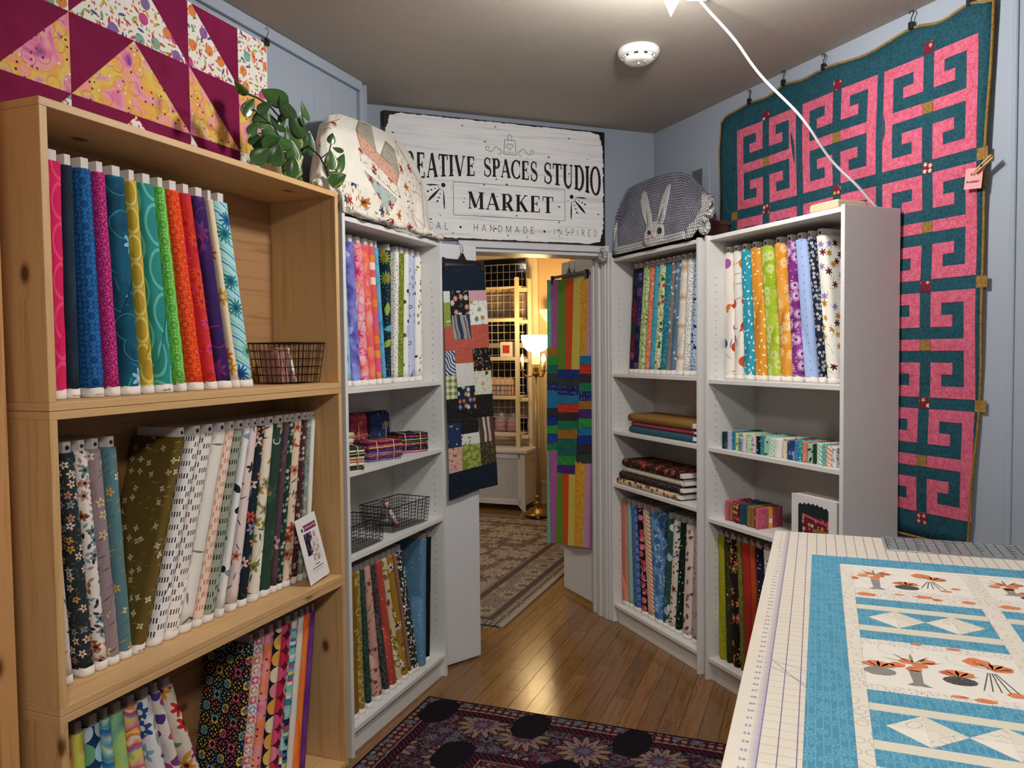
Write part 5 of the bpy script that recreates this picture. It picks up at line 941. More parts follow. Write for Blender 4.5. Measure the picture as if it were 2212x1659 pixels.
# ------------------------------------------------------------ rugs
def rugmat(name, L_, W_, field, border, pale, dark, accent, bw, loc=1.0):
    nb = NB(name); u, v = nb.uv(); e = nb.m('MINIMUM', nb.m('MINIMUM', u, nb.m('SUBTRACT', L_, u)), nb.m('MINIMUM', v, nb.m('SUBTRACT', W_, v)))
    nz = nb.noise(nb.comb(u, v), 24, 3, .6); ew = nb.add(e, nb.mul(nb.add(nz, -.5), .008))
    def motif(col, size, n, r, cols, off, dens=1.0, rand=.7):
        q = nb.comb(nb.add(nb.mul(u, 1/size), off), nb.add(nb.mul(v, 1/size), off*.6)); d = nb.vor(q, rand); sb = nb.n('ShaderNodeVectorMath', operation='SUBTRACT')
        nb.nt.links.new(q, sb.inputs[0]); nb.nt.links.new(d.outputs['Position'], sb.inputs[1]); l = nb.sep(sb.outputs[0]); s = nb.n('ShaderNodeSeparateColor'); nb.nt.links.new(d.outputs['Color'], s.inputs[0])
        a = nb.m('ARCTAN2', l[1], l[0]); pet = nb.m('MULTIPLY_ADD', nb.m('COSINE', nb.m('MULTIPLY_ADD', a, float(n), nb.mul(s.outputs[2], 6.28))), .2*r, .72*r)
        t = nb.m('DIVIDE', nb.add(d.outputs['Distance'], nb.mul(nb.add(nz, -.5), .16)), pet); on = nb.gt(s.outputs[1], 1-dens)
        c = nb.ramp(nb.m('MULTIPLY', t, .8), cols+[border], 'CONSTANT', [0, .2, .34, .48, .80][:len(cols)+1] if len(cols) == 4 else None)
        return nb.mix(nb.mul(nb.lt(t, 1.18), on), col, c)
    def vines(col, sc, c1, w_, seed):
        q = nb.comb(nb.add(u, seed), v); f = nb.noise(q, sc, 2, .5, 1.6); return nb.mix(nb.lt(nb.m('ABSOLUTE', nb.add(f, -.5)), w_), col, hx(c1))
    col = vines(vines(vines(hx(field), 14, dark, .03, 0), 19, pale, .012, 3), 16, accent, .02, 7)
    col = motif(col, .10, 7, .42, [pale, border, accent, pale], 4.0, .75); col = motif(col, .24, 11, .44, [accent, pale, accent, pale], 9.0, .7)
    bc = vines(vines(vines(hx(border), 16, field, .035, 1), 22, pale, .012, 5), 18, accent, .018, 9)
    bc = motif(bc, .085, 6, .40, [pale, field, accent, accent], 2.0, .7); bc = motif(bc, bw*1.0, 13, .46, [accent, field, accent, pale], 5.0, .85, .35)
    g1 = nb.m('SINE', nb.mul(u, 95.0)); g2 = nb.m('SINE', nb.mul(v, 95.0)); gd = nb.mix(nb.gt(nb.m('ABSOLUTE', nb.mul(g1, g2)), .42), hx(dark), hx(pale)); gd = nb.mix(nb.lt(nb.m('ABSOLUTE', nb.add(nb.mul(g1, g2), .0)), .10), gd, hx(field))
    gd = motif(gd, .075, 6, .36, [pale, accent, accent, accent], 3.0, .5); g3 = nb.mix(nb.gt(nb.m('SINE', nb.mul(nb.add(u, v), 260.0)), .2), hx(dark), hx(field)); out = col
    lim = [(.010, hx(dark)), (.070, gd), (.076, hx(pale)), (.084, hx(dark)), (.112, g3), (.118, hx(dark)), (bw+.118, bc), (bw+.126, hx(dark)), (bw+.165, g3), (bw+.172, hx(pale)), (bw+.178, hx(dark))]
    for t_, c_ in reversed(lim): out = nb.mix(nb.lt(ew, t_), out, c_)
    f = nb.noise(nb.comb(u, v), 260, 2, .7); sh = nb.m('MULTIPLY_ADD', f, .8, .58); out = nb.mix(1.0, out, nb.comb(sh, sh, sh), 'MULTIPLY'); nb.bump(f, .5, .003); return nb.fin(out, .95, .1)
RA = math.radians(-21.48)
r1 = thing('area_rug', 'dark maroon and navy patterned rug in the foreground', 'rug', Fr(FW.p(1.735, 0).x, FW.p(1.735, 0).y, -21.48+1.0), 0.02, 0, .0008)
mb = MB(); mb.grid(lambda a, c: (-.0+a*1.5, -3.0+c*3.0, .0085+.0012*math.sin(a*23)*math.sin(c*31)), 30, 40, uvf=lambda a, c: (a*1.5, c*3.0)); mb.box(0, 1.5, -3.0, 0, 0, .008); mb.obj('pile', rugmat('maroon_rug', 2.4, 3.0, '5A1A30', '241C24', '8A6C5A', '17121A', '565C6C', .25), r1)
r2 = thing('area_rug', 'faded grey brown Persian rug in the room beyond the doorway', 'rug', FF, -1.9, -2.965, .0008)
mb = MB(); mb.grid(lambda a, c: (a*1.89, c*2.70, .0085), 2, 2, uvf=lambda a, c: (a*1.89, c*2.7)); mb.box(0, 1.89, 0, 2.7, 0, .008); mb.obj('pile', rugmat('grey_brown_rug', 1.89, 2.7, '6A5444', '8A7E76', 'A89A88', '4A4246', '7A6A5E', .17), r2)
MB().box(1.875, 1.905, 0, 2.7, 0, .0095).obj('selvedge', plain('rug_selvedge', 'A09488', .9), r2)
fr_ = MB(); rr = random.Random(5)
for y0, sg_ in ((0, -1), (2.7, 1)):
    for k in range(125):
        x = k*.0152+rr.random()*.004; dx = rr.uniform(-.012, .012); L = rr.uniform(.035, .06); fr_.tube([(x, y0, .004), (x+dx*.5, y0+sg_*L*.6, .0035), (x+dx, y0+sg_*L, .002)], .0016, 3)
o = fr_.obj('fringe', plain('rug_fringe', 'C8BCA8', .9), r2); o['kind'] = 'stuff'
# ------------------------------------------------------------ draped blankets on top of the bookcases
def pw_(x, pts):
    for a, b in zip(pts[:-1], pts[1:]):
        if x <= b[0]: t = max(0, min(1, (x-a[0])/(b[0]-a[0]))); return a[1]+(b[1]-a[1])*(t*t*(3-2*t)*.5+t*.5)
    return pts[-1][1]
LINEN = fab('cream_linen', 'E8E3D8', ('n', 9, ['E2DCCF', 'ECE7DD']), bumpk=2)
BLOOM = fab('white_rust_floral', 'E6DFD2', ('el', 4.0, .48, .03, ['8A8A80', 'A09A90'], .7), ('el', 3.2, .4, .1, ['A0604A', '5A4A44', 'B0A898', '7A3A34'], .55), ('fl', 8, 6, .3, ['B04E36', 'B8823A', 'A8483A', '33485A'], .5, '6A2A1E'), bumpk=2)
fq = thing('draped_quilt', 'cream floral quilt draped in a mound on the left white bookcase', 'quilt', FC, .45, .13, 2.021)
TOPS = [(-.02, 2.16), (.01, 2.25), (.05, 2.36), (.12, 2.415), (.19, 2.436), (.30, 2.44), (.40, 2.446), (.52, 2.44), (.60, 2.425), (.68, 2.40), (.75, 2.36), (.82, 2.30), (.87, 2.22), (.90, 2.14), (.94, 2.06)]
TOPS = [(-.02, 2.16), (.01, 2.25), (.05, 2.36), (.12, 2.415), (.19, 2.436), (.30, 2.445), (.40, 2.452), (.52, 2.455), (.62, 2.448), (.70, 2.425), (.78, 2.385), (.84, 2.33), (.885, 2.25), (.91, 2.15), (.945, 2.07)]
B0 = 2.056
def fY(x, z):
    zt = pw_(x, TOPS); t = max(0, min(1, (z-B0)/(zt-B0+1e-6))); fold = .010*math.sin(x*26+z*9)*(1-t)**.7+.006*math.sin(x*57-z*14)*(1-t)+.005*math.sin(z*23+x*11)
    base = .012+.13*t**1.6+.06*max(0, t-.85)/.15
    return min(base+fold-.01*math.sin(PI*t), 1.72*(3.195/(x+2.402))-1.6+.004*math.sin(z*40))
def fS(a, c):
    x = -.018+.96*a; zt = pw_(x, TOPS); 
    if c < .72: t = c/.72; z = B0+(zt-B0)*math.sin(t*PI/2); y = fY(x, z)
    else: t = (c-.72)/.28; z = zt-(zt-B0)*(t**1.6)*.98; y = min(fY(x, zt)+.10*t**.6, 1.72*(3.2/(x+2.402))-1.6+.01*t)
    k = (y+1.6)/1.72; zr = 1.51+(z-1.51)*k; xr = -2.402+(x+2.402)*k; return ((max(xr, .014) if zr < 2.10 else xr)-.45, y-.13, max(.002, zr-2.021))
mb = MB(); mb.grid(fS, 70, 50, uvf=lambda a, c: (a*.95, c*.75)); mb.obj('cloth', LINEN, fq, solid=.003)
def fpatch(poly, mat, name, off=.004, n=10):
    """patch of cloth following the front of the mound"""
    P = poly if len(poly) == 4 else poly[:2]+[poly[2], poly[2]]; mb = MB()
    def f(a, c):
        x = (P[0][0]*(1-a)+P[1][0]*a)*(1-c)+(P[3][0]*(1-a)+P[2][0]*a)*c; z = (P[0][1]*(1-a)+P[1][1]*a)*(1-c)+(P[3][1]*(1-a)+P[2][1]*a)*c; z = min(z, pw_(x, TOPS)-.002)
        y = fY(x, z)-off; k = (y+1.6)/1.72; xr = -2.402+(x+2.402)*k; return ((max(xr, .010) if 1.51+(z-1.51)*k < 2.10 else xr)-.45, y-.13, max(.003, 1.51+(z-1.51)*k-2.021))
    mb.grid(f, n, n, uvf=lambda a, c: (f(a, c)[0], f(a, c)[2])); mb.obj(name, mat, fq, solid=.0025)
GRYF = fab('grey_leaf_cotton', 'A39C8C', ('el', 2, .46, .1, ['7E786A', 'BDB6A8'], .8)); PKF = fab('blush_sprig_cotton', 'D2A08C', ('el', 2.2, .46, .06, ['8A3A30', '7A5A44'], .8)); AQF = fab('aqua_poppy_cotton', 'A8BAB4', ('el', 4, .48, .04, ['6A7A74'], .8), ('fl', 7, 5, .3, ['A8443A'], .6, '3A2A2A'))
fpatch([(.22, 2.04), (.86, 2.04), (.72, 2.16), (.25, 2.19)], BLOOM, 'border_patch', .003, 18); fpatch([(.70, 2.16), (.87, 2.10), (.84, 2.29), (.60, 2.44)], BLOOM, 'border_patch', .003, 14)
fpatch([(.02, 2.27), (.10, 2.30), (.185, 2.42), (.06, 2.36)], BLOOM, 'border_patch', .003, 10); fpatch([(.185, 2.05), (.24, 2.05), (.25, 2.185), (.19, 2.19)], BLOOM, 'border_patch', .003, 8)
fpatch([(0.293, 2.406), (0.328, 2.339), (0.612, 2.243), (0.635, 2.294)], PKF, 'star_patch'); fpatch([(0.311, 2.339), (0.328, 2.288), (0.647, 2.193), (0.623, 2.243)], BLOOM, 'star_patch')
fpatch([(0.293, 2.406), (0.446, 2.355), (0.411, 2.451), (0.328, 2.479)], GRYF, 'star_patch'); fpatch([(0.482, 2.350), (0.641, 2.299), (0.600, 2.395), (0.523, 2.417)], GRYF, 'star_patch'); fpatch([(0.352, 2.255), (0.612, 2.187), (0.547, 2.103), (0.482, 2.148)], AQF, 'star_patch')
rb = MB(); rb.tube([(.03+.75*u-.45, -.006-.13+.004*math.sin(u*30), .014+.004*math.sin(u*24)) for u in [i/30 for i in range(31)]], [.013+.004*math.sin(i*1.7) for i in range(31)], 8); rb.obj('rolled_hem', BLOOM, fq)
# crocheted bunny blanket
def crochet(name, c1, c2, hole):
    nb = NB(name); u, v = nb.uv(); p = .0150; r = nb.m('FLOOR', nb.m('DIVIDE', v, p)); fu = nb.m('FRACT', nb.add(nb.m('DIVIDE', u, p*.95), nb.mul(nb.m('MODULO', r, 2.0), .5))); fv = nb.m('FRACT', nb.m('DIVIDE', v, p))
    h = nb.mul(nb.m('SINE', nb.mul(fu, PI)), nb.m('SINE', nb.mul(fv, PI))); nz = nb.noise(nb.comb(u, v), 9, 2)
    gap = nb.mul(nb.lt(nb.m('ABSOLUTE', nb.add(fv, -.5)), nb.m('MULTIPLY_ADD', nz, .5, .02)), nb.lt(nb.m('ABSOLUTE', nb.add(fu, -.5)), .22)) if hole else nb.lt(h, -.5)
    c = nb.ramp(h, [c2, c1, c1]); c = nb.mix(gap, c, hx('2E2E36')) if hole else c; nb.bump(nb.m('SUBTRACT', h, nb.mul(gap, 2.0)) if hole else h, 1.0, .007); return nb.fin(c, .95, .1)
CG, CWH, CWB = crochet('grey_lilac_yarn', 'B4B5C2', '8E8F9C', True), crochet('white_yarn', 'E2E2E0', 'C4C4C4', False), crochet('white_yarn_border', 'DEDEDC', '9A9A9A', False)
bb = thing('bunny_blanket', 'grey crocheted blanket with a white bunny draped over the right bookcase', 'blanket', FR, .32, .13, 2.021)
BT = [(-.13, 2.13), (-.10, 2.27), (-.04, 2.34), (.03, 2.392), (.12, 2.40), (.25, 2.402), (.40, 2.395), (.52, 2.378), (.60, 2.345), (.68, 2.285), (.74, 2.23), (.775, 2.205)]
BB = [(-.13, 2.065), (-.05, 2.052), (.5, 2.052), (.60, 2.058), (.66, 2.08), (.70, 2.13), (.74, 2.17), (.775, 2.195)]
def bY(x, z):
    zt, zb = pw_(x, BT), pw_(x, BB); t = max(0, min(1, (z-zb)/(zt-zb+1e-6))); return min(.002+.16*t**1.5+.006*math.sin(x*21+z*6)*(1-t)-.012*math.sin(PI*t), 2.264*(3.742/(3.73-x))-2.164)
def bS(a, c):
    x = -.128+.90*a; zt, zb = pw_(x, BT), pw_(x, BB)
    if c < .8: t = c/.8; z = zb+(zt-zb)*t; y = bY(x, z)
    else: t = (c-.8)/.2; z = zt-.16*t**1.5; y = min(bY(x, zt)+.09*t**.6, 2.264*(3.744/(3.73-x))-2.164+.008*t)
    k = (y+2.164)/2.264; return (3.73-(3.73-x)*k-.32, y-.13, max(.004, 1.51+(z-1.51)*k-2.021))
mb = MB(); mb.grid(bS, 60, 40, uvf=lambda a, c: (a*.9, c*.48)); mb.obj('crochet', CG, bb, solid=.006)
def bpatch(poly, mat, name, off, n=8):
    P = poly; mb = MB()
    def f(a, c):
        x = (P[0][0]*(1-a)+P[1][0]*a)*(1-c)+(P[3][0]*(1-a)+P[2][0]*a)*c; z = (P[0][1]*(1-a)+P[1][1]*a)*(1-c)+(P[3][1]*(1-a)+P[2][1]*a)*c; y = bY(x, z)-off; k = (y+2.164)/2.264; return (3.73-(3.73-x)*k-.32, y-.13, max(.004, 1.51+(z-1.51)*k-2.021))
    mb.grid(f, n, n, uvf=lambda a, c: (f(a, c)[0], f(a, c)[2])); return mb.obj(name, mat, bb, solid=.006)
bpatch([(-.125, 2.053), (.56, 2.053), (.55, 2.090), (-.125, 2.094)], CWB, 'border', .005, 16)
bpatch([(.55, 2.030), (.60, 2.046), (.63, 2.125), (.585, 2.115)], CWB, 'border', .005); bpatch([(.60, 2.046), (.675, 2.095), (.70, 2.20), (.63, 2.125)], CWB, 'border', .005); bpatch([(.675, 2.10), (.77, 2.198), (.765, 2.222), (.69, 2.255)], CWB, 'border', .005)
bpatch([(-.127, 2.06), (-.09, 2.06), (-.085, 2.24), (-.125, 2.20)], CWB, 'border', .005)
def bshape(pts, mat, name, off):
    """closed outline filled as a fan that follows the blanket"""
    cx = sum(p[0] for p in pts)/len(pts); cz = sum(p[1] for p in pts)/len(pts); n = len(pts); mb = MB()
    f = lambda a, c: (lambda x, z: (lambda y, k: (3.73-(3.73-x)*k-.32, y-.13, 1.51+(z-1.51)*k-2.021))(bY(x, z)-off, (bY(x, z)-off+2.164)/2.264))(cx+(pts[int(round(a*n)) % n][0]-cx)*c, cz+(pts[int(round(a*n)) % n][1]-cz)*c)
    mb.grid(f, n, 4, uvf=lambda a, c: (f(a, c)[0], f(a, c)[2]), flip=True); return mb.obj(name, mat, bb, solid=.007)
bshape([(.225, 2.155), (.175, 2.23), (.158, 2.30), (.17, 2.352), (.19, 2.366), (.215, 2.34), (.24, 2.28), (.262, 2.21), (.268, 2.16)], CWH, 'ear', .010)
bshape([(.318, 2.16), (.325, 2.22), (.36, 2.285), (.398, 2.33), (.425, 2.352), (.438, 2.335), (.420, 2.28), (.385, 2.20), (.365, 2.15)], CWH, 'ear', .010)
fc = bshape([(.18, 2.075), (.185, 2.12), (.215, 2.16), (.27, 2.178), (.33, 2.175), (.368, 2.15), (.378, 2.11), (.365, 2.07), (.30, 2.052), (.22, 2.055)], CWH, 'face', .010)
def spot(x, z, rx, rz, mat, nm): bshape([(x+rx*math.cos(2*PI*i/10), z+rz*math.sin(2*PI*i/10)) for i in range(10)], mat, nm, .016)
spot(.238, 2.128, .012, .011, M['black'], 'eye'); spot(.335, 2.124, .017, .016, M['black'], 'eye'); spot(.283, 2.108, .016, .013, plain('pink_yarn', 'E0B8B4', .95), 'nose')
def curl(x, y, z, r, n, ang):
    mb = MB(); mb.tube([(x-.32+(r*(1-u*.72))*math.cos(ang+u*11)*.9, y-.13+.02*u, z-2.021+(r*(1-u*.72))*math.sin(ang+u*11)) for u in [i/30 for i in range(31)]], .013, 7); mb.obj('border_curl', CWB, bb)
curl(-.004, -.046, 2.030, .034, 0, 1.2); curl(.835, .0, 2.062, .034, 0, .5)
MB().tube([(.83-.32, .05-.13, .165), (.86-.32, .02-.13, .12), (.862-.32, .01-.13, .08)], .018, 8).obj('border_curl', CWB, bb)
wkb = thing('dark_basket', 'dark brown wooden basket hidden under the bunny blanket', 'basket', FR, .56, .185, 2.0205)
MB().box(-.10, .13, -.075, .075, 0, .10).obj('body', plain('dark_walnut', '3A2418', .5), wkb, .006); MB().box(-.104, .134, -.079, .079, .085, .104).obj('rim', plain('dark_walnut2', '4A2E1E', .5), wkb, .003)
# ------------------------------------------------------------ potted plant
pp = thing('potted_plant', 'trailing green plant in a cream ribbed pot on the crates', 'plant', FW, 1.03, .15, 2.0858)
MB().lathe([(.0, .002), (.060, .002), (.074, .006), (.080, .022), (.077, .023), (.070, .010), (.0, .010)], 32).obj('saucer', plain('white_glazed', 'E8E8EA', .25), pp)
prof = [(0, .0105), (.050, .0105), (.053, .018)]
for k in range(12): z = .024+k*.0068; r = .053+.016*k/12; prof += [(r+.0012, z), (r-.0004, z+.0042)]
prof += [(.071, .108), (.073, .116), (.068, .116), (.065, .10)]
MB().lathe(prof, 32).obj('pot', plain('cream_ribbed_pot', 'E2D6A8', .35), pp); MB().lathe([(.0, .102), (.066, .100)], 24).obj('soil', plain('potting_soil', '2A1C12', .95, noisek=.4, nscale=200), pp)
def leafmat():
    nb = NB('glossy_leaf'); u, v = nb.uv(); oi = nb.n('ShaderNodeObjectInfo'); vein = nb.lt(nb.m('ABSOLUTE', v), .03); nz = nb.noise(nb.comb(nb.mul(u, 3), nb.mul(v, 3), nb.mul(oi.outputs['Random'], 50.0)), 1.6, 2)
    c = nb.ramp(oi.outputs['Random'], ['2C4826', '3A5C2E', '466A38', '345428']); edge = nb.mul(nb.gt(nb.m('ABSOLUTE', v), .62), nb.mul(nb.gt(nz, .5), nb.gt(oi.outputs['Random'], .7))); c = nb.mix(nb.mul(edge, .8), c, hx('A8A85A')); c = nb.mix(nb.mul(vein, .5), c, hx('5A7A44')); return nb.fin(c, .22, .5)
LFM = leafmat(); STM = plain('plant_stem', '1E1A14', .6)
def leaf(x, z, y, L, wd, ang, tilt, face):
    """blade whose length lies at ang in the wall plane; tilt swings its face from the viewer"""
    mb = MB()
    def f(a, c):
        t = a; s = (c-.5)*2; w_ = wd/2*math.sin(PI*min(1, t**.75))**.8*(1-.15*t) if 0 < t < 1 else 0; xx = (t-.5)*L; zz = s*w_; yy = -.012*(1-(2*t-1)**2)*0+.18*abs(zz)-.10*L*(t-.5)**2*2; return (xx, yy, zz)
    mb.grid(f, 9, 6, uvf=lambda a, c: (a, (c-.5)*2)); k = (y+1.592)/1.712; R_ = Matrix.Translation((-1.226+(x+1.226)*k-1.03, y-.15, max(2.10, 1.51+(z-1.51)*k)-2.0858)) @ Matrix.Rotation(math.radians(-50), 4, 'Z') @ Matrix.Rotation(-math.radians(ang), 4, 'Y') @ Matrix.Rotation(math.radians(tilt), 4, 'X') @ Matrix.Rotation(math.radians(face), 4, 'Z')
    mb.v = [tuple(q) for q in (R_ @ Vector(q) for q in mb.v)]; mb.obj('leaf', LFM, pp, solid=.0008)
# x, z, length, width, angle, tilt, face
LV = [(.793,2.358,.055,.026,125,10,20),(.829,2.308,.060,.036,60,30,10),(.961,2.383,.078,.060,160,20,0),(1.022,2.361,.075,.050,115,35,10),(.895,2.294,.066,.050,75,15,0),(.847,2.244,.045,.03,60,40,0),(.923,2.256,.062,.042,120,30,0),(.966,2.294,.065,.03,130,50,0),(1.077,2.319,.082,.050,115,25,0),(1.125,2.38,.062,.024,110,45,0),(1.107,2.347,.045,.016,105,50,0),(1.051,2.264,.075,.052,115,10,0),(1.151,2.271,.080,.042,95,10,0),(1.049,2.221,.066,.050,100,15,0),(.954,2.187,.066,.060,70,10,0),(.88,2.167,.062,.044,40,20,0),(1.047,2.163,.066,.056,85,0,0),(.878,2.209,.052,.036,55,25,0),(1.288,2.323,.034,.026,80,20,0),(1.33,2.292,.034,.018,165,20,0),(1.283,2.241,.058,.042,95,10,0),(1.343,2.243,.062,.034,70,20,0),(1.317,2.179,.060,.050,25,10,0),(1.078,2.119,.040,.018,120,20,0),(.849,2.212,.04,.02,40,30,0),(.935,2.225,.055,.04,30,35,0),(.99,2.24,.06,.04,140,30,0),(1.10,2.25,.06,.04,60,30,0),(.905,2.33,.05,.03,40,40,0),(1.0,2.32,.05,.03,70,60,0)]
for i, (x, z, L, wd, an, ti, fa) in enumerate(LV):
    y = .05 if z < 2.20 else (.07+.05*((i*7) % 5)/5); y = .02 if (z < 2.17 and 1.0 < x < 1.12) else y
    if x > 1.22: y = -.012
    leaf(x, z, y, L*1.22, wd*1.28, an, ti*.7, fa)
sm_ = MB
def stem(pts, r=.0032): MB().tube([(-1.226+(x+1.226)*(y+1.592)/1.712-1.03, y-.15, 1.51+(z-1.51)*(y+1.592)/1.712-2.0858) for x, y, z in pts], r, 6).obj('stem', STM, pp)
stem([(1.02, .15, 2.205), (1.02, .12, 2.27), (.98, .10, 2.32), (.93, .09, 2.345), (.87, .09, 2.352), (.81, .09, 2.350)]); stem([(1.04, .14, 2.205), (1.08, .11, 2.26), (1.09, .10, 2.31), (1.11, .10, 2.36)]); stem([(1.05, .12, 2.205), (1.14, .07, 2.26), (1.21, .02, 2.24), (1.25, .01, 2.20), (1.26, .01, 2.18), (1.30, .01, 2.185)]); stem([(1.22, .015, 2.235), (1.27, .012, 2.27), (1.285, .012, 2.305)], .0022)
stem([(1.0, .12, 2.205), (.93, .09, 2.23), (.88, .08, 2.24), (.84, .08, 2.22)], .0025); stem([(1.0, .1, 2.205), (.98, .06, 2.17), (1.0, .03, 2.14), (1.03, .02, 2.17)], .0025); stem([(1.02, .12, 2.21), (.95, .09, 2.28), (.88, .08, 2.30), (.85, .08, 2.31)], .0025)
# ------------------------------------------------------------ printed card in the middle crate
cd_ = thing('pattern_card', 'white printed pattern card leaning against bolts in the middle crate', 'card', FW, 1.03, .026, .7116); RC = Matrix.Translation((0, 0, .0058)) @ Matrix.Rotation(math.radians(5), 4, 'Z') @ Matrix.Rotation(math.radians(-12), 4, 'X') @ Matrix.Rotation(math.radians(-4.5), 4, 'Y')
MB().box(-.066, .066, 0, .0016, .002, .232, M=RC).obj('sheet', M['white'], cd_)
def cpart(nm, x0, x1, z0, z1, mat, d=.0005): return MB().box(x0, x1, -d, 0, z0, z1, M=RC).obj(nm, mat, cd_)
cpart('banner', -.032, .053, .181, .203, plain('banner_plum', '7E2A52', .6))
mb = MB(); mb.v = [tuple(RC @ Vector((-.038+.014*math.cos(2*PI*i/14), -.0008, .190+.014*math.sin(2*PI*i/14)))) for i in range(14)]; mb.quadf(list(range(14))); mb.obj('badge', M['white'], cd_); mb = MB(); mb.v = [tuple(RC @ Vector((-.038+.006*math.cos(2*PI*i/10), -.0011, .190+.007*math.sin(2*PI*i/10)))) for i in range(10)]; mb.quadf(list(range(10))); mb.obj('emblem', plain('emblem_brown', '4A1E26', .6), cd_)
text_mesh('COPPER KETTLE', .0098, M['white'], 'title', cd_, RC @ Matrix.Translation((-.022, -.0007, .189)) @ UP, .0002)
cpart('picture', -.036, .012, .096, .174, fab('card_dark_picture', '1E1A30', ('fl', 1.7, 6, .4, ['C8B4A8', '8A8098', '5A4A6A'], .8, '3A2A3A'))); cpart('picture', -.006, .044, .068, .146, fab('card_light_picture', 'E4D6D2', ('fl', 1.5, 5, .38, ['2A2230', '8A8A8A', '5A4A54'], .85, 'C8A8A0')), .0009); cpart('note', .020, .038, .150, .170, plain('pink_note', 'DC9AA0', .7))
cpart('text_line', -.006, .022, .057, .0595, M['ink']); cpart('text_line', -.030, .040, .046, .0482, M['ink']); cpart('text_line', -.034, .042, .037, .0382, M['boardg'])
# ------------------------------------------------------------ wire baskets
def wirebasket(fr, x, y, z, L, D, H, tap, nx, ny, nz, r, label, rz=0.0, grp='black wire baskets'):
    t = thing('wire_basket', label, 'basket', fr, x, y, z, rz, grp); wm = M['wire']
    def P(u, v, h): k = 1-tap*(1-h); return ((u-.5)*L*k, (v-.5)*D*k, .003+h*(H-.003))
    MB().tube([P(0, 0, 1), P(1, 0, 1), P(1, 1, 1), P(0, 1, 1)], r*1.9, 6, closed=True).obj('rim', wm, t); m_ = MB()
    for i in range(nx+1): u = i/nx; m_.tube([P(u, 0, 1), P(u, 0, 0), P(u, 1, 0), P(u, 1, 1)], r, 4)
    for i in range(ny+1): v = i/ny; m_.tube([P(0, v, 1), P(0, v, 0), P(1, v, 0), P(1, v, 1)], r, 4)
    for k in range(1, nz): h = k/nz; m_.tube([P(0, 0, h), P(1, 0, h), P(1, 1, h), P(0, 1, h)], r, 4, closed=True)
    o = m_.obj('wire_mesh', wm, t); o['kind'] = 'stuff'; return t
wirebasket(FW, 1.030, .148, 1.407, .165, .20, .142, .16, 8, 9, 5, .0014, 'dark wire basket with pink fabric packs in the top crate')
wirebasket(FC, .175, .100, .7525, .255, .15, .105, .08, 16, 9, 7, .0012, 'left wire basket on the white shelf, cut by the shelf edge')
wirebasket(FC, .555, .120, .7525, .285, .17, .108, .08, 16, 9, 7, .0012, 'right wire basket on the white shelf, holding a floral pack', -.10)
PKP = fab('pink_peony_cotton', 'E8C4C0', ('fl', 5, 7, .48, ['E0A4A4', 'D88A94', 'EED4CC'], .9, 'C06A72'), ('el', 4, .4, .14, ['8A8A3A', '9A9A54'], .35)); REDF2 = fab('red_rose_cotton', 'E2D8C8', ('fl', 4.5, 6, .44, ['A83A3A', 'C8544A'], .6, '6A1A1A'), ('el', 3, .44, .1, ['7A8A5A', '4A4A3A'], .7)); PAGE = plain('cut_fabric_edges', 'B08078', .9, .2, noisek=.4, nscale=500)
def pack(fr, x, y, z, w_, h, t_, tilt, yaw, mat, label, band=True, txt=None, grp=None):
    """a charm pack: stack of cut squares in a paper band, leaning"""
    p = thing('charm_pack', label, 'fabric pack', fr, x, y, z, yaw, grp); R_ = Matrix.Rotation(tilt, 4, 'Y')
    MB().box(-t_, 0, -w_/2, w_/2, 0, h, M=R_).obj('squares', mat, p, .0006)
    if band:
        MB().box(-t_-.0005, .0006, -w_/2-.0006, w_/2+.0006, h*.34, h*.68, M=R_).obj('paper_band', M['white'], p); MB().box(.0006, .0009, -.010, .012, h*.60, h*.65, M=R_).obj('logo_bar', M['ink'], p)
        if txt: text_mesh(txt, .0105, M['ink'], 'title', p, R_ @ Matrix.Translation((.0010, -w_*.42, h*.47)) @ Matrix.Rotation(PI/2, 4, 'Z') @ UP, .0002)
    return p
for i, (x, lb) in enumerate(((.985, 'leftmost pink fabric pack in the crate basket'), (.999, 'second pink fabric pack in the crate basket'), (1.013, 'third pink fabric pack in the crate basket'))): pack(FW, x, .165, 1.4138, .095, .112, .008, -.20, -.22, PAGE, lb, False, grp='pink fabric packs')
pack(FW, 1.046, .150, 1.4138, .10, .122, .008, -.22, -.42, PKP, 'front pink peony pack with a white paper band in the crate basket', True, 'Darling Peony', 'pink fabric packs')
pack(FC, .560, .120, .7605, .095, .12, .012, -.45, -.75, REDF2, 'red rose fabric pack with white band in the right shelf basket'); pack(FC, .135, .100, .7605, .09, .12, .012, -.25, -.6, REDF2, 'red rose fabric pack in the left shelf basket')
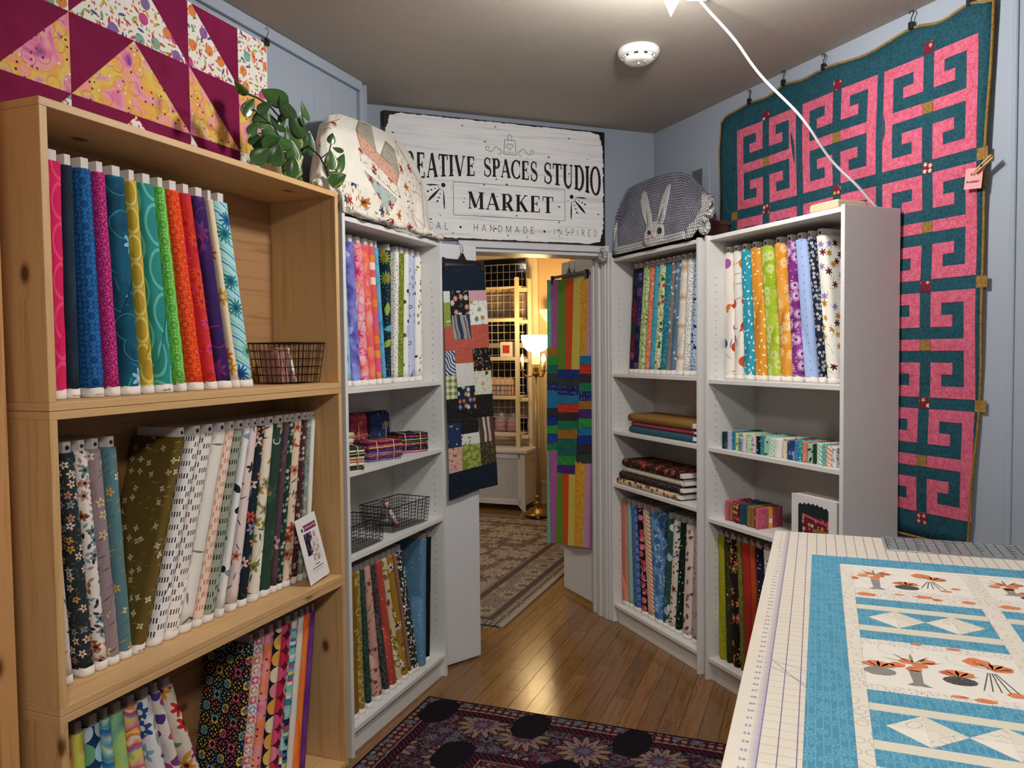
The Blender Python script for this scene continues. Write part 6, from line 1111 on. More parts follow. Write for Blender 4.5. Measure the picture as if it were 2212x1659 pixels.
# ------------------------------------------------------------ tied fabric bundles
BAT = [fab('batik_'+n, b, ('n', 3.5, c), ('el', 2.2, .44, .1, [c[0], 'E8C8A0'], .3)) for n, b, c in (('magenta', '8A2A5A', ['6A1A5A', 'A83A4A', 'C85A5A']), ('navy', '1A2244', ['141A36', '2A3A6A', '1E2A50']), ('orange', 'C86A3A', ['D87A3A', 'B84A4A', 'E8A060']), ('purple', '4A2A6A', ['3A1E5A', '6A3A7A', '7A3A8A']), ('green', '2A5A3A', ['1E4A34', '3A6A4A', '5A7A4A']), ('lightblue', '8A9AC8', ['A8B8DC', '5A6AA8', 'C8B0D0']), ('dark', '1E1A2A', ['141420', '3A2A3A', '2A2A44']), ('pink', 'B85A8A', ['A84A7A', 'D88AA8', '8A3A7A']))]
RAF = plain('raffia_ribbon', 'D8C090', .7)
def bundle(fr, x, y, z, w_, d, h, rz, order, label, rib=True, grp='raffia tied batik bundles', mats=BAT):
    t = thing('fabric_bundle', label, 'fabric bundle', fr, x, y, z, rz, grp); n = len(order); rn = random.Random(int(x*1000)); zz = 0
    for k in order:
        th = h/n; dx, dy = rn.uniform(-.003, .003), rn.uniform(-.003, .003); mb = MB(); r = th*.47
        prof = [(d/2-r+r*math.cos(a), th/2+r*math.sin(a)) for a in [PI/2-i*PI/6 for i in range(7)]]; lo = [(-d/2, th*.95)]+prof+[(-d/2, th*.05)]
        for sx in (-w_/2, w_/2):
            for (yy, z2) in lo: mb.v.append((sx+dx, -yy+dy, zz+z2+.0015*math.sin(sx*60+k)))
        m_ = len(lo)
        for i in range(m_): j = (i+1) % m_; mb.quadf((i, j, m_+j, m_+i), [(0, i*.01), (0, i*.01+.01), (w_, i*.01+.01), (w_, i*.01)], 0, True)
        mb.quadf(list(range(m_))[::-1]); mb.quadf([m_+i for i in range(m_)]); mb.obj('folded_piece', mats[k], t); zz += th
    if rib:
        r = MB()
        for sx in (-w_*.28, w_*.22): r.tube([(sx, d/2+.003, 0.002), (sx, -d/2-.002, .002), (sx+.004, -d/2-.003, h*.5), (sx, -d/2-.001, h), (sx, d/2+.003, h+.001)], .0022, 5)
        r.obj('ribbon', RAF, t)
        if n > 5: MB().tube([(-w_/2-.001, -d/2-.003, h*.68), (0, -d/2-.005, h*.68), (w_/2+.001, -d/2-.003, h*.70)], .0022, 5).obj('ribbon', RAF, t)
    return t
bundle(FC, .372, .092, 1.0712, .170, .105, .082, -.38, [5, 3, 2, 5, 3, 0, 2, 3, 0], 'front magenta and purple fabric bundle tied with raffia')
bundle(FC, .635, .100, 1.0712, .150, .105, .085, -.55, [7, 6, 1, 2, 4, 1, 0, 6], 'right navy and green fabric bundle tied with raffia')
def standing(fr, x, y, z, w_, d, h, rz, mats, label):
    t = thing('fabric_bundle', label, 'fabric bundle', fr, x, y, z, rz, 'raffia tied batik bundles'); n = len(mats); x0 = -w_/2
    for i, (k, tw) in enumerate(mats):
        mb = MB(); nn = 8
        def f(a, c, x0=x0, tw=tw): ang = PI*c; return (x0+tw*a, -math.cos(ang)*d/2, max(0, h-d/2*.7)+math.sin(ang)*d/2*.7)
        mb.grid(f, 2, nn, uvf=lambda a, c: (a*tw, c*d*1.6)); b = mb.v; mb.box(x0, x0+tw, -d/2, d/2, 0, max(.001, h-d/2*.7)); mb.obj('folded_piece', BAT[k], t); x0 += tw+.0004
    return t
t = standing(FC, .345, .222, 1.0705, .20, .07, .19, 0, [(4, .035), (5, .018), (1, .018), (0, .125)], 'red batik bundle standing at the back of the shelf, bow in front'); MB().tube([(.03, -.037, .0), (.03, -.037, .13), (.03, -.02, .19)], .002, 5).obj('ribbon', RAF, t); MB().tube([(-.1, -.037, .09), (.1, -.037, .095)], .002, 5).obj('ribbon', RAF, t)
t = standing(FC, .545, .222, 1.0705, .17, .07, .185, 0, [(6, .02), (1, .15)], 'navy and gold batik bundle standing at the back, raffia bow'); MB().tube([(.05, -.037, .0), (.05, -.037, .13), (.05, -.02, .185)], .002, 5).obj('ribbon', RAF, t)
bo = MB()
for a in (-.9, -.4, .3, .8): bo.tube([(.05, -.037, .115), (.05+.02*a, -.040, .135), (.05+.035*a, -.040, .105)], .0018, 5)
bo.obj('bow', RAF, t)
YEL = [fab('yellow_ticked', 'E0CC8A', ('dots', 2, .07, ['3A3A3A'], .5)), fab('white_ticked', 'EAE6E0', ('dots', 2, .07, ['3A3A3A'], .5)), fab('forest_print', '2A3E2C', ('el', 2, .4, .14, ['B8B090', '4A5A3A'], .6)), fab('salmon_piece', 'D8907A'), fab('cream_piece', 'E4DCC8')]
bundle(FC, .150, .155, 1.0712, .11, .11, .130, -.2, [0, 1, 0, 0, 1, 0], 'yellow and white folded fabric stack at the left shelf end', False, 'folded stacks at the left shelf end', YEL)
bundle(FC, .092, .052, 1.0712, .10, .07, .088, -.6, [2, 4, 3, 4, 2, 4, 2], 'small green and salmon bundle in front of the yellow stack', True, 'folded stacks at the left shelf end', YEL)
# ------------------------------------------------------------ fat quarters on the bookcase by the quilt
def fatq(fr, x, y, z, w_, d, h, mat, label, grp, band=None, lean=0.0):
    t = thing('fat_quarter', label, 'folded fabric', fr, x, y, z, lean, grp); mb = MB(); r = min(w_*.45, .012)
    out = []
    for cx, cy, a0 in ((-w_/2+r, r, 180), (w_/2-r, r, 270)): out += [(cx+r*math.cos(math.radians(a0+i*22.5)), cy+r*math.sin(math.radians(a0+i*22.5))) for i in range(5)]
    out += [(w_/2, d), (-w_/2, d)]; n = len(out); zs = [0, .004, h-.004, h]; arc = [0]
    for i in range(n): arc.append(arc[-1]+math.hypot(out[(i+1) % n][0]-out[i][0], out[(i+1) % n][1]-out[i][1]))
    for k, zz in enumerate(zs):
        f = .9 if k in (0, 3) else 1
        for px, py in out: mb.v.append((px*f, py, zz))
    for k in range(3):
        for i in range(n): j = (i+1) % n; mb.quadf((k*n+i, k*n+j, (k+1)*n+j, (k+1)*n+i), [(arc[i], zs[k]), (arc[i+1], zs[k]), (arc[i+1], zs[k+1]), (arc[i], zs[k+1])], 0, True)
    mb.quadf([3*n+i for i in range(n)]); mb.quadf([i for i in reversed(range(n))]); mb.obj('folded_cloth', mat, t)
    if band:
        bm = MB(); b0, b1 = (.45*d, .60*d); bm.box(-w_/2-.0012, w_/2+.0012, b0, b1, .001, h+.0012); bm.obj('paper_band', band, t); MB().box(w_/2+.0012, w_/2+.0018, b0+.002, b1-.002, .022, .040).obj('price_sticker', M['white'], t)
    return t
dsp = lambda c, s=1.4: ('el', s, .44, .14, c, .8)
FQ = [('charcoal and teal', .030, fab('fq0', '24303A', ('dots', 4, .4, ['2E5A5A', '1A1E24'], .8))), ('lilac spotted', .028, fab('fq1', 'B4B4D8', ('dots', 1.1, .2, ['7A7AB0'], .9))), ('teal squiggle', .024, fab('fq2', '2A7A90', dsp(['A0D8E0', '145A70']))), ('lime leaf', .023, fab('fq3', 'B8CC6A', dsp(['4A6A2A', 'E0E8B0'], 2))), ('blue poppy', .026, fab('fq4', '6A90C0', dsp(['E0EAF4', '2A4A7A'], 2.2))), ('blush leaf', .027, fab('fq5', 'DCC8C0', dsp(['8A6A70', 'A88A8A'], 2.4))), ('mint seed', .026, fab('fq6', 'B0D4B0', dsp(['5A9A6A', 'E4F0E0'], 1.6))), ('pale mauve sprig', .026, fab('fq7', 'D8C8D0', dsp(['4A3A4A', '8A7A80'], 2))), ('black berry', .024, fab('fq8', '16201C', ('dots', 1.6, .2, ['E8E8E0', '3A5A4A'], .6))), ('teal grid', .026, fab('fq9', '2A7E92', dsp(['90D0DC', '1A5A6A'], 1.0))), ('dark leaf on mint', .026, fab('fq10', '9AC8B0', dsp(['1E3A30', '2A4A3A'], 3))), ('mint striped', .034, fab('fq11', 'E0E8DC', ('st', 1.2, 40, 0, ['96C8A8', 'E0E8DC']))), ('plain white puffy', .040, fab('fq12', 'EAE8E4', ('n', 4, ['E4E2DE', 'F0EEEA']))), ('cream star', .026, fab('fq13', 'E4D8B8', ('fl', 2.4, 5, .25, ['8A6A3A', 'A88A5A'], .7, None))), ('navy maze', .050, fab('fq14', '24406A', ('cell', .7, 1.6, ['24406A', '2A4A78', '8AA0C4', '24406A', '24406A']))), ('bright blue', .020, fab('fq15', '4A8AC0', dsp(['2A5A9A']))), ('narrow teal', .016, fab('fq16', '2A9AA0', dsp(['A0E0E0']))), ('coral dotted', .020, fab('fq17', 'E08A70', ('dots', 1.2, .2, ['A84A3A', 'F0B8A0'], .8))), ('sage dark leaf', .028, fab('fq18', 'A8C4B4', dsp(['1E3A2E'], 3.2))), ('dark green', .018, fab('fq19', '1E3A2C', dsp(['3A5A44']))), ('mint and white striped', .032, fab('fq20', 'E4EAE0', ('st', 1.3, 50, 0, ['8CC4A4', 'E4EAE0']))), ('teal check', .020, fab('fq21', '8AC4B8', ('ging', 1, '4A9A90'))), ('peach striped', .028, fab('fq22', 'EEDCCC', ('st', 1.4, 55, 0, ['E09878', 'F0E0D0']))), ('white slate edged', .020, fab('fq23', 'E0E4E8', dsp(['6A7A8A'], 2)))]
x = .918
tot = sum(q[1] for q in FQ); kx_ = .66/(tot+len(FQ)*.0006)
for nm, w_, mt in FQ:
    w2 = w_*kx_; fatq(FR, x+w2/2, .035+.004*math.sin(x*40), 1.0705, w2-.0006, .15, .078+.004*math.sin(x*60), mt, nm+' fat quarter in the row of folded pastels', 'row of folded fat quarters'); x += w2+.0006
KG = [('pink', .022, PINK), ('gold', .020, GOLD), ('red floral', .024, REDF), ('dark red floral', .022, REDF), ('teal', .028, TEAL), ('second teal', .026, TEAL), ('ochre', .020, GOLD), ('second ochre', .018, GOLD), ('maroon', .014, REDF), ('front pink', .016, PINK)]
YB = plain('yellow_paper_band', 'E8A42A', .6)
x = .925
for i, (nm, w_, mt) in enumerate(KG):
    fatq(FR, x+w_/2, .045+.004*(i % 3), .7485, w_-.0006, .135, .088-(.006 if i == 1 else 0), mt, nm+' fabric piece in the row beside the white boxed kit' if i < 9 else 'front pink fabric piece with a yellow paper band and sticker', 'row of quilt kit pieces', YB if i == 9 else None); x += w_+.0008
bxk = thing('window_box', 'white kit box with a scalloped window beside the pink fabric', 'box', FR, 1.475, .03, .7485)
wbm = plain('white_box_card', 'E6E4E0', .5, .3, noisek=.01); W2, H2, D2 = .115, .195, .075
MB().box(-W2, W2, .002, D2, 0, H2-.002).obj('carton', wbm, bxk, .0015)
ff = MB(); ff.box(-W2, W2, -.0015, .0025, 0, .022); ff.box(-W2, -W2+.034, -.0015, .0025, .022, H2); ff.box(W2-.04, W2, -.0015, .0025, .022, H2)
sc = [(-W2+.034, H2), (W2-.04, H2)]; sc = [(-W2+.034, H2), (W2-.04, H2)][::-1]+[(-W2+.034+(2*W2-.074)*i/28, .158-.004*math.cos(i*PI/2)+.010*math.sin(PI*i/28)) for i in range(29)]
ff.prism(sc, -.0015, .0025); ff.obj('front_panel', wbm, bxk)
MB().box(-W2+.03, W2-.036, .0005, .0018, .02, .168).obj('window_backing', plain('dark_teal_lining', '16262A', .3), bxk); MB().box(-W2+.055, W2-.038, -.0004, .0008, .022, .118).obj('fabric_piece', REDF, bxk); MB().prism([(-W2+.052, .118), (W2-.038, .095), (W2-.038, .102), (-W2+.06, .125)], -.0006, .0008).obj('fabric_piece', PINK, bxk); MB().box(-.005, W2-.038, -.001, .0, .022, .075).obj('fabric_piece', GOLD, bxk)
bp = thing('paper_packet', 'beige folded paper packet lying on the right white bookcase top', 'packet', FR, 1.585, .10, 2.0205); MB().box(-.14, -.0, -.07, .07, 0, .028).obj('packet', plain('kraft_beige', 'C8B898', .7), bp, .004); MB().box(-.135, -.005, -.065, .065, .028, .031).obj('flap', plain('kraft_beige2', 'D0C0A0', .7), bp)
# ------------------------------------------------------------ cutting table with mat, ruler and table runner
TZ = .9455
tb = thing('cutting_table', 'cutting table in the right foreground under the gridded mat', 'table', FT, .50, -.90, .0105)
TM = plain('table_top_white', 'DEDAD2', .45, .4); X0, X1, Y0, Y1 = -.040-.5, 1.0-.5, -1.95+.9, .004+.9
TZ -= .0105; MB().box(X0, X1, Y0, Y1, TZ-.026, TZ-.001).obj('tabletop', TM, tb, .006); MB().box(X0+.06, X1-.06, Y0+.06, Y1-.06, TZ-.10, TZ-.026).obj('apron', TM, tb)
for sx in (X0+.06, X1-.12):
    for sy in (Y0+.06, Y1-.12): MB().box(sx, sx+.06, sy, sy+.06, 0, TZ-.10).obj('leg', TM, tb, .003)
TZ += .0105
def matmat():
    nb = NB('cutting_mat'); u, v = nb.uv(); I = .0254   # u right from grid corner, v away
    def line(c, p, w_): return nb.lt(nb.m('ABSOLUTE', nb.add(nb.m('FRACT', nb.add(nb.m('DIVIDE', c, p), 20.5)), -.5)), w_/p)
    ing = nb.mul(nb.gt(u, -.0008), nb.lt(v, .0008)); nz = nb.noise(nb.comb(u, v), 9, 3, .6); col = nb.ramp(nz, ['D9CDBA', 'E4DACA', 'E0D8CE'])
    col = nb.mix(nb.mul(nb.mul(line(v, I, .0005), ing), .65), col, hx('6E6690')); col = nb.mix(nb.mul(nb.mul(line(u, I, .0008), ing), .85), col, hx('3E3478'))
    mar = nb.mul(nb.lt(u, -.001), nb.gt(u, -.010)); fade = nb.m('MULTIPLY_ADD', nb.add(u, .010), 60.0, .0); col = nb.mix(nb.mul(nb.mul(mar, fade), .9), col, hx('8A7CC0'))
    tk = nb.m('ADD', nb.mul(nb.mul(nb.mul(line(v, I/8, .00035), nb.gt(u, -.012)), nb.lt(u, 0.0)), .7), nb.mul(nb.mul(nb.mul(line(v, I, .0005), nb.gt(u, -.016)), nb.lt(u, 0.0)), .4)); col = nb.mix(nb.m('MINIMUM', tk, 1.0), col, hx('5A4A9A'))
    for a in (30, 45, 60): 
        c_, s_ = math.cos(math.radians(a)), math.sin(math.radians(a)); d = nb.m('ABSOLUTE', nb.add(nb.mul(u, s_), nb.mul(nb.add(v, 1.05+.03*(a == 45)), c_))); col = nb.mix(nb.mul(nb.mul(nb.lt(d, .0007), ing), .8), col, hx('40347A'))
    return nb.fin(col, .38, .4)
mt_ = thing('cutting_mat', 'translucent cream cutting mat with purple inch grid on the table', 'mat', FT, 0, 0, TZ)
MB().box(-.0435, 1.0, -1.95, .006, 0, .0028).obj('mat_sheet', matmat(), mt_, .001)
PUR = plain('purple_print', '4A3E96', .6)
for k in range(1, 62):
    o = text_mesh(str(62-k) if False else str(k), .0105, PUR, 'number', mt_, Matrix.Translation((-.0245, -k*.0254-.004, .0029)) @ Matrix.Rotation(0, 4, 'Z'), .0001)
tr_ = thing('table_runner', 'aqua quilted table runner with orange poppy prints lying on the mat', 'table runner', FT, .32, -.85, TZ+.003)
AQ = fab('aqua_star_cotton', '4E90AC', ('fl', 2.3, 6, .5, ['6CAAC2', '66A4BE'], 1.0, '5A9AB6'), ('st', 1.1, 0, 0, ['4E90AC', '4E90AC', '4E90AC', '4E90AC', '4E90AC', '4E90AC', '4E90AC', '6CAAC2']), ('fl', 2.3, 6, .47, ['6CAAC2', '66A4BE'], 1.0, '5A9AB6')); 
CR = fab('cream_twist_cotton', 'E2DACB', ('ring', 2.6, .36, .035, ['C4BCAE'], .8), ('n', 3, ['E6DED0', 'DED6C6'])) if False else fab('cream_twist_cotton', 'E2DACB', ('ring', 2.4, .36, .04, ['C2BAAC'], .8)); WH = fab('off_white_cotton', 'E8E1D6', ('ring', 8, .36, .012, ['CFC8BC'], .5)); SPK = fab('speckled_dash_cotton', 'E4DDD2', ('el', .8, .4, .09, ['8A867E', '6E6A64'], .8)); STRP = fab('cream_strip_cotton', 'DED5C2', ('st', .5, 90, .5, ['DED5C2', 'E2DACA', 'D4CAB6']))
ox, oy = .32, -.85
def tp(poly, mat, nm, z0=0.0, z1=.0026, bev=.0010): o = MB().prism([(a-ox, b-oy) for a, b in poly], z0, z1, 'xy').obj(nm, mat, tr_, bev); return o
XL, XR = .064, .87
tp([(XL, -.268), (XR, -.258), (XR, -.338), (.132, -.343)], AQ, 'border_strip'); tp([(XL, -.268), (.132, -.343), (.126, -1.80), (.057, -1.80)], AQ, 'border_strip')
tp([(.132, -.343), (.160, -.360), (.147, -1.80), (.126, -1.80)], CR, 'sashing'); tp([(.132, -.343), (XR, -.338), (XR, -.352), (.160, -.360)], WH, 'sashing')
ys = [-.360, -.543, -.623, -.673, -.703, -.808, -.841, -.887, -.915, -1.107, -1.131, -1.182, -1.207, -1.308, -1.336, -1.385, -1.410, -1.60, -1.63, -1.68, -1.80]; kinds = ['wh', 'sp', 'aq', 'st', 'dia', 'st', 'aq', 'sp', 'wh', 'sp', 'aq', 'st', 'dia', 'st', 'aq', 'sp', 'wh', 'sp', 'aq', 'st']
KM = {'wh': WH, 'sp': SPK, 'aq': AQ, 'st': STRP}
def xl(y): return .160+(y+.36)*.009
def blockcol(xa, xb):
    for i, k in enumerate(kinds):
        y0, y1 = ys[i], ys[i+1]; q = [(xa(y0), y0), (xb(y0), y0), (xb(y1), y1), (xa(y1), y1)]
        if k != 'dia': tp(q, KM[k], 'strip'); continue
        tp(q, AQ, 'strip', 0, .0018); ym = (y0+y1)/2; n = 2; a0, b0 = xa(ym)+.020, xb(ym)-.016; w_ = (b0-a0)/n
        for j in range(n):
            c = a0+w_*(j+.5); P = [(c-w_/2, ym), (c, y0), (c+w_/2, ym), (c, y1)]
            for t_ in range(4): a_, b_ = P[t_], P[(t_+1) % 4]; tp([a_, b_, (c, ym)], [CR, STRP, CR, WH][t_], 'triangle', .0014, .0030, .0006)
xb1 = lambda y: .404; xs2 = lambda y: .440
blockcol(xl, xb1); tp([(.404, -.355), (.440, -.355), (.440, -1.80), (.404, -1.80)], CR, 'sashing'); blockcol(xs2, lambda y: .69); tp([(.69, -.355), (.725, -.355), (.725, -1.8), (.69, -1.8)], CR, 'sashing'); tp([(.725, -.355), (XR, -.352), (XR, -1.8), (.725, -1.8)], AQ, 'border_strip')
POP = fab('poppy_print', 'D2603A', ('n', 1.6, ['C84A28', 'E08A5A', 'D8663C'])); GRN = fab('stem_print', '8A9A72', ('n', 2, ['7A8C62', '9AA886'])); VAS = fab('grey_vase_print', '8A8680', ('st', .6, 70, .5, ['5A5754', 'C8C2B8', '6E6A66'])); VSD = fab('dark_vase_print', '4A4846', ('el', .7, .4, .1, ['8A8884'], .6))
def motif(polys):
    for pts, mat, nm in polys: tp(pts, mat, nm, .0030, .0032, 0)
def ell(cx, cy, rx, ry, n=12, wob=.12): return [(cx+rx*(1+wob*math.sin(i*2.3))*math.cos(2*PI*i/n), cy+ry*(1+wob*math.cos(i*1.7))*math.sin(2*PI*i/n)) for i in range(n)]
def poppy(x, y, rx, ry): motif([(ell(x, y, rx, ry), POP, 'printed_poppy')])
def leaves(x, y, s, n=5):
    for i in range(n): a = math.radians(20+140*i/(n-1)); motif([([(x, y), (x+math.cos(a)*s*.6-.003, y+math.sin(a)*s*.6), (x+math.cos(a)*s, y+math.sin(a)*s), (x+math.cos(a)*s*.6+.003, y+math.sin(a)*s*.6-.002)], GRN, 'printed_leaf')])
def tallvase(x, yt, yb):
    h = yt-yb; leaves(x, yt-.005, .05); motif([([(x-.010, yt-h*.35), (x+.010, yt-h*.35), (x+.008, yb+.012), (x+.020, yb), (x-.018, yb), (x-.007, yb+.012)], VAS, 'printed_vase')])
    for dx, dy in ((-.022, -.018), (-.008, .0), (.010, -.012), (.022, .006), (.0, -.028)): poppy(x+dx*1.15, yt+dy*1.2+.004, .0125, .0115)
def bowl(x, y, dark): leaves(x, y+.004, .032); poppy(x, y+.020, .026, .014); motif([(ell(x, y-.012, .026, .018, 12, .02), VSD if dark else VAS, 'printed_vase')])
def linevase(x, yt, yb):
    leaves(x+.006, yt-.03, .035); poppy(x-.014, yt, .021, .019); poppy(x+.018, yt-.02, .020, .017)
    for j in range(5): a = (j-2)*.006; motif([([(x+a*.5, yt-.045), (x+a*.5+.0018, yt-.045), (x+a*2.1+.0018, yb), (x+a*2.1, yb)], VSD, 'printed_stripe')])
for dx in (0, .280):
    tallvase(.207+dx, -.420, -.545 if dx == 0 else -.50); bowl(.272+dx*.9, -.500, True); linevase(.327+dx, -.400, -.505) if dx == 0 else None; bowl(.178+dx, -1.035, False); tallvase(.234+dx, -.990, -1.092); bowl(.300+dx, -1.036, True); linevase(.354+dx, -.950, -1.075) if dx == 0 else None
    tallvase(.21+dx, -1.46, -1.57); bowl(.28+dx, -1.53, True); poppy(.181+dx, -.595, .020, .012); poppy(.250+dx, -.575, .010, .004); poppy(.300+dx, -.578, .018, .011); poppy(.325+dx, -.59, .010, .007); poppy(.312+dx, -.897, .011, .006); poppy(.250+dx, -.892, .010, .005); poppy(.375+dx, -1.080, .013, .010); poppy(.325+dx, -1.118, .016, .008); poppy(.29+dx, -1.115, .012, .005); poppy(.385+dx, -.588, .013, .010)
poppy(.163, -.465, .008, .012); poppy(.375, -.49, .010, .007); poppy(.352, -.515, .012, .006)
ru = thing('quilting_ruler', 'clear acrylic ruler with black inch lines along the far table edge', 'ruler', FT, .256, -.146, TZ+.003)
MB().box(0, .62, 0, .165, 0, .003).obj('acrylic', glass('clear_acrylic', 'D4D8DA', .62, .05), ru, .0006)
rl = MB()
for i in range(25):
    x = .006+i*.0254
    rl.box(x-.0008, x+.0008, .004, .161, .0031, .0033)
for j in range(7): y = .006+j*.0254; rl.box(.004, .616, y-.0006, y+.0006, .0031, .0033)
for i in range(100): x = .006+i*.00635; rl.box(x-.0003, x+.0003, .004, .011, .0031, .0033)
o = rl.obj('printed_lines', M['ink'], ru); o['kind'] = 'stuff'
for i in range(0, 24, 3):
    for j in range(2, 6): MB().box(.006+i*.0254+.002, .006+i*.0254+.012, .003+j*.0254, .008+j*.0254, .0031, .0034).obj('printed_mark', M['ink'], ru)
# ------------------------------------------------------------ the room beyond the doorway
rc = thing('radiator_cover', 'white radiator cover with a pierced grille below the far window', 'radiator cover', FF, -1.50, -.045, .001)
RM = plain('radiator_white', 'CFC9C8', .5, .4)
MB().box(-.52, .575, -.02, .345, .555, .585).obj('lid', RM, rc, .004)
b = MB(); b.box(-.50, .50, 0, .02, .50, .555); b.box(-.50, .50, 0, .02, .06, .11); b.box(.475, .545, 0, .02, .06, .555); b.box(-.50, -.43, 0, .02, .06, .555); b.obj('front_frame', RM, rc, .002)
MB().prism([(.545, .06), (.545, 0), (.525, 0), (.470, .06)], 0, .02).obj('foot', RM, rc); MB().prism([(-.50, .06), (-.50, 0), (-.48, 0), (-.43, .06)], 0, .02).obj('foot', RM, rc)
b = MB(); b.box(.527, .545, .02, .33, .06, .12); b.box(.527, .545, .02, .33, .48, .555); b.box(.527, .545, .02, .07, .12, .48); b.box(.527, .545, .28, .33, .12, .48); b.box(.527, .537, .07, .28, .12, .48); b.box(.527, .545, .28, .33, 0, .06); b.obj('side_panel', RM, rc, .002)
gm = MB(); p_ = .0155; nx, nz = int(.905/p_), int(.39/p_)
for i in range(nx+1): x = -.43+i*p_; gm.box(x-.0042, x+.0042, .006, .010, .11, .50)
for j in range(nz+1): z = .11+j*p_; gm.box(-.43, .475, .0065, .0095, z-.0042, z+.0042)
o = gm.obj('pierced_grille', RM, rc); o['kind'] = 'stuff'; MB().box(-.45, .49, .02, .024, .10, .51).obj('grille_backing', plain('grille_dark', '1C1A1A', .9), rc)
ld = thing('ladder_shelf', 'whitewashed wooden ladder shelf standing on the radiator cover', 'shelf', FF, -1.35, .13, .5865)
WW = pine('whitewashed_wood', 'D8C8A8', 'B8A480', '8A7350')
for x, y, z1 in ((.238, 0, 1.64), (.335, .10, 1.63), (-.52, 0, 1.64), (-.46, .10, 1.63)): MB().box(x, x+.040, y, y+.028, 0, z1, 0, True).obj('post', WW, ld, .002)
for z in (.135, .495, .870, 1.245, 1.55):
    MB().box(-.48, .30, .02, .16, z-.012, z+.006, 0, True).obj('shelf_board', WW, ld, .002); MB().box(-.48, .245, -.004, .004, z-.03 if z < 1.5 else z-.012, z+.004, 0, True).obj('front_rail', WW, ld, .002); MB().box(.22, .36, .03, .055, z-.05, z-.014, 0, True).obj('bracket', WW, ld, .002)
wg = thing('wire_grid', 'white wire grid panel mounted in front of the dark window', 'grid panel', FF, -1.45, .325, .66)
g = MB(); i = 0
for k in range(13): x = -.5+k*.0655+.0; g.tube([(x+.06, 0, 0), (x+.06, 0, 1.72)], .0035, 5)
for k in range(24): g.tube([(-.46, .003, k*.0745), (.365, .003, k*.0745)], .0035, 5)
o = g.obj('wire_mesh', plain('white_wire', 'E2DACA', .4), wg); o['kind'] = 'stuff'
bl = thing('roman_shade', 'grey fabric window shade half lowered behind the ladder shelf', 'blind', FF, -1.45, .36, 1.84)
mb = MB(); mb.grid(lambda a, c: (-.55+a*.92, .004*math.sin(c*19), c*.285), 6, 20, uvf=lambda a, c: (a*.92, c*.285)); mb.obj('cloth', fab('grey_linen_shade', '8A8074', ('st', .8, 92, .7, ['867C70', '908678', '7E7468'])), bl, solid=.003); mb = MB().box(-.55, .37, -.012, .012, .27, .295); mb.obj('head_rail', WW, bl); MB().box(-.55, .37, -.006, .006, -.01, .008).obj('bottom_rail', WW, bl)
b2 = thing('roman_shade', 'small grey fabric shade strip behind the lowest ladder shelf', 'blind', FF, -1.45, .36, .86); mb = MB(); mb.grid(lambda a, c: (-.55+a*.92, .004*math.sin(c*19), c*.16), 6, 12, uvf=lambda a, c: (a*.92, c*.16)); mb.obj('cloth', bpy.data.materials['grey_linen_shade'], b2, solid=.003); MB().box(-.55, .37, -.006, .006, -.01, .008).obj('bottom_rail', WW, b2)
pf = thing('framed_pack', 'cream scallop framed red fabric pack on the ladder shelf', 'frame', FF, -1.205, .165, .5865+.877)
MB().box(-.075, .052, 0, .02, 0, .145).obj('frame', plain('cream_frame', 'E6D8C0', .5), pf, .003); MB().prism([(-.047+.07*i/14, .035+.003*math.sin(i*PI/2)) for i in range(15)]+[(.025, .11-.0*i) for i in range(1)]+[(.025-.072*i/14, .112+.003*math.sin(i*PI/2)) for i in range(15)], -.002, .004).obj('fabric', fab('red_knit_fabric', 'B03A40', ('el', 2.4, .4, .2, ['8A242C', 'C85A5A'], .8)), pf); MB().box(.052, .085, .004, .022, .0, .145).obj('frame_side', plain('grey_side', '8A847C', .6), pf)
rk = thing('wire_rack', 'black wire rack of folded pastel pieces on the ladder shelf', 'rack', FF, -1.22, .165, .5865+.502); m_ = MB(); m_.tube([(-.17, -.03, .10), (.09, -.03, .10), (.09, .05, .10), (-.17, .05, .10)], .003, 5, closed=True); m_.tube([(-.17, -.03, .05), (.09, -.03, .05)], .002, 5)
for k in range(7): x = -.17+k*.04; m_.tube([(x, -.03, .10), (x, -.03, .003), (x, .05, .003), (x, .05, .10)], .002, 4)
m_.obj('wire_frame', M['wire'], rk)
PST = [fab('coral_pastel', 'D8A890', ('n', 4, ['D89A84', 'E8C8B0'])), fab('cream_pastel', 'E4D4BC', ('n', 4, ['E8DCC8', 'D8C0A4'])), fab('blush_pastel', 'E0B8A8', ('n', 4, ['E4C4B4', 'CC9A8A']))]
for k in range(13): fatq(FF, -1.375+k*.0185, .143, .5865+.506, .017, .06, .155+.006*(k % 3), PST[k % 3], ['first','second','third','fourth','fifth','sixth','seventh','eighth','ninth','tenth','eleventh','twelfth','last'][k]+' pastel folded piece from the left in the black wire rack', 'pastel pieces in the wire rack')
for k, (x, lb) in enumerate(((-1.29, 'left clear bag of pink rolls on the lowest ladder shelf'), (-1.16, 'right clear bag of pink rolls on the lowest ladder shelf'))):
    t = thing('fabric_bag', lb, 'bag', FF, x, .21, .5865+.142, 0, 'clear bags of fabric rolls')
    for j in range(3):
        for i in range(2): MB().tube([(-.055, -.03+.0*i, .025+j*.042), (.055, -.03, .025+j*.042)], .020, 10, mi=0).obj('fabric_roll', fab('roll_pink_%d%d%d' % (k, j, i), ['C05A6A', 'D88A90', 'A8384A'][j], ('n', 4, ['C8707A', 'B04050'])), t) if i == 0 else None
    MB().lathe([(.0, 0), (.066, .002), (.07, .03), (.066, .125), (.03, .15), (.018, .165), (.026, .185)], 14).obj('clear_bag', glass('clear_plastic_bag', 'F0F0F4', .8, .1), t)
    MB().lathe([(.019, .158), (.022, .164), (.019, .17)], 12).obj('tie', RAF, t)
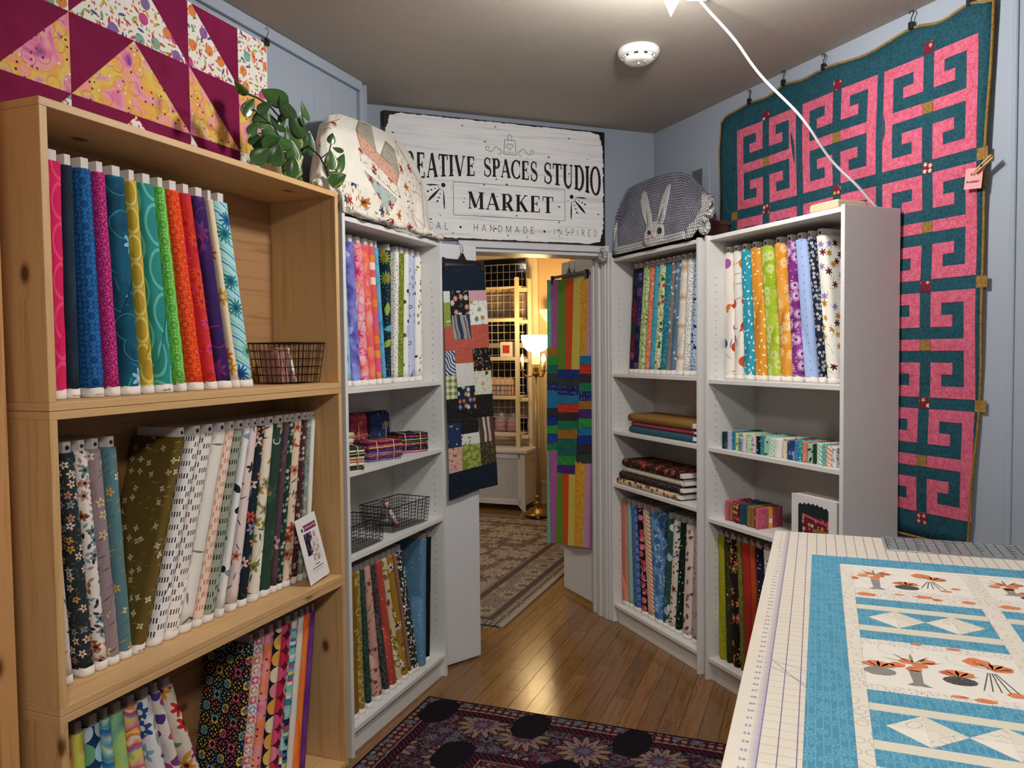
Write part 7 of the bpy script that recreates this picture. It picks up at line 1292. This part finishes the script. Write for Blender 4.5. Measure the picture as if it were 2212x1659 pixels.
fl = thing('floor_lamp', 'lit brass floor lamp with a glass bowl and candle arms', 'lamp', FF, -.765, -.24, .0105)
BR = M['brass']
MB().lathe([(.0, .012), (.115, .012), (.125, .022), (.12, .04), (.085, .055), (.07, .075), (.03, .085), (.018, .10), (.040, .118), (.020, .135), (.014, .16), (.030, .18), (.012, .20)], 32).obj('base', BR, fl)
for k in range(4): a = k*PI/2+.4; MB().lathe([(0, 0), (.018, 0), (.022, .012), (.012, .022)], 10, (.115*math.cos(a), .115*math.sin(a), 0)).obj('foot', BR, fl)
MB().tube([(0, 0, .19), (0, 0, 1.29)], .0125, 16).obj('pole', plain('pale_brass', 'B8AC8C', .35, .5, .5), fl); MB().lathe([(.013, 1.27), (.035, 1.29), (.028, 1.31), (.018, 1.33), (.028, 1.345), (.012, 1.36), (.02, 1.38)], 20).obj('hub', BR, fl)
GLW = emit('lamp_glass_glow', 'FFE0A4', 13.0); FLM = emit('candle_bulb_glow', 'FFD890', 26)
for k, a in enumerate((math.radians(185), math.radians(-28), math.radians(75))):
    c_, s_ = math.cos(a), math.sin(a); R_ = .128 if k == 0 else .11
    MB().tube([(.01*c_, .01*s_, 1.30), (.05*c_, .05*s_, 1.275), (.09*c_, .09*s_, 1.275), (R_*c_, R_*s_, 1.31), (R_*c_, R_*s_, 1.325)], .0055, 8).obj('arm', BR, fl); MB().lathe([(.0, 1.322), (.026, 1.326), (.030, 1.333)], 16, (R_*c_, R_*s_, 0)).obj('drip_pan', BR, fl)
    MB().lathe([(.0125, 1.33), (.0125, 1.41)], 14, (R_*c_, R_*s_, 0)).obj('candle_sleeve', plain('candle_ivory', 'E8D8A8', .5), fl); MB().lathe([(.008, 1.41), (.014, 1.43), (.011, 1.452), (.0, 1.482)], 12, (R_*c_, R_*s_, 0)).obj('bulb', FLM, fl)
MB().lathe([(.036, 1.385), (.036, 1.50)], 20).obj('centre_sleeve', emit('sleeve_glow', 'F0D090', 1.2), fl)
MB().lathe([(.03, 1.495), (.075, 1.507), (.108, 1.54), (.126, 1.59), (.132, 1.64), (.134, 1.648), (.129, 1.646), (.12, 1.59), (.10, 1.545), (.07, 1.514), (.02, 1.503)], 36).obj('glass_bowl', GLW, fl)
mp = thing('fireplace_mantel', 'cream fireplace mantel jutting out behind the floor lamp', 'mantel', FF, -.30, .27, .0)
MB().box(-.575, .9, -.10, .10, 1.875, 1.915).obj('mantel_shelf', M['cream'], mp, .004); MB().box(-.53, .9, -.02, .095, 1.73, 1.875).obj('frieze', M['cream'], mp, .003); MB().prism([(-.575, 1.875), (-.53, 1.80), (-.50, 1.80), (-.50, 1.875)], -.06, .09).obj('bracket', M['cream'], mp)
MB().box(-.0, .9, -.0, .095, .02, 1.73).obj('surround', M['tan'], mp, .003)
